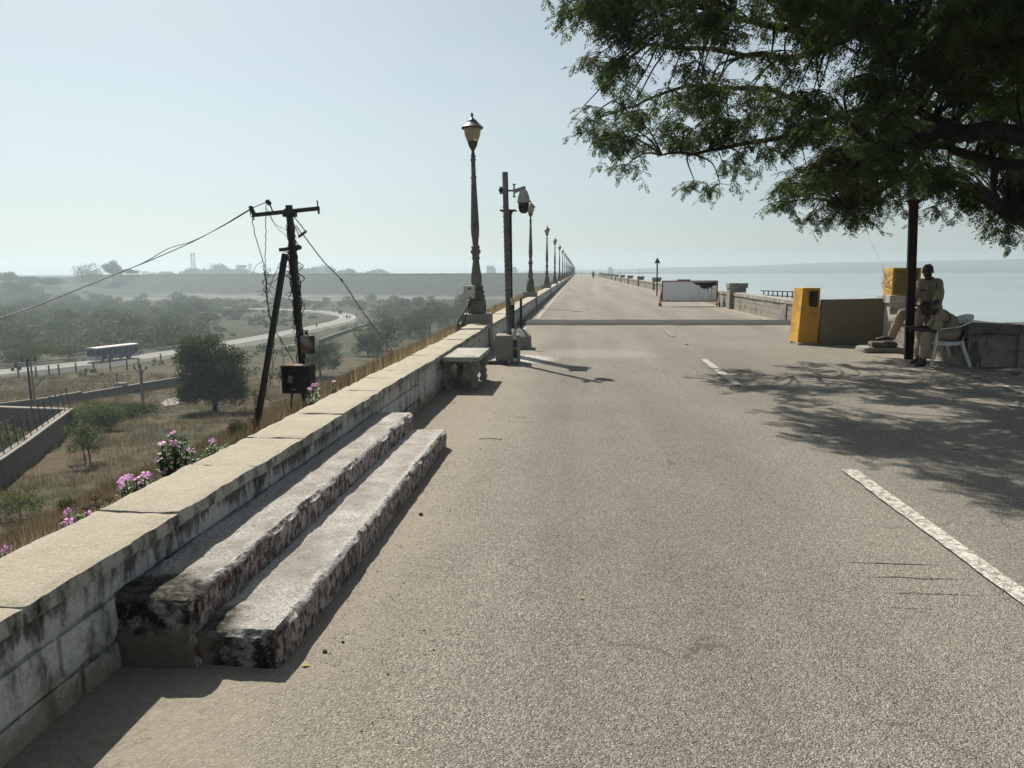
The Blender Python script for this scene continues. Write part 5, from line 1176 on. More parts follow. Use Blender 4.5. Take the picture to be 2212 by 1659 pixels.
for lx0, lx1 in ((0.20, 0.13), (0.24, 0.0)): MB().bar((x0+lx0, BY+0.05, z0), (x0+lx1, BY-0.02, z0-0.85), 0.03, 0.03).build('leg', DARKB, sb2)
MB().bar((x1-0.12, BY+0.2, z0), (x1-0.08, BY+0.2, z0-0.9), 0.07, 0.05).build('leg', DARKB, sb2)
# ---------------------------------------------------------------- foliage helpers
def leafmat(name, cols, scale=1.2, trans=0.35, brown=None, bthr=(0.60, 0.68), spec=0.12, rough=0.7):
    k = NT(name)
    c = k.ramp(k.noise(scale*3, 4, 0.6), [(0.3, cols[0]), (0.5, cols[1]), (0.72, cols[2])])
    if brown is not None: c = k.mix(k.ramp(k.noise(scale*0.7, 3, 0.5), [(bthr[0], 0.0), (bthr[1], 0.75)]), c, brown)
    k.base(c, rough, spec)
    tl = k.n('ShaderNodeBsdfTranslucent'); cb = k.mix(1.0, c, (1.25, 1.35, 0.6), 'MULTIPLY'); k.put(tl.inputs[0], cb)
    mx = k.n('ShaderNodeMixShader'); mx.inputs[0].default_value = trans
    k.t.links.new(k.b.outputs[0], mx.inputs[1]); k.t.links.new(tl.outputs[0], mx.inputs[2]); k.t.links.new(mx.outputs[0], k.out.inputs[0])
    return k.m
def unit(n): v = RNG.normal(size=(n, 3)); return v/np.linalg.norm(v, axis=1, keepdims=True)
def norm(v): return v/np.maximum(np.linalg.norm(v, axis=-1, keepdims=True), 1e-9)
def quads(C, D, Wd, L, w):
    """diamond leaflets: centre C, direction D, width direction Wd"""
    L = np.broadcast_to(np.asarray(L, float), (len(C),))[:, None]; w = np.broadcast_to(np.asarray(w, float), (len(C),))[:, None]
    V = np.stack([C-D*L/2, C+Wd*w/2-D*L*0.08, C+D*L/2, C-Wd*w/2-D*L*0.08], 1).reshape(-1, 3)
    return V, np.arange(len(V)).reshape(-1, 4)
# ---------------------------------------------------------------- neem tree over the road
BARK = mat_var('dark_bark', (0.014, 0.012, 0.010), (0.034, 0.029, 0.025), 9, 0.95, 0.1, bump=0.9, bscale=22)
NEEM = leafmat('neem_leaf', [(0.026, 0.043, 0.015), (0.048, 0.073, 0.024), (0.086, 0.112, 0.040)], 0.9, 0.40, (0.085, 0.050, 0.022), (0.63, 0.70))
nt_ = thing('neem_tree', 'large dark leafy tree whose drooping crown fills the upper right over the road', 'tree', (9.6, 9.4, 0))
G = lambda x, y, Y: Vector([float(q) for q in gy(x, y, Y)])
fork = Vector((9.2, 9.6, 2.3))
limbs = [
 ([fork, G(2212, 300, 10.0), G(2085, 286, 10.3), G(1990, 296, 10.6), G(1905, 326, 10.9), G(1830, 370, 11.1), G(1738, 407, 11.4)], [0.17, 0.125, 0.115, 0.10, 0.085, 0.075, 0.055]),
 ([fork, G(2230, 358, 11.5), G(2140, 347, 11.8), G(2062, 322, 12.1), G(1985, 312, 12.5), G(1900, 318, 12.9)], [0.14, 0.085, 0.08, 0.07, 0.05, 0.03]),
 ([fork+Vector((0.1, 0, 0.4)), G(2250, 60, 9.3), G(2130, 28, 9.5), G(2000, 42, 9.8), G(1880, 62, 10.2), G(1760, 66, 10.6), G(1560, 30, 11.2)], [0.17, 0.13, 0.12, 0.105, 0.08, 0.06, 0.035]),
 ([G(2085, 286, 10.3), G(2000, 250, 11.0), G(1880, 235, 11.5), G(1720, 285, 12.2), G(1560, 322, 12.8), G(1430, 335, 13.2)], [0.07, 0.06, 0.05, 0.045, 0.033, 0.015]),
 ([G(1880, 62, 10.2), G(1720, 120, 11.3), G(1540, 110, 12.2), G(1400, 95, 12.9), G(1310, 60, 13.3)], [0.06, 0.05, 0.04, 0.03, 0.015]),
 ([G(1905, 326, 10.9), G(1800, 245, 11.6), G(1640, 195, 12.5), G(1480, 190, 13.2), G(1350, 235, 13.8), G(1275, 262, 14.1)], [0.06, 0.05, 0.04, 0.03, 0.02, 0.010]),
 ([G(2140, 347, 11.8), G(2150, 420, 12.2), G(2185, 480, 12.6)], [0.05, 0.035, 0.018]),
 ([G(1990, 296, 10.6), G(1960, 370, 11.4), G(1880, 430, 12.3), G(1830, 455, 12.8)], [0.05, 0.04, 0.028, 0.015]),
 ([fork+Vector((0.1, 0, 0.4)), Vector((8.2, 8.2, 5.0)), Vector((6.5, 7.6, 6.6)), Vector((4.6, 7.8, 7.6)), Vector((2.8, 8.6, 8.2))], [0.17, 0.13, 0.10, 0.07, 0.03]),
 ([fork+Vector((0.1, 0, 0.4)), Vector((9.0, 10.8, 5.2)), Vector((7.8, 12.6, 6.8)), Vector((6.2, 14.4, 7.4)), Vector((4.2, 15.6, 7.0))], [0.16, 0.12, 0.09, 0.06, 0.03]),
]
tk = MB(); tk.tube(smoothpath([(9.6, 9.4, -0.4), (9.55, 9.42, 0.3), (9.35, 9.5, 1.4), fork, fork+Vector((0.1, 0, 0.4))], 3), [0.36, 0.32, 0.31, 0.30, 0.29, 0.28, 0.27, 0.27, 0.26, 0.26, 0.25, 0.24, 0.22], 14)
trunk = tk.build('trunk', BARK, nt_, smooth=True)
LP = []
for pts, rs in limbs:
    P_ = smoothpath(pts, 5); n = len(P_); rr = np.interp(np.linspace(0, 1, n), np.linspace(0, 1, len(rs)), rs)
    P_ = [jitter(p, 0.035) if 0 < i < n-1 else p for i, p in enumerate(P_)]
    MB().tube(P_, list(rr), 9).build('limb', BARK, nt_, smooth=True)
    LP += [(p, r) for p, r in zip(P_, rr)]
LPa = np.array([p for p, r in LP])
POLY = [(1215, -5), (1262, 38), (1292, 62), (1275, 118), (1286, 175), (1262, 215), (1250, 262), (1258, 290), (1296, 300), (1303, 345), (1340, 352), (1352, 382), (1385, 345), (1440, 335), (1480, 352), (1492, 415), (1560, 420), (1600, 398), (1625, 370), (1690, 392), (1686, 462), (1760, 470), (1772, 455), (1810, 486), (1875, 490), (1905, 452), (1955, 452), (2005, 462), (2040, 485), (2070, 450), (2110, 470), (2130, 500), (2212, 520), (2700, 520), (2700, -650), (1500, -650), (1300, -330), (1215, -120)]
HOLES = [(1760, 205, 28), (1590, 215, 22), (1480, 130, 16), (1770, 280, 16), (1660, 330, 24), (1520, 372, 22), (1420, 300, 20), (1950, 415, 30), (2100, 395, 20), (1330, 265, 12), (1655, 60, 16), (2080, 130, 14), (1720, 30, 12), (2030, 345, 20), (1880, 395, 18)]
def inside(x, y, poly):
    c = False; n = len(poly)
    for i in range(n):
        x1, y1 = poly[i]; x2, y2 = poly[(i+1) % n]
        if (y1 > y) != (y2 > y) and x < (x2-x1)*(y-y1)/(y2-y1)+x1: c = not c
    return c
def to_px(p):
    v = np.array([p[0], p[1], p[2]-HC]); return CX+FPX*(v @ _r)/(v @ _f), CY-FPX*(v @ _u)/(v @ _f)
def sun_ok(p):
    """thin the crown where the road below it lies in the sun"""
    s = Vector(p)-Vector((-0.485, 0.67, 1.0))*(p.z-0.25)
    if s.y < 2.2: return True
    x, y = to_px((s.x, s.y, 0.0))
    if x < 1590 or y < 770: return random.random() < (0.35 if y > 770 else 1.0)
    if x > 2500: return True
    if 842+(x-1600)*0.10 < y < 878+(x-1600)*0.13: return random.random() < 0.10
    if y > 935+(x-1640)*0.32: return random.random() < 0.10
    return random.random() < 0.8
clumps = []
tries = 0
def accept(x, y):
    if not inside(x, y, POLY): return False
    for hx_, hy_, hr in HOLES:
        if (x-hx_)**2+(y-hy_)**2 < (hr+2)**2: return False
    return True
while len(clumps) < 590 and tries < 60000:
    tries += 1
    x = random.uniform(1205, 2560); y = random.uniform(-600, 520)
    if (x > 2260 or y < -40) and random.random() < 0.80: continue
    if not accept(x, y+(40 if x < 2000 else 25)): continue
    u = min(max((x-1215)/1000, 0), 1)
    Yd = float(np.interp(y, [-600, -60, 150, 300, 420], [8.4, 9.6, 11.0, 12.9, 14.2]))-0.6*u*(y < 200)+random.uniform(-1.1, 1.1)
    if x < 1330 and 90 < y < 240 and random.random() < 0.3: continue
    p = G(x, y, Yd)
    if p.z < 2.35: continue
    clumps.append((p, y)) if sun_ok(p) else None
for _ in range(46):
    x, y = random.uniform(1740, 1960), random.uniform(150, 370)
    p = G(x, y+10, random.uniform(9.4, 10.5))
    if accept(x, y+30) and sun_ok(p): clumps.append((p, y))
for _ in range(75):
    x, y = random.uniform(1780, 2300), random.uniform(320, 470)
    if accept(x, y+30): clumps.append((G(x, y, random.uniform(12.6, 14.6)), y))
# the thin outlying sprays on the left edge
for x, y in ((1268, 268), (1285, 292), (1262, 236), (1318, 325), (1356, 362), (1240, 8), (1275, 22), (1300, 120), (1310, 160), (1500, 398), (1555, 405), (1705, 445), (1860, 470), (1840, 455), (1760, 462), (1790, 472), (2150, 500), (2190, 508), (2010, 455), (1870, 482), (1720, 410), (1690, 440), (1930, 440)):
    clumps.append((G(x, y-8, float(np.interp(y, [-60, 150, 300, 420], [9.8, 11.2, 13.0, 14.2]))), y))
tw = MB(); LB_ = []; LD_ = []; RL_ = []
for p, yy_ in clumps:
    d2 = ((LPa-np.array(p))**2).sum(1); i0 = int(d2.argmin()); a = LP[i0][0]; dist = math.sqrt(d2[i0])
    if dist < 3.2 and dist > 0.1:
        mid_ = a.lerp(p, 0.5)+Vector((random.uniform(-.15, .15), random.uniform(-.15, .15), 0.10*dist+random.uniform(-.05, .1)))
        tw.tube(smoothpath([a, mid_, p], 3), [0.022, 0.020, 0.017, 0.014, 0.012, 0.010, 0.008], 4, cap=False)
    for s_ in range(random.choice((5, 6, 7))):
        az = random.uniform(0, 6.283); d = Vector((math.cos(az), math.sin(az), random.uniform(-0.75, 0.35))).normalized(); L = random.uniform(0.28, 0.55); q = [p]
        for j in range(4): d = (d+Vector((0, 0, -0.13))).normalized(); q.append(q[-1]+d*L/4)
        tw.tube(q, [0.007, 0.006, 0.005, 0.004, 0.003], 3, cap=False)
        for j in range(random.choice((6, 7, 8))):
            t = random.uniform(0.15, 1.0); ii = min(int(t*4), 3); b_ = q[ii].lerp(q[ii+1], t*4-ii)
            az2 = random.uniform(0, 6.283); dd_ = Vector((math.cos(az2), math.sin(az2), random.uniform(-0.7, 0.5))).normalized()
            LB_.append(b_); LD_.append(dd_); RL_.append(random.uniform(0.13, 0.235))
tw.build('twigs', BARK, nt_)
B0 = np.array(LB_); D0 = np.array(LD_); RL = np.array(RL_); n = len(B0); NP = 6
Cs = []; Ds = []; Ws = []; Ls = []
pos = B0.copy(); d = D0.copy(); roll_ = RNG.uniform(-0.5, 0.5, n)
for j in range(NP):
    d = norm(d+np.array([0, 0, -0.17])); pos = pos+d*(RL/NP)[:, None]
    s = norm(np.cross(d, np.array([0, 0, 1.0]))+0.001); upv = np.cross(s, d)
    for sg in (-1, 1):
        ld = norm(s*sg*0.9+d*0.55-np.array([0, 0, 1.0])*0.28+RNG.normal(scale=0.14, size=(n, 3)))
        ll = RNG.uniform(0.050, 0.074, n)*(0.75+0.35*math.sin(math.pi*(j+0.8)/NP))
        Cs.append(pos+ld*(ll/2)[:, None]); Ds.append(ld); Ws.append(norm(np.cross(ld, upv)*1.0+RNG.normal(scale=0.35, size=(n, 3)))); Ls.append(ll)
ld = norm(d); Cs.append(pos+ld*0.028); Ds.append(ld); Ws.append(s); Ls.append(np.full(n, 0.055))
V, F = quads(np.concatenate(Cs), np.concatenate(Ds), np.concatenate(Ws), np.concatenate(Ls), np.concatenate(Ls)*0.33)
crown = raw('crown', V, F, NEEM, nt_)
# ---------------------------------------------------------------- valley road
def T(x, y): return Vector([float(q) for q in gt(x, y)])
pix = [(-150, 829), (-60, 819), (0, 812), (100, 801), (180, 792), (283, 782), (370, 768), (455, 754), (540, 738), (620, 723), (690, 708), (728, 700), (752, 692), (757, 686), (742, 680), (705, 676), (660, 672.5), (600, 670.5), (545, 669)]
RP = [T(x, y) for x, y in pix]
def sm(P, it):
    P = [p.copy() for p in P]
    for _ in range(it):
        Q = [p.copy() for p in P]
        for i in range(1, len(P)-1): Q[i] = P[i]*0.5+(P[i-1]+P[i+1])*0.25
        P = Q
    return P
RC = smoothpath(sm(RP, 1), 8); RC = sm(RC, 6)
RCa = np.array([tuple(p) for p in RC])
def road_dist(x, y): return float(np.sqrt(((RCa[:, :2]-np.array([x, y]))**2).sum(1)).min())
def ribbon(path, o0, o1, dz, z0=None):
    vs = []; fs = []
    for i, p in enumerate(path):
        t = (path[min(i+1, len(path)-1)]-path[max(i-1, 0)]); n_ = Vector((t.y, -t.x, 0)).normalized()      # to the right of travel
        vs += [p+n_*o0+Vector((0, 0, dz)), p+n_*o1+Vector((0, 0, dz if z0 is None else z0))]
    for i in range(len(path)-1): fs.append((2*i, 2*i+1, 2*i+3, 2*i+2))
    return vs, fs
k = NT('pale_dusty_road'); c = k.ramp(k.noise(0.6, 6, 0.7), [(0.3, (0.18, 0.172, 0.157)), (0.7, (0.25, 0.24, 0.22))]); PALE = k.base(c, 0.9, 0.2)
VR = 0.7
mb = MB(); mb.add(*ribbon(RC, -3.6, 3.6, VR)); mb.add(*ribbon(RC, 3.6, 6.5, VR-0.01, -1.5)); mb.add(*ribbon(RC, -6.5, -3.6, -1.5, VR-0.01))
setting(mb.build('valley_road', PALE))
WL = NT('white_edge_line').base((0.55, 0.55, 0.52), 0.8)
mb = MB(); mb.add(*ribbon(RC, -3.2, -2.95, VR+0.03)); mb.add(*ribbon(RC, 2.95, 3.2, VR+0.03)); setting(mb.build('edge_line', WL))
# low walls edging the valley road
DRYG = mat_var('concrete_rail', (0.20, 0.195, 0.18), (0.28, 0.27, 0.25), 2, 0.9)
n_ = len(RC); seg = RC[int(n_*0.04):int(n_*0.56)]
mb = MB()
for off in (-4.4,):
    pts = []
    for i, p in enumerate(seg):
        t = (seg[min(i+1, len(seg)-1)]-seg[max(i-1, 0)]); nn = Vector((t.y, -t.x, 0)).normalized(); pts.append(p+nn*off)
    for a, b in zip(pts[:-1], pts[1:]): mb.bar(a+Vector((0, 0, VR+0.72)), b+Vector((0, 0, VR+0.72)), 0.18, 0.30); mb.bar(a+Vector((0, 0, VR+0.2)), b+Vector((0, 0, VR+0.2)), 0.10, 0.10)
tag(mb.build('guard_rail', DRYG), 'long pale guard rail along the far side of the valley road, behind the bus', 'guard rail')
# guard posts by the roadside
gp_ = MB(); gp_.box((0, 0, 0.55), (0.22, 0.22, 2.9), taper=0.85); gp_ = gp_.build('roadside_post', mat_var('grey_post', (0.10, 0.10, 0.09), (0.15, 0.145, 0.13), 4, 0.9)); GPL = 'posts along the near verge of the valley road'
tag(gp_, 'grey fence post on the near verge of the valley road below the bus', 'post', GPL)
first = True
for i, (x, y) in enumerate([(-5, 818), (41, 814), (79, 811), (107, 808), (128, 806), (165, 803), (203, 800), (239, 797), (275, 795), (300, 791), (228+120, 781)]):
    p = T(x, y+4)
    if first: gp_.location = p; first = False
    else: o = gp_.copy(); COL.objects.link(o); o.location = p
# ---------------------------------------------------------------- compound walls
BLOCK = NT('grey_block_wall'); c = BLOCK.ramp(BLOCK.noise(1.2, 6, 0.7), [(0.3, (0.115, 0.105, 0.098)), (0.7, (0.165, 0.152, 0.14))]); BLOCK.bump(BLOCK.noise(6, 5, 0.7), 0.6, 0.05); BLOCK = BLOCK.base(c, 0.95, 0.1)
TOPC = mat_var('pale_wall_top', (0.21, 0.19, 0.16), (0.27, 0.245, 0.21), 2, 0.9)
def longwall(name, label, basepix, hs, th=0.35):
    t = thing(name, label, 'wall', (-60, 90, -15)); P_ = [T(x, y) for x, y in basepix]
    w = MB(); cpm = MB()
    for i, (a, b) in enumerate(zip(P_[:-1], P_[1:])):
        ha, hb_ = hs[i], hs[i+1]; d = (b-a).normalized(); s = Vector((d.y, -d.x, 0)).normalized()*th/2
        V_ = [a+s, b+s, b-s, a-s]; V2 = [a+s+Vector((0, 0, ha)), b+s+Vector((0, 0, hb_)), b-s+Vector((0, 0, hb_)), a-s+Vector((0, 0, ha))]
        w.add([p-Vector((0, 0, 1.5)) for p in V_]+V2, [(3, 2, 1, 0), (4, 5, 6, 7), (0, 1, 5, 4), (1, 2, 6, 5), (2, 3, 7, 6), (3, 0, 4, 7)])
        q_ = 1.25; U0 = [(a+s*q_, ha), (b+s*q_, hb_), (b-s*q_, hb_), (a-s*q_, ha)]
        cpm.add([p+Vector((0, 0, h+0.003)) for p, h in U0]+[p+Vector((0, 0, h+0.10)) for p, h in U0], [(3, 2, 1, 0), (4, 5, 6, 7), (0, 1, 5, 4), (1, 2, 6, 5), (2, 3, 7, 6), (3, 0, 4, 7)])
    w.build('wall_body', BLOCK, t); cpm.build('wall_top', TOPC, t); return t, P_
def hgt_at(base, ytop):
    """height of a thing whose foot is at base and whose top is seen at picture row ytop"""
    d = np.array([base.x, base.y]); R_ = np.hypot(*d); lo, hi = 0.0, 60.0
    def row(h):
        v = np.array([base.x, base.y, base.z+h-HC]); return CY-FPX*(v @ _u)/(v @ _f)
    for _ in range(40):
        m_ = (lo+hi)/2
        if row(m_) > ytop: lo = m_
        else: hi = m_
    return lo
bp_ = [(-60, 906), (0, 894), (90, 880), (176, 866), (178, 866), (240, 856), (300, 846), (360, 838), (415, 830)]
tops = [884, 873, 862, 847, 850.5, 840, 830, 820, 812]
longwall('compound_wall', 'long grey compound wall below the bus, running behind the round tree', bp_, [hgt_at(T(x, y), t) for (x, y), t in zip(bp_, tops)])
bp2 = [(-120, 1115), (0, 1052), (60, 1008), (110, 966), (156, 928)]; tops2 = [1058, 995, 954, 917, 884]
cw, CP = longwall('compound_wall', 'near grey compound wall at the left edge, with a slanting wire fence on top', bp2, [hgt_at(T(x, y), t) for (x, y), t in zip(bp2, tops2)], 0.5)
h2 = [hgt_at(T(x, y), t) for (x, y), t in zip(bp2, tops2)]
cor = CP[-1]; lf = Vector((cor.x-26, cor.y+2.0, cor.z))
t = thing('compound_wall', 'short grey return wall joining the wire-fenced wall at its far corner', 'wall', tuple(cor)); m = MB(); m.bar(cor+Vector((-0.2, 0, h2[-1]/2-0.8)), lf+Vector((0, 0, h2[-1]/2-0.8)), 0.4, h2[-1]+1.5); m.build('wall_body', BLOCK, t); m = MB(); m.bar(cor+Vector((-0.3, 0, h2[-1]+0.0)), lf+Vector((0, 0, h2[-1]+0.0)), 0.55, 0.12); m.build('wall_top', TOPC, t)
longwall('compound_wall', 'low distant wall slanting up the slope right of the smaller dark tree', [(690, 742), (745, 721), (800, 702)], [1.1, 1.1, 1.1], 0.4)
pp = [T(x, y) for x, y in ((348, 872), (362, 864), (385, 858), (412, 853), (418, 860), (402, 868), (378, 876), (356, 880))]
setting(MB().add([p+Vector((0, 0, 0.10)) for p in pp]+[p-Vector((0, 0, 0.4)) for p in pp], [tuple(range(8))]+[(i, (i+1) % 8, 8+(i+1) % 8, 8+i) for i in range(8)]).build('gravel_patch', mat_var('pale_gravel', (0.20, 0.19, 0.17), (0.36, 0.34, 0.31), 1.5, 0.95)))
# wire fence on the near wall
wf = thing('wire_fence', 'slanting wire fence with thin posts on top of the near compound wall', 'fence', tuple(cor))
m = MB(); PT = []
for i in range(len(CP)-1):
    for j in range(4):
        t_ = j/4; p = CP[i].lerp(CP[i+1], t_); h = h2[i]+(h2[i+1]-h2[i])*t_+0.1; PT.append(p+Vector((0, 0, h)))
PT.append(CP[-1]+Vector((0, 0, h2[-1]+0.1)))
WIRE = mat_var('rusty_wire', (0.05, 0.04, 0.035), (0.09, 0.075, 0.06), 5, 0.8)
for p in PT[2:]: MB().bar(p, p+Vector((-0.25, 0, 1.75)), 0.05, 0.05).build('fence_post', WIRE, wf)
for kz in range(7):
    f_ = 0.15+kz*0.26; MB().tube([p+Vector((-0.25*f_/1.75, 0, f_)) for p in PT], 0.012, 4).build('fence_wire', WIRE, wf)
# ---------------------------------------------------------------- poles in the valley
def pole(label, x, yb, yt, w=0.2, kind='Y', group='electricity poles down in the valley'):
    b_ = T(x, yb); h = hgt_at(b_, yt); t = thing('utility_pole', label, 'utility pole', tuple(b_), group)
    m = MB(); m.box((b_.x, b_.y, b_.z+h/2-0.4), (w, w, h+0.8), taper=0.7); m.build('pole', CONC if kind != 'H' else TAR, t)
    m = MB(); z = b_.z+h
    if kind == 'Y':
        m.bar((b_.x, b_.y, z-h*0.20), (b_.x-h*0.13, b_.y, z-h*0.10), 0.09, 0.09); m.bar((b_.x, b_.y, z-h*0.20), (b_.x+h*0.13, b_.y, z-h*0.10), 0.09, 0.09)
        for s in (-1, 1): m.bar((b_.x+s*h*0.13, b_.y, z-h*0.11), (b_.x+s*h*0.13, b_.y, z-h*0.05), 0.12, 0.12)
        m.build('crossarm', TAR, t)
    elif kind == 'H':
        m.bar((b_.x-0.7, b_.y, z-0.25), (b_.x+1.2, b_.y, z-0.15), 0.10, 0.10); m.bar((b_.x, b_.y, z-h*0.65), (b_.x+1.6, b_.y+0.5, z-h*0.35), 0.10, 0.08)
        for s in (-0.6, 0.2, 1.0): m.bar((b_.x+s, b_.y, z-0.25), (b_.x+s, b_.y, z+0.25), 0.14, 0.14)
        m.build('crossarm', TAR, t)
    return t
pole('pale concrete electricity pole with V-shaped arms left of the round tree', 311, 888, 786, 0.26)
pole('dark twin electricity pole rising behind the near compound wall, its left shaft', 70, 884, 776, 0.20, 'H')
pole('dark twin electricity pole rising behind the near compound wall, its plain right shaft', 77, 884, 774, 0.18, 'P')
pole('small electricity pole with forked top standing above the bus roof', 208, 755, 724, 0.22)
pole('distant small pole with forked top to the right of the round tree', 549, 708, 690, 0.2)
pole('small pole with crossarm beside the bend of the valley road', 945-505, 668, 655, 0.25)
pole('thin pole at the inside of the valley road bend', 771, 700, 678, 0.2)
# little cabinet on a post near the long wall
b_ = T(263, 850); t = thing('meter_cabinet', 'small grey cabinet on a thin post in front of the long compound wall', 'cabinet', tuple(b_)); h = hgt_at(b_, 827)
MB().box((b_.x, b_.y, b_.z+h*0.75), (1.5, 0.8, h*0.5)).build('case', CONC, t); MB().bar((b_.x-0.5, b_.y, b_.z-0.3), (b_.x-0.5, b_.y, b_.z+h*1.9), 0.1, 0.1).build('post', TAR, t)
# ---------------------------------------------------------------- bus
def road_at(x, y):
    p = T(x, y); i = int(((RCa[:, :2]-np.array([p.x, p.y]))**2).sum(1).argmin()); i = min(max(i, 2), len(RC)-3)
    d = (RC[i+2]-RC[i-2]); return RC[i]+Vector((0, 0, VR)), Vector((d.x, d.y, 0)).normalized()
pb_, db_ = road_at(296, 787)
BL, BWd, BH = 10.2, 2.5, 3.05
bus = thing('bus', 'white and violet single-deck bus with cream roof on the valley road', 'bus', tuple(pb_))
fx = -db_; sd = Vector((fx.y, -fx.x, 0))                          # front points to the left of the photo; sd = its right
near = Vector((-pb_.x, -pb_.y, 0)).normalized(); ns_ = 1 if sd.dot(near) > 0 else -1
def BP(f, s, z): return pb_+fx*f+sd*(s*ns_)+Vector((0, 0, z))       # s>0: the side we see
def bbox(m, f0, f1, s0_, s1_, z0_, z1_):
    return m.add([BP(f, s, z) for z in (z0_, z1_) for f, s in ((f0, s0_), (f1, s0_), (f1, s1_), (f0, s1_))], [(3, 2, 1, 0), (4, 5, 6, 7), (0, 1, 5, 4), (1, 2, 6, 5), (2, 3, 7, 6), (3, 0, 4, 7)])
VIO = mat_var('violet_bus_paint', (0.055, 0.048, 0.15), (0.075, 0.066, 0.19), 2, 0.4, 0.5); WBUS = mat_var('white_bus_paint', (0.33, 0.345, 0.37), (0.40, 0.41, 0.43), 2, 0.45, 0.4); CRM = mat_var('cream_roof', (0.46, 0.44, 0.38), (0.54, 0.52, 0.45), 1, 0.5); k = NT('dark_bus_glass'); k.base((0.018, 0.022, 0.028), 0.12, 0.5); GLASS = k.m
m = MB(); bbox(m, -BL/2, BL/2, -BWd/2, BWd/2, 0.45, 1.42); bbox(m, -BL/2, BL/2, -BWd/2, BWd/2, 2.38, 2.78); m.build('body', VIO, bus)
m = MB(); bbox(m, BL/2-3.0, BL/2+0.02, -BWd/2-0.015, BWd/2+0.015, 0.46, 1.30); m.build('white_panel', WBUS, bus)
m = MB(); m.add([BP(f, BWd/2+0.012, z) for f, z in ((-BL/2-0.01, 0.47), (-BL/2+2.0, 0.47), (-BL/2+1.2, 0.95), (-BL/2-0.01, 1.40))]+[BP(f, BWd/2+0.002, z) for f, z in ((-BL/2-0.01, 0.47), (-BL/2+2.0, 0.47), (-BL/2+1.2, 0.95), (-BL/2-0.01, 1.40))], [(0, 1, 2, 3), (4, 5, 6, 7), (0, 1, 5, 4), (1, 2, 6, 5), (2, 3, 7, 6), (3, 0, 4, 7)]); m.build('white_panel', WBUS, bus)
m = MB()
for sgn in (0, 1, 2):
    pts = [BP(1.4-0.3*sgn-u*1.9, BWd/2+0.02, 0.60+0.22*sgn+0.5*u*(1-u)+0.12*u) for u in np.linspace(0, 1, 9)]; m.tube(pts, [0.05-0.005*i for i in range(9)], 4)
m.build('swoosh', WBUS, bus)
m = MB(); bbox(m, -BL/2+0.05, BL/2-0.05, -BWd/2+0.04, BWd/2-0.04, 1.42, 2.38); m.build('window_band', GLASS, bus)
m = MB()
for f in list(np.linspace(-BL/2+0.1, BL/2-2.6, 7))+[BL/2-1.2, BL/2-0.08]: bbox(m, f-0.045, f+0.045, BWd/2-0.04, BWd/2, 1.42, 2.38)
for f in np.linspace(-BL/2+0.1, BL/2-2.6, 7): bbox(m, f-0.045, f+0.045, -BWd/2, -BWd/2+0.04, 1.42, 2.38)
m.build('window_post', WBUS, bus)
m = MB(); 
rp = [(-1.25, 2.78), (-1.22, 2.90), (-1.05, 3.0), (0, 3.06), (1.05, 3.0), (1.22, 2.90), (1.25, 2.78)]
m.prism(rp, lambda u, v, d: BP(d, u, v), -BL/2, BL/2); m.build('roof', CRM, bus)
m = MB(); bbox(m, BL/2-2.4, BL/2-1.35, BWd/2-0.02, BWd/2+0.018, 0.5, 2.35); m.build('door', GLASS, bus)
m = MB(); bbox(m, BL/2-0.04, BL/2+0.03, -1.1, 1.1, 1.35, 2.5); m.build('windscreen', GLASS, bus)
for f in (-BL/2+2.6, BL/2-1.9-1.4):
    for s in (-1, 1):
        m = MB(); m.tube([BP(f, s*(BWd/2-0.28), 0.48), BP(f, s*(BWd/2+0.03), 0.48)], 0.48, 16); w_b = m.build('wheel', BLACKP, bus); m = MB(); m.tube([BP(f, s*(BWd/2+0.03), 0.48), BP(f, s*(BWd/2+0.045), 0.48)], 0.24, 12); h_ = m.build('rim', STEEL, None); h_.parent = w_b
# ---------------------------------------------------------------- small traffic
TRF = mat_var('dusty_dark_cloth', (0.03, 0.032, 0.04), (0.06, 0.055, 0.055), 5, 0.9)
def motorbike(pos, ang, label, rl, cloth=TRF):
    t = thing('motorcycle', label, 'motorcycle', tuple(pos)); M3 = Matrix.Rotation(ang, 3, 'Z'); A = lambda x, y, z: Vector(pos)+M3 @ Vector((x, y, z))
    for y in (-0.62, 0.62):
        m = MB(); m.tube([A(-0.05, y, 0.3), A(0.05, y, 0.3)], 0.30, 14); m.build('wheel', BLACKP, t)
    m = MB(); m.bar(A(0, -0.5, 0.62), A(0, 0.45, 0.66), 0.22, 0.28); m.bar(A(0, -0.62, 0.3), A(0, -0.2, 0.55), 0.10, 0.10); m.build('frame', TRF, t)
    m = MB(); m.bar(A(0, 0.62, 0.3), A(0, 0.42, 1.0), 0.07, 0.07); m.bar(A(-0.36, 0.40, 1.02), A(0.36, 0.40, 1.02), 0.05, 0.05); m.build('handlebar', BLACKP, t)
    b = MB(); limb(b, [A(0, -0.12, 0.88), A(0, -0.02, 1.15), A(0, 0.02, 1.32)], [0.16, 0.17, 0.13]); b.ell(A(0, 0.06, 1.56), (0.105, 0.115, 0.13), 12); limb(b, [A(0, 0.03, 1.35), A(0, 0.05, 1.5)], [0.07, 0.06])
    for s in (-1, 1): limb(b, [A(s*0.19, 0.02, 1.33), A(s*0.27, 0.18, 1.12), A(s*0.32, 0.38, 1.05)], [0.065, 0.05, 0.04]); limb(b, [A(s*0.1, -0.1, 0.86), A(s*0.2, 0.28, 0.80), A(s*0.18, 0.12, 0.36), A(s*0.18, 0.24, 0.30)], [0.10, 0.08, 0.06, 0.05])
    o = remesh('person', b, 0.035, cloth, None, 2); tag(o, rl, 'person')
def on_road(x, y, off):
    p, d = road_at(x, y); n_ = Vector((d.y, -d.x, 0)); return p+n_*off+Vector((0, 0, 0.03)), math.atan2(-d.x, d.y)
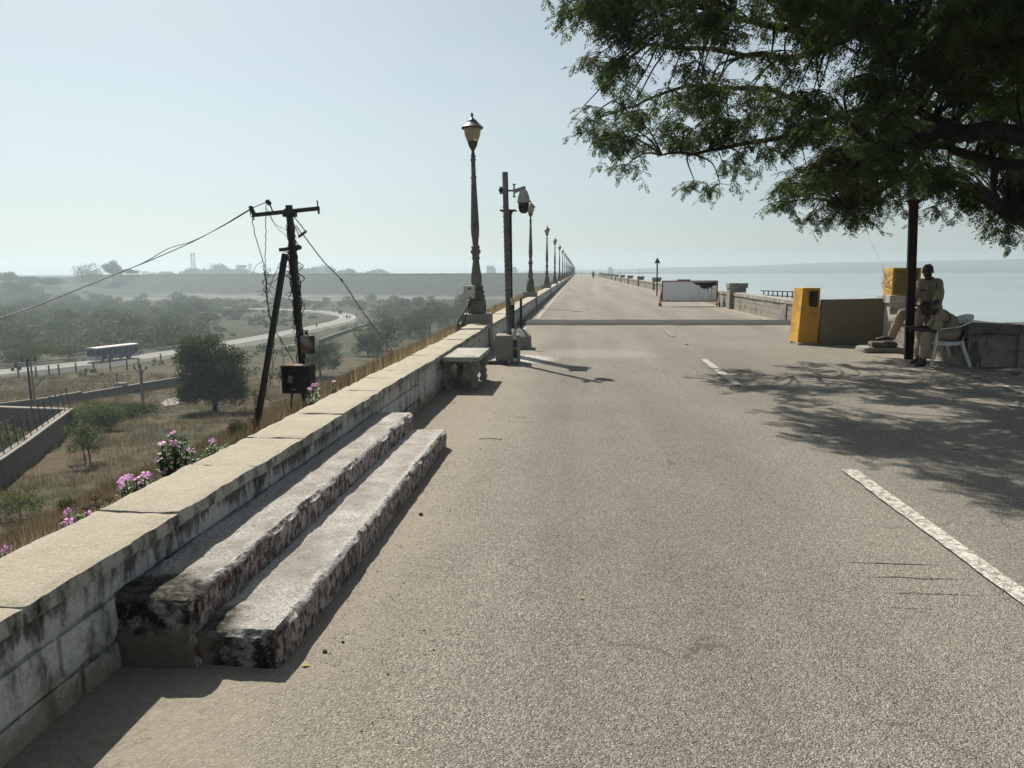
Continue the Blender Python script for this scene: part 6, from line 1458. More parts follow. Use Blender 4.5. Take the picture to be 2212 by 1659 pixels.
p, a = on_road(688, 711, 1.0); motorbike(p, a, 'motorcycle on the straight of the valley road before the bend', 'rider on the motorcycle nearest in the valley road bend, right of the leaning pole')
p, a = on_road(755, 692, 1.6); motorbike(p, a, 'motorcycle on the outer edge of the valley road bend', 'rider on the motorcycle at the outer edge of the bend')
p, a = on_road(728, 678, 1.5); motorbike(p, a, 'motorcycle just behind the small truck on the far bend', 'rider on the motorcycle just behind the small truck')
p, a = on_road(693, 674.5, 0.5); motorbike(p, a, 'farthest motorcycle on the valley road, beyond the small truck', 'farthest motorcycle rider on the valley road')
p, a = on_road(18, 808, 0.5); motorbike(p, a, 'dark motorcycle on the valley road at the left edge of the photo', 'motorcycle rider at the left edge, on the valley road behind posts')
motorbike(Vector((3.55, 165, 0.01)), 0.0, 'tiny motorcycle coming along the dam road near the vanishing point', 'tiny rider on the dam road near the vanishing point')
p, a = on_road(720, 681, -1.0); tk_ = thing('small_truck', 'small dark three-wheeled carrier on the far bend of the valley road', 'truck', tuple(p)); M3 = Matrix.Rotation(a, 3, 'Z'); A = lambda x, y, z: p+M3 @ Vector((x, y, z))
m = MB(); m.box(A(0, 0.9, 1.0), (1.5, 1.2, 1.3), rz=a, taper=0.85); m.build('cab', mat_var('olive_paint', (0.10, 0.10, 0.07), (0.14, 0.14, 0.09), 3, 0.5), tk_, bevel=0.08); m = MB(); m.box(A(0, -0.8, 1.25), (1.75, 2.1, 1.5), rz=a); m.build('load_bed', TRF, tk_, bevel=0.04)
m = MB(); m.box(A(0, 1.45, 1.35), (1.2, 0.06, 0.5), rz=a); m.build('windscreen', GLASS, tk_)
for x, y in ((0, 1.3), (-0.7, -1.1), (0.7, -1.1)): MB().tube([A(x-0.09, y, 0.28), A(x+0.09, y, 0.28)], 0.28, 12).build('wheel', BLACKP, tk_)
b_ = T(750, 697); t = thing('road_sign', 'small round road sign on a post at the outer side of the valley bend', 'road sign', tuple(b_)); MB().bar(b_, b_+Vector((0, 0, 2.6)), 0.12, 0.12).build('post', TAR, t); MB().tube([b_+Vector((0, -0.08, 2.6)), b_+Vector((0, -0.12, 2.6))], 0.55, 14).build('plate', SGM, t)
# ---------------------------------------------------------------- bushes and trees
def leafball(lobes, nleaf, L, asp=0.45, shell=0.45, flat=0.0):
    """leaf-sized faces through a set of ellipsoid lobes [(centre, radii)]"""
    vol = np.array([r[0]*r[1]*r[2] for c_, r in lobes])**0.7; vol /= vol.sum(); Vs = []; cs = RNG.choice(len(lobes), nleaf, p=vol)
    C = np.array([c_ for c_, r in lobes])[cs]; Rr = np.array([r for c_, r in lobes])[cs]
    u = unit(nleaf)*(shell+(1-shell)*RNG.random((nleaf, 1))**0.6); C = C+u*Rr*(1+0.12*RNG.normal(size=(nleaf, 1)))
    D = norm(unit(nleaf)*np.array([1, 1, 1-flat])+u*0.5); Wd = norm(np.cross(D, unit(nleaf)))
    Ll = L*RNG.uniform(0.6, 1.35, nleaf); return quads(C, D, Wd, Ll, Ll*asp)
GRN = leafmat('bush_leaf', [(0.030, 0.044, 0.018), (0.052, 0.070, 0.030), (0.088, 0.104, 0.048)], 0.5, 0.25)
GRY = leafmat('thorn_leaf', [(0.044, 0.054, 0.029), (0.076, 0.088, 0.047), (0.125, 0.132, 0.078)], 0.4, 0.25)
DRB = leafmat('dry_leaf', [(0.075, 0.058, 0.036), (0.12, 0.095, 0.058), (0.18, 0.15, 0.095)], 0.5, 0.2)
DKG = leafmat('dark_tree_leaf', [(0.024, 0.040, 0.017), (0.044, 0.066, 0.026), (0.078, 0.100, 0.042)], 0.7, 0.25, (0.075, 0.050, 0.024), (0.60, 0.70))
PLG_ = leafmat('pale_leaf', [(0.055, 0.075, 0.035), (0.095, 0.115, 0.060), (0.17, 0.185, 0.12)], 0.9, 0.3)
def lobes_dome(w, h, n, z0=0.15, sq=1.0, lob=(0.22, 0.40)):
    w *= 1.12; out = []
    for i in range(n):
        a = random.uniform(0, 6.283); rr = math.sqrt(random.random())*0.72; z = z0+(1-z0)*random.uniform(0.12, 0.85)*(1-0.55*rr*rr)
        r = random.uniform(*lob)*w/2*1.25; out.append(((rr*w/2*math.cos(a), rr*w/2*math.sin(a), z*h), (r, r, min(r*sq, h*0.30))))
    return out
def plant_tree(name, label, cat, base, w, h, z0, nl, L, mat, trunk_r=0.0, group=None, ntr=1, lob=(0.22, 0.40), nlob=16, shell=0.45, asp=0.45):
    b = Vector(base); t = thing(name, label, cat, tuple(b), group)
    V_, F_ = leafball(lobes_dome(w, h, nlob, z0, 0.9, lob), nl, L, asp, shell); V_ = V_+np.array(b)
    raw('crown', V_, F_, mat, t)
    if trunk_r:
        m = MB()
        for k_ in range(ntr):
            dx = random.uniform(-.3, .3)*(ntr > 1)*w*0.2; top = Vector((b.x+dx+random.uniform(-.1, .1)*w, b.y, b.z+h*0.55))
            m.tube(smoothpath([b+Vector((dx, 0, -0.4)), b+Vector((dx*1.1, 0, h*z0*0.8)), top], 3), [trunk_r, trunk_r*.95, trunk_r*.9, trunk_r*.85, trunk_r*.75, trunk_r*.5, trunk_r*.3], 7)
            for j in range(7):
                a = random.uniform(0, 6.283); z_ = random.uniform(0.3, 0.5)*h; e_ = Vector((math.cos(a)*w*0.33, math.sin(a)*w*0.33, h*random.uniform(0.5, 0.85)))
                m.tube(smoothpath([b+Vector((dx, 0, z_)), b+Vector((dx, 0, z_))*1.0+Vector((e_.x*0.5, e_.y*0.5, (e_.z-z_)*0.6)), b+e_], 2), [trunk_r*.5, trunk_r*.4, trunk_r*.3, trunk_r*.2, trunk_r*.1], 5)
        m.build('trunk', BARK, t)
    return t
def span(base, px):  return px/FPX*float(np.dot(np.array(base)-np.array([0, 0, HC]), _f))
b = T(465, 890); hT = hgt_at(b, 700)
plant_tree('round_tree', 'large round dark tree on the dry slope below the bus, left of the leaning pole', 'tree', b, span(b, 172), hT, 0.10, 25000, 0.24*span(b, 190)/8, DKG, 0.30, lob=(0.12, 0.27), nlob=52, shell=0.2)
b = T(692, 815); plant_tree('round_tree', 'smaller dark tree half hidden behind the rusty boxes of the leaning pole', 'tree', b, span(b, 88), hgt_at(b, 716), 0.18, 9000, span(b, 3.4), DKG, 0.18, lob=(0.2, 0.35), nlob=22, shell=0.35)
for i, (x, yb_, yt, wpx, mt, lab) in enumerate([
    (835, 756, 676, 92, GRN, 'rounded green tree on the slope just right of the stay wire'),
    (885, 728, 668, 90, GRN, 'leafy green tree in the clump on the slope, second right of the stay wire'),
    (928, 720, 646, 92, GRY, 'tall grey-green tree in the middle of the clump left of the near lamp standard'),
    (968, 708, 644, 84, GRY, 'grey-green tree immediately left of the near lamp standard'),
    (1006, 695, 630, 56, GRN, 'green tree just left of the near lamp base'),
    (795, 768, 698, 62, GRY, 'thin feathery shrub left of the rounded tree by the stay wire'),
    (868, 668, 645, 36, GRY, 'small tree standing on the pale stony strip at the toe of the far dam'),
    (905, 660, 640, 26, GRN, 'tiny tree at the toe of the far dam'),
    (60, 790, 742, 120, GRN, 'wide green thorn bush behind the valley road at the left edge'),
    (95, 925, 876, 0, GRN, '')]):
    if not wpx: continue
    b = T(x, yb_); plant_tree('slope_tree', lab, 'tree', b, span(b, wpx), hgt_at(b, yt), 0.10, 4600, max(0.12, span(b, 3.6)), mt, span(b, 2.2), lob=(0.2, 0.36), nlob=20)
b = T(205, 930); plant_tree('leafy_shrub', 'broad leafy shrub with pale glossy leaves beside the corner of the near compound wall', 'shrub', b, span(b, 110), hgt_at(b, 866), 0.05, 5200, span(b, 5), PLG_, 0.05, nlob=20)
b = T(190, 1000); plant_tree('leafy_shrub', 'small airy tree with two thin stems right of the near compound wall', 'shrub', b, span(b, 95), hgt_at(b, 905), 0.22, 1700, span(b, 5), PLG_, 0.05, ntr=2, nlob=14, lob=(0.14, 0.26))
b = T(258, 905); plant_tree('leafy_shrub', 'low green shrub between the compound corner and the pale forked pole', 'shrub', b, span(b, 90), hgt_at(b, 872), 0.05, 2600, span(b, 4), GRN, 0.04)
b = T(300, 900); plant_tree('leafy_shrub', 'low spreading green shrub at the foot of the pale forked pole', 'shrub', b, span(b, 90), hgt_at(b, 868), 0.05, 2400, span(b, 4), GRN, 0.04)
b = T(510, 945); plant_tree('leafy_shrub', 'small rounded shrub on the dry slope left of the pole strut', 'shrub', b, span(b, 52), hgt_at(b, 905), 0.05, 1800, span(b, 4), GRN, 0.03)
b = T(30, 1010); plant_tree('leafy_shrub', 'thin pale-leaved sapling inside the near compound wall', 'shrub', b, span(b, 60), hgt_at(b, 905), 0.3, 800, span(b, 6), PLG_, 0.04)
b = T(45, 1120); plant_tree('leafy_shrub', 'pale-leaved weed clump at the foot of the near compound wall', 'shrub', b, span(b, 90), hgt_at(b, 1055), 0.1, 1100, span(b, 6), PLG_, 0.03)
b = T(385, 985); plant_tree('leafy_shrub', 'small dark shrub on the dry slope just beyond the tall pink flowers', 'shrub', b, span(b, 48), hgt_at(b, 935), 0.1, 1100, span(b, 5), GRN, 0.03)
b = T(150, 1110); plant_tree('leafy_shrub', 'tiny green shrub low on the dry slope above the pink flower at the wall', 'shrub', b, span(b, 40), hgt_at(b, 1075), 0.1, 800, span(b, 5), GRN, 0.03)
b = T(800, 935-70); 
# bushes scattered over the valley: a few moulds, copied
SG = 'thorn bushes scattered over the valley floor'
moulds = []
for i in range(7):
    V_, F_ = leafball(lobes_dome(2.0, 1.0, 13, 0.08, 0.9, (0.22, 0.42)), 620, 0.17, 0.6, 0.5)
    me = raw('thorn_bush', V_, F_, (GRN, GRY, GRY, GRN, GRY, DRB, GRY)[i]); tag(me, 'grey-green thorn bush among many alike on the valley floor', 'bush', SG); moulds.append(me)
used = set(); nb_ = 0; tr_ = 0
while nb_ < 250 and tr_ < 5000:
    tr_ += 1
    Y = 70+480*random.random()**1.15; X = random.uniform(-0.80*Y-20, -0.14*Y-18)
    if X > -2.3-47 and Y < 300: continue
    z = float(hgt(X, Y))
    if road_dist(X, Y) < 8 or z > -6: continue
    if Y < 130 and random.random() < 0.75: continue
    pxv = np.array([X, Y, z-HC]); px_ = CX+FPX*(pxv @ _r)/(pxv @ _f); py_ = CY-FPX*(pxv @ _u)/(pxv @ _f)
    if px_ < -40 or px_ > 1040: continue
    if px_ > 470 and py_ < 765 and (px_ < 830 or py_ < 672) and random.random() < (0.93 if py_ > 655 else 0.6): continue
    if px_ > 420 and py_ > 700: continue
    if py_ > 778: continue
    if Y > 500 and random.random() < 0.5: continue
    i = random.randrange(7); w = random.uniform(2.2, 5.2)*(0.8 if Y < 180 else 1.25); o = moulds[i]
    if i in used: o = o.copy(); COL.objects.link(o)
    used.add(i); o.location = (X, Y, z-0.1); o.scale = (w, w, w*random.uniform(0.7, 1.15)); o.rotation_euler = (0, 0, random.uniform(0, 6.28)); nb_ += 1
for i in range(7):
    if i not in used: bpy.data.objects.remove(moulds[i])
# low scrub that reads as one mass between them
N = 6200; Yv = 100+520*RNG.random(N)**1.0; Xv = -(0.14*Yv+18)-RNG.random(N)*(0.74*Yv+30); Zv = hgt(Xv, Yv)
rd_ = np.array([road_dist(x, y) for x, y in zip(Xv, Yv)]); dens = fnoise(Xv, Yv, 0.035)+0.6*fnoise(Xv, Yv, 0.09, 4)
keep = (rd_ > 7) & (Zv < -4) & (dens > -0.16) & ~((Xv > -52) & (Yv < 260)) & ((Yv < 530) | (Xv < -440))
vx_ = Xv*_r[0]+Yv*_r[1]+(Zv-HC)*_r[2]; vf_ = Xv*_f[0]+Yv*_f[1]+(Zv-HC)*_f[2]; pxs = CX+FPX*vx_/vf_
keep &= ~((pxs > 480) & (rd_ < 45) & (RNG.random(N) < np.where(rd_ < 14, 0.96, 0.62))) & ~((pxs > 640) & (RNG.random(N) < 0.35))
pys = CY-FPX*(Xv*_u[0]+Yv*_u[1]+(Zv-HC)*_u[2])/vf_
keep &= ~((pys > 790) & (pxs < 460) & (RNG.random(N) < 0.93))
keep &= ~((Yv < 165) & (RNG.random(N) < 0.85))
Xv, Yv, Zv = Xv[keep], Yv[keep], Zv[keep]; n = len(Xv); per = 46
C = np.repeat(np.stack([Xv, Yv, Zv], 1), per, 0); sc = np.repeat(RNG.uniform(0.8, 2.3, n)*(0.7+Yv/500), per)[:, None]
u = unit(n*per); u[:, 2] = np.abs(u[:, 2])*0.75; C = C+u*sc*RNG.uniform(0.5, 1.05, (n*per, 1)); D = unit(n*per); Wd = norm(np.cross(D, unit(n*per)))
V_, F_ = quads(C, D, Wd, sc[:, 0]*0.42, sc[:, 0]*0.27); setting(raw('scrub', V_, F_, GRY), 'stuff')
# trees on the hill at the end of the far dam, and the two on its crest
for i, (x, yb_, yt, wpx, Yd, lab) in enumerate([(192, 592, 569, 62, 730, 'broad dark tree standing on the far dam crest at the left'), (244, 592, 561, 34, 735, 'tall thin-crowned tree on the far dam crest, right of the broad one'), (262, 592, 581, 60, 738, 'low hedge-like bush at the foot of the tall thin-crowned tree'), (12, 606, 586, 52, 640, 'dark round tree on the hill at the left edge of the skyline'), (60, 612, 598, 50, 630, 'dark tree on the left hill, second from the edge'), (110, 616, 600, 40, 640, 'rounded tree on the left hill just before the dam begins'), (36, 630, 606, 60, 560, 'bushy tree on the slope of the left hill')]):
    b = Vector([float(q) for q in gy(x, yb_, Yd)]); b.z = min(b.z, float(hgt(b.x, b.y))+0.3) if b.z > hgt(b.x, b.y)+6 else b.z
    h = hgt_at(b, yt); plant_tree('skyline_tree', lab, 'tree', b, span(b, wpx), h, 0.12 if i != 1 else 0.35, 2600, span(b, 3.0), DKG, span(b, 1.6), nlob=16 if i != 1 else 18, lob=(0.22, 0.4) if i != 1 else (0.22, 0.36))
# wood on the plain beyond the far dam
lb = []
for i in range(150):
    x = random.choice((random.uniform(395, 560), random.uniform(300, 832), random.uniform(600, 832))); Yd = random.uniform(1150, 1500); b = gy(x, 587, Yd); hh = (9.0+5.0*random.random())*(0.75+0.35*math.sin(x*0.03)+0.2*math.sin(x*0.11)); w = random.uniform(9, 20); lb.append(((b[0], b[1], -3.0+hh*0.60), (w*0.55, w*0.55, hh*0.62)))
V_, F_ = leafball(lb, 26000, 2.6, 0.7, 0.6); setting(raw('far_wood', V_, F_, DKG), 'stuff')
b = gy(522, 583, 1250); t = thing('water_tower', 'mushroom-shaped water tower among the trees on the horizon', 'water tower', (b[0], b[1], -3)); zt = gy(522, 572, 1250)[2]
MB().lathe([(5, zt-5.5), (9.5, zt-3.2), (10.2, zt-2.2), (9.8, zt-1.0), (6, zt-0.3), (0.5, zt)], 18, c=(b[0], b[1], 0)).build('tank', CONC, t, smooth=True)
for a in range(6): MB().bar((b[0]+5*math.cos(a*1.05), b[1]+5*math.sin(a*1.05), -3.5), (b[0]+5*math.cos(a*1.05), b[1]+5*math.sin(a*1.05), zt-5.0), 0.9, 0.9).build('column', CONC, t)
for x, yt, Yd, lab in ((415.5, 547, 1400, 'left one of the two hazy telecom masts on the horizon'), (421.3, 546, 1400, 'right one of the two hazy telecom masts on the horizon'), (541, 569, 1450, 'short lattice pylon on the horizon right of the water tower')):
    b = gy(x, 585, Yd); zt = gy(x, yt, Yd)[2]; t = thing('telecom_mast', lab, 'mast', (b[0], b[1], -3), 'hazy masts on the horizon'); w = 1.3 if Yd < 1420 else 3.0
    m = MB(); nseg = 9
    for sx, sy in ((-1, -1), (1, -1), (1, 1), (-1, 1)): m.bar((b[0]+sx*w, b[1]+sy*w, -4), (b[0]+sx*w*0.45, b[1]+sy*w*0.45, zt), 0.55, 0.55)
    for j in range(nseg):
        z_ = -3+(zt+3)*j/nseg; z2 = -3+(zt+3)*(j+1)/nseg; m.bar((b[0]-w, b[1]-w, z_), (b[0]+w*0.8, b[1]-w, z2), 0.35, 0.35); m.bar((b[0]+w, b[1]-w, z_), (b[0]-w*0.8, b[1]-w, z2), 0.35, 0.35)
    m.build('lattice', STEEL, t)
    m = MB(); m.box((b[0], b[1], zt-3), (3.2 if Yd < 1420 else 9, 1.5, 5 if Yd < 1420 else 0.8)); m.build('antenna', STEEL, t)
for x, w, yt, lab in ((1059, 24, 574, 'faint tall building on the horizon just left of the camera pole'), (1107, 22, 577, 'faint wide building on the horizon just right of the camera pole'), (1318, 13, 577, 'faint tower-like building over the far end of the dam road')):
    b = gy(x, 588, 1500); zt = gy(x, yt, 1500)[2]; ww = w/FPX*1500; t = thing('far_building', lab, 'building', (b[0], b[1], -4)); MB().box((b[0], b[1], (zt-6)/2), (ww*0.6, 14, zt+6)).build('block', CONC, t); MB().box((b[0]+ww*0.33, b[1], (zt*0.7-6)/2), (ww*0.3, 12, zt*0.7+6)).build('wing', CONC, t)
# ---------------------------------------------------------------- dry grass on the slope
def grassmat(k, c):
    k.base(c, 0.9, 0.1); tl = k.n('ShaderNodeBsdfTranslucent'); k.put(tl.inputs[0], c); mx = k.n('ShaderNodeMixShader'); mx.inputs[0].default_value = 0.5
    k.t.links.new(k.b.outputs[0], mx.inputs[1]); k.t.links.new(tl.outputs[0], mx.inputs[2]); k.t.links.new(mx.outputs[0], k.out.inputs[0]); return k.m
k = NT('dry_grass'); c = k.ramp(k.noise(1.1, 5, 0.7), [(0.3, (0.078, 0.056, 0.034)), (0.5, (0.130, 0.097, 0.058)), (0.72, (0.20, 0.158, 0.10))])
c = k.mix(k.ramp(k.noise(0.22, 4, 0.6), [(0.52, 0.0), (0.62, 0.8)]), c, (0.075, 0.080, 0.040)); GRASS = grassmat(k, c)
def grass(name, X, Y, per, h, w, mat, spread=0.10):
    Z = hgt(X, Y)+0.05*fnoise(X, Y, 1.3)+0.10*fnoise(X, Y, 0.45, 1)*(X < -3.2); n = len(X); B = np.repeat(np.stack([X, Y, Z-0.03], 1), per, 0); hh = np.repeat(h, per)*RNG.uniform(0.5, 1.15, n*per)
    B[:, :2] += RNG.normal(scale=1.0, size=(n*per, 2))*np.repeat(spread if np.ndim(spread) else np.full(n, spread), per)[:, None]
    a = RNG.uniform(0, 6.283, n*per); s = np.stack([np.cos(a), np.sin(a), 0*a], 1); ln = np.stack([-np.sin(a), np.cos(a), 0*a], 1)*RNG.uniform(-0.5, 0.8, (n*per, 1))
    ww = (np.repeat(w, per) if np.ndim(w) else np.full(n*per, w))[:, None]
    up_ = np.array([0, 0, 1.0]); m1 = B+(up_*0.55+ln*0.22)*hh[:, None]; tip = B+(up_*0.95+ln*0.75)*hh[:, None]
    V_ = np.stack([B-s*ww, B+s*ww, m1+s*ww*0.7, tip, m1-s*ww*0.7], 1).reshape(-1, 3); i5 = np.arange(n*per)*5
    F_ = np.concatenate([np.stack([i5, i5+1, i5+2, i5+4], 1)]); me = np.stack([i5+4, i5+2, i5+3, i5+3], 1)
    return setting(raw(name, V_, np.concatenate([F_]), mat), 'stuff') if False else setting(rawt(name, V_, F_, np.stack([i5+4, i5+2, i5+3], 1), mat), 'stuff')
def rawt(name, V_, F4, F3, mat):
    me = bpy.data.meshes.new(name); me.vertices.add(len(V_)); me.vertices.foreach_set('co', np.asarray(V_, np.float32).ravel())
    L = np.concatenate([F4.ravel(), F3.ravel()]).astype(np.int32); me.loops.add(len(L)); me.polygons.add(len(F4)+len(F3)); me.loops.foreach_set('vertex_index', L)
    me.polygons.foreach_set('loop_start', np.concatenate([np.arange(len(F4))*4, len(F4)*4+np.arange(len(F3))*3]).astype(np.int32)); me.update(calc_edges=True); me.validate()
    o = bpy.data.objects.new(name, me); COL.objects.link(o); me.materials.append(mat); return o
# broad dry slope
n = 30000; Y = 1+119*RNG.random(n)**1.2; X = -2.75-RNG.random(n)*(0.80*Y+22); ok = (fnoise(X, Y, 0.22)+0.7*fnoise(X, Y, 0.6, 2) > -0.45); X, Y = X[ok], Y[ok]
wpx = 0.0035+Y*0.00016
grass('dry_grass', X, Y, 8, RNG.uniform(0.22, 0.55, len(X))*(1+Y/180)*np.clip(0.32+Y/40, 0, 1), wpx, GRASS, 0.10+Y*0.002)
# golden fringe along the outside of the parapet
k = NT('golden_grass'); c = k.ramp(k.noise(3, 5, 0.7), [(0.3, (0.22, 0.16, 0.08)), (0.55, (0.33, 0.255, 0.14)), (0.75, (0.44, 0.36, 0.22))]); GOLD = grassmat(k, c)
n = 2600; Y = 2+60*RNG.random(n)**0.8; X = -2.3-np.abs(RNG.normal(scale=0.9, size=n)); ok = RNG.random(n) < np.where(Y < 11, 0.03, 1.0); X, Y = X[ok], Y[ok]
grass('golden_grass', X, Y, 8, RNG.uniform(0.25, 0.62, len(X))*np.where(Y < 11, 0.45, 1.0), 0.0025+Y*0.00014, GOLD, 0.10)
# ---------------------------------------------------------------- pink periwinkles behind the coping
PINK = NT('pink_petal'); c = PINK.ramp(PINK.noise(9, 2), [(0.3, (0.62, 0.22, 0.55)), (0.7, (0.74, 0.36, 0.68))]); PINK = PINK.base(c, 0.6, 0.2)
MAG = NT('magenta_eye').base((0.35, 0.02, 0.16), 0.6)
VLEAF = leafmat('glossy_leaf', [(0.045, 0.075, 0.026), (0.075, 0.12, 0.042), (0.12, 0.165, 0.065)], 6, 0.35, spec=0.3, rough=0.5)
STEM = mat_var('green_stem', (0.05, 0.06, 0.025), (0.08, 0.075, 0.035), 20, 0.7)
def petal_flower(mb, eye, c, nrm, r):
    c = Vector(c); N = Vector(nrm).normalized(); a = N.orthogonal().normalized(); b = N.cross(a); w0 = random.uniform(0, 6)
    for i in range(5):
        w = w0+i*1.2566; d = a*math.cos(w)+b*math.sin(w); s = N.cross(d)
        P_ = [c+d*r*0.08, c+d*r*0.45+s*r*0.20+N*r*0.10, c+d*r*0.80+s*r*0.40+N*r*0.06, c+d*r*1.02+s*r*0.22, c+d*r*0.98-s*r*0.16, c+d*r*0.75-s*r*0.34+N*r*0.03, c+d*r*0.42-s*r*0.17+N*r*0.08]
        mb.add(P_, [(0, 1, 2, 3, 4, 5, 6)])
    eye.ell(c+N*r*0.06, (r*0.13, r*0.13, r*0.05), 8)
def periwinkle(label, X, base, flowers, stems, leafL=0.040, dens=1.0):
    """base and flowers as photo points on the plane X just outside the wall"""
    g = lambda x, y, dx=0.0: Vector([float(q) for q in gx(x, y, X-dx)])
    t0 = g(*base); t = thing('periwinkle_plant', label, 'flowers', (t0.x, t0.y, -0.12), 'pink periwinkles growing behind the left parapet')
    tops = [g(*f, random.uniform(-.03, .06)) for f in flowers]; sp_ = tops+[g(x, y, random.uniform(-.03, .06)) for x, y in stems]
    st_ = MB(); lf = [[], [], []]; C_ = []; D_ = []; W_ = []; L_ = []
    root_ = Vector((t0.x-0.03, t0.y, -0.15))
    for p in sp_:
        q = root_+Vector((random.uniform(-.05, .05), random.uniform(-.06, .06), 0)); P_ = smoothpath([q, q.lerp(p, 0.55)+Vector((random.uniform(-.02, .02), random.uniform(-.02, .02), 0.03)), p], 5); st_.tube(P_, 0.0032, 5)
        L = sum((P_[i+1]-P_[i]).length for i in range(len(P_)-1)); n_ = int(L/0.017*dens)
        for i in range(n_):
            t_ = 0.25+0.75*i/max(1, n_-1); f = t_*(len(P_)-1); ii = min(int(f), len(P_)-2); c_ = P_[ii].lerp(P_[ii+1], f-ii); w = i*2.4+random.uniform(-.4, .4)
            d = Vector((math.cos(w), math.sin(w), random.uniform(0.05, 0.75))).normalized(); l_ = leafL*random.uniform(0.7, 1.2)*(1.1-0.35*t_); C_.append(c_+d*l_*0.5); D_.append(d); W_.append(Vector((-math.sin(w), math.cos(w), random.uniform(-.3, .3))).normalized()); L_.append(l_)
    C_, D_, W_, L_ = np.array(C_), np.array(D_), np.array(W_), np.array(L_); nrm = np.cross(D_, W_)
    # oval leaf: two folded quads
    l_ = L_[:, None]; b0 = C_-D_*l_/2; b1 = C_+D_*l_/2; m0 = C_-D_*l_*0.1-nrm*l_*0.03; e1 = C_+W_*l_*0.21+D_*l_*0.12+nrm*l_*0.05; e2 = C_-W_*l_*0.21+D_*l_*0.12+nrm*l_*0.05; e3 = C_+W_*l_*0.17-D_*l_*0.22+nrm*l_*0.04; e4 = C_-W_*l_*0.17-D_*l_*0.22+nrm*l_*0.04
    V_ = np.stack([b0, e3, e1, b1, e2, e4, m0], 1).reshape(-1, 3); i7 = np.arange(len(C_))*7; F_ = np.concatenate([np.stack([i7, i7+1, i7+2, i7+6], 1), np.stack([i7+6, i7+2, i7+3, i7+4], 1), np.stack([i7, i7+6, i7+4, i7+5], 1)])
    raw('leaves', V_, F_, VLEAF, t); st_.build('stem', STEM, t)
    for p in tops:
        fl = MB(); ey = MB(); petal_flower(fl, ey, p+Vector((0, 0, 0.008)), (random.uniform(-.5, .5), random.uniform(-.9, -.1), random.uniform(0.5, 1.0)), random.uniform(0.020, 0.026)); o = fl.build('flower', PINK, t); e_ = ey.build('flower_eye', MAG, None); e_.parent = o
XW = -2.26
periwinkle('tallest pink periwinkle bush, leafy, left of the pole strut', XW, (385, 1015), [(373, 938), (349, 960), (343, 997), (356, 1020), (402, 972), (415, 975), (395, 1012), (375, 960), (412, 1005)], [(392, 955), (365, 980), (400, 990), (420, 988), (355, 975), (380, 975), (385, 1000), (365, 1005), (408, 965), (345, 985), (425, 995), (398, 1020), (372, 1020), (360, 1000)], 0.050, 2.0)
periwinkle('low dense cluster of pink periwinkles on the coping edge, left of the tallest bush', XW, (285, 1062), [(280, 1033), (264, 1041), (294, 1037), (304, 1044), (262, 1054), (314, 1028), (322, 1032), (308, 1053), (330, 1054), (300, 1064), (272, 1036)], [(275, 1055), (290, 1050), (285, 1060), (318, 1045), (268, 1065), (300, 1055), (325, 1045), (280, 1070), (310, 1062)], 0.042, 1.9)
periwinkle('small plant with one big magenta periwinkle low on the coping, next to dry brown umbels', XW, (165, 1125), [(146, 1110), (190, 1114), (147, 1131)], [(160, 1120), (175, 1125), (170, 1115), (180, 1135), (155, 1130)], 0.05, 2.0)
periwinkle('single small periwinkle at the lower left edge above the coping', XW, (5, 1215), [(10, 1192)], [(2, 1200), (15, 1205)], 0.03, 0.8)
periwinkle('slender pink periwinkle beside the open switch box', XW, (676, 880), [(677, 834), (669, 842), (667, 867), (684, 833), (660, 886)], [(684, 845), (672, 855), (690, 858), (665, 880), (680, 870), (688, 868)], 0.05, 1.1)
periwinkle('single upright periwinkle stem to the right of the switch box', XW, (722, 852), [(721, 825)], [(718, 835), (726, 838)], 0.05, 1.3)
periwinkle('short leafy periwinkle with one bloom right of the tallest bush', XW, (460, 985), [(459, 956)], [(448, 970), (465, 968), (470, 975), (440, 985), (487, 962), (480, 968), (492, 966)], 0.05, 2.0)
# dry brown umbels
DRYB = mat_var('dry_seed_head', (0.045, 0.030, 0.018), (0.10, 0.075, 0.05), 30, 0.9)
dw = thing('dry_weed', 'dry brown umbel seed heads behind the coping near the lower left', 'weed', (XW, 2.6, -0.1))
for (x, y) in ((206, 1078), (236, 1080), (187, 1098), (255, 1092), (178, 1118), (213, 1092), (170, 1133), (152, 1140), (140, 1128)):
    m = MB(); p = Vector([float(q) for q in gx(x, y, XW-random.uniform(0, .05))]); m.tube(smoothpath([Vector((p.x-.02, p.y+random.uniform(-.05, .05), -0.12)), p.lerp(Vector((p.x, p.y, -0.1)), 0.4)+Vector((random.uniform(-.01, .01), 0, 0)), p], 4), 0.002, 4)
    for j in range(9):
        a = j*0.7; e = p+Vector((math.cos(a)*0.020, math.sin(a)*0.020, 0.008)); m.tube([p-Vector((0, 0, 0.012)), e], 0.0012, 3); m.ell(e, (0.006, 0.006, 0.0035), 6)
    m.build('seed_head', DRYB, dw)
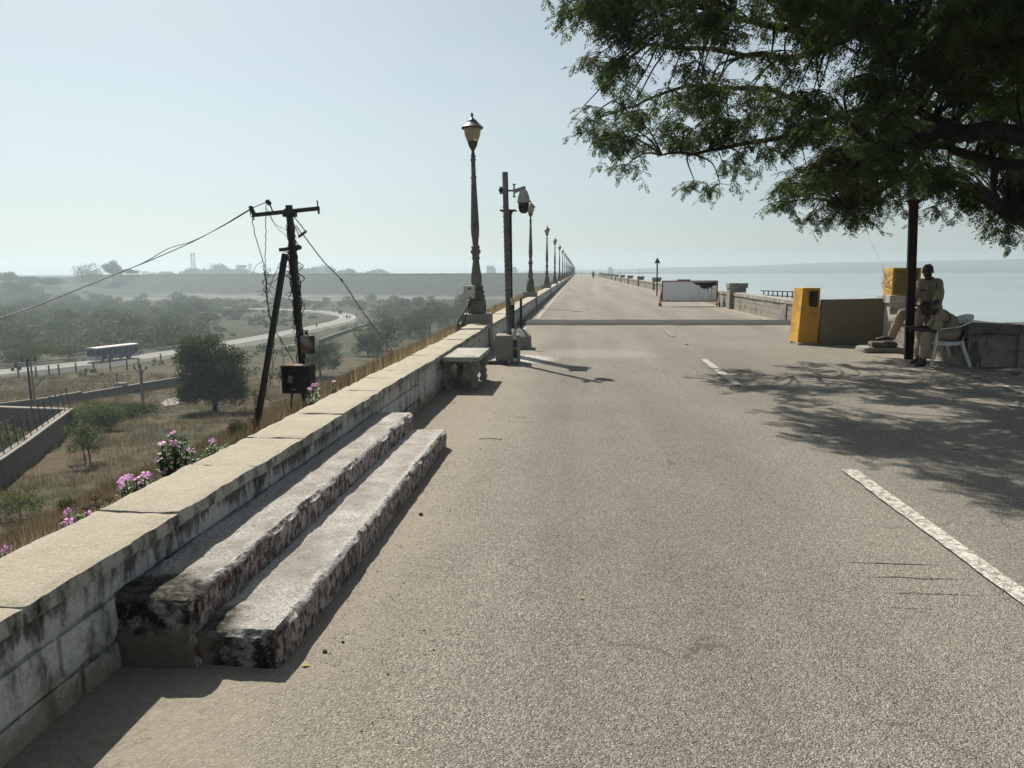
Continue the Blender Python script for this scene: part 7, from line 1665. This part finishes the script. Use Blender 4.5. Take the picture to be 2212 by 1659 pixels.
# ---------------------------------------------------------------- litter on the road
LIT = mat_var('white_litter', (0.50, 0.49, 0.46), (0.62, 0.61, 0.58), 20, 0.8)
for x, y, l, w, lab in ((1677, 892, 0.085, 0.026, 'white stub lying on the asphalt between the two lane dashes'), (1482, 745, 0.10, 0.045, 'small white scrap lying near the centre line behind the second dash')):
    p = gz(x, y); m = MB(); m.box((p[0], p[1], 0.014), (l, w, 0.018), rz=0.06); m.box((p[0]+l*0.18, p[1]-0.003, 0.026), (l*0.5, w*0.6, 0.008), rz=0.1); tag(m.build('litter', LIT, bevel=0.003), lab, 'litter')
for x, y, l, lab in ((1764, 938, 0.10, 'dark twig lying on the asphalt beside the shadow of the tree'), (1040, 655, 0.3, ''), (1060, 950, 0.22, 'thin curved dry twig lying right of the far end of the steps')):
    if not lab: continue
    p = gz(x, y); tag(MB().tube(smoothpath([(p[0]-l/2, p[1], 0.008), (p[0], p[1]+0.012, 0.012), (p[0]+l/2, p[1]-0.004, 0.006)], 3), 0.0028, 5).build('twig', BARK, smooth=True), lab, 'twig')
YLF = mat_var('yellow_leaf', (0.38, 0.30, 0.10), (0.45, 0.37, 0.16), 20, 0.7)
for x, y, s, lab in ((1256, 1293, 0.016, 'small yellow leaf lying in the middle of the foreground asphalt'), (660, 1440, 0.02, 'pale dry leaf lying on the dust right of the steps')):
    p = gz(x, y); m = MB(); m.add([(p[0]-s, p[1], 0.006), (p[0], p[1]-s*0.5, 0.010), (p[0]+s, p[1]+s*0.2, 0.007), (p[0]+s*0.1, p[1]+s*0.6, 0.012)], [(0, 1, 2, 3)]); tag(m.build('fallen_leaf', YLF), lab, 'leaf')
PEB = mat_var('dark_pebble', (0.035, 0.03, 0.026), (0.10, 0.085, 0.07), 30, 0.9)
for x, y, r, lab in ((909, 1113, 0.013, 'dark pebble on the dust right of the lower step'), (702, 1409, 0.009, 'tiny dark pebble near the front corner of the lower step'), (741, 1388, 0.006, 'small dark pebble just behind the tiny one near the step corner')):
    p = gz(x, y); m = MB(); m.rough((p[0]-r, p[1]-r*0.8, 0), (p[0]+r, p[1]+r*0.8, r*1.3), r/3, r*0.25, 60, seed=x, rnd=r*0.4); tag(m.build('pebble', PEB, smooth=True), lab, 'pebble')
# crumbs of grit in the dust along the steps: nobody could count them
n = 2600; X = -1.13+np.abs(RNG.normal(scale=0.32, size=n)); Y = RNG.uniform(1.6, 13, n); near_ = Y < 2.45; X[near_] = RNG.uniform(-1.75, -0.2, near_.sum()); s = RNG.uniform(0.0012, 0.0045, n)*np.where(RNG.random(n) < 0.06, 1.8, 1.0)
C = np.stack([X, Y, s*0.4], 1); oc_ = np.array([[1, 0, 0], [0, 1, 0], [-1, 0, 0], [0, -1, 0], [0, 0, 1.0]])
V_ = (C[:, None, :]+(oc_[None]+RNG.normal(scale=0.25, size=(n, 5, 3)))*s[:, None, None]).reshape(-1, 3); i5 = np.arange(n)*5
F_ = np.concatenate([np.stack([i5+a, i5+(a+1) % 4, i5+4], 1) for a in range(4)]); setting(raw('grit', V_, F_, mat_var('grit', (0.10, 0.085, 0.068), (0.24, 0.205, 0.165), 40, 0.9), n=3), 'stuff')
# ---------------------------------------------------------------- haze
hz = MB(); hz.box2((-3995, -300, -21.8), (3995, 3995, 62))
hm = bpy.data.materials.new('haze_air'); hm.use_nodes = True; ht = hm.node_tree
for n_ in list(ht.nodes): ht.nodes.remove(n_)
oo = ht.nodes.new('ShaderNodeOutputMaterial'); pv = ht.nodes.new('ShaderNodeVolumePrincipled')
pv.inputs['Color'].default_value = (0.78, 0.93, 1.0, 1); pv.inputs['Density'].default_value = HAZE; pv.inputs['Anisotropy'].default_value = 0.35
pv.inputs['Density Attribute'].default_value = ''; pv.inputs['Color Attribute'].default_value = ''; pv.inputs['Temperature Attribute'].default_value = ''
ht.links.new(pv.outputs[0], oo.inputs['Volume'])
try: hm.cycles.homogeneous_volume = True
except Exception: pass
ho = hz.build('haze', hm); setting(ho, 'stuff')
for o in bpy.data.objects:
    if o.type == 'MESH' and not o.data.materials: print('NOMAT', o.name)
print('OBJ', len(bpy.data.objects), 'POLY', sum(len(o.data.polygons) for o in bpy.data.objects if o.type == 'MESH'))
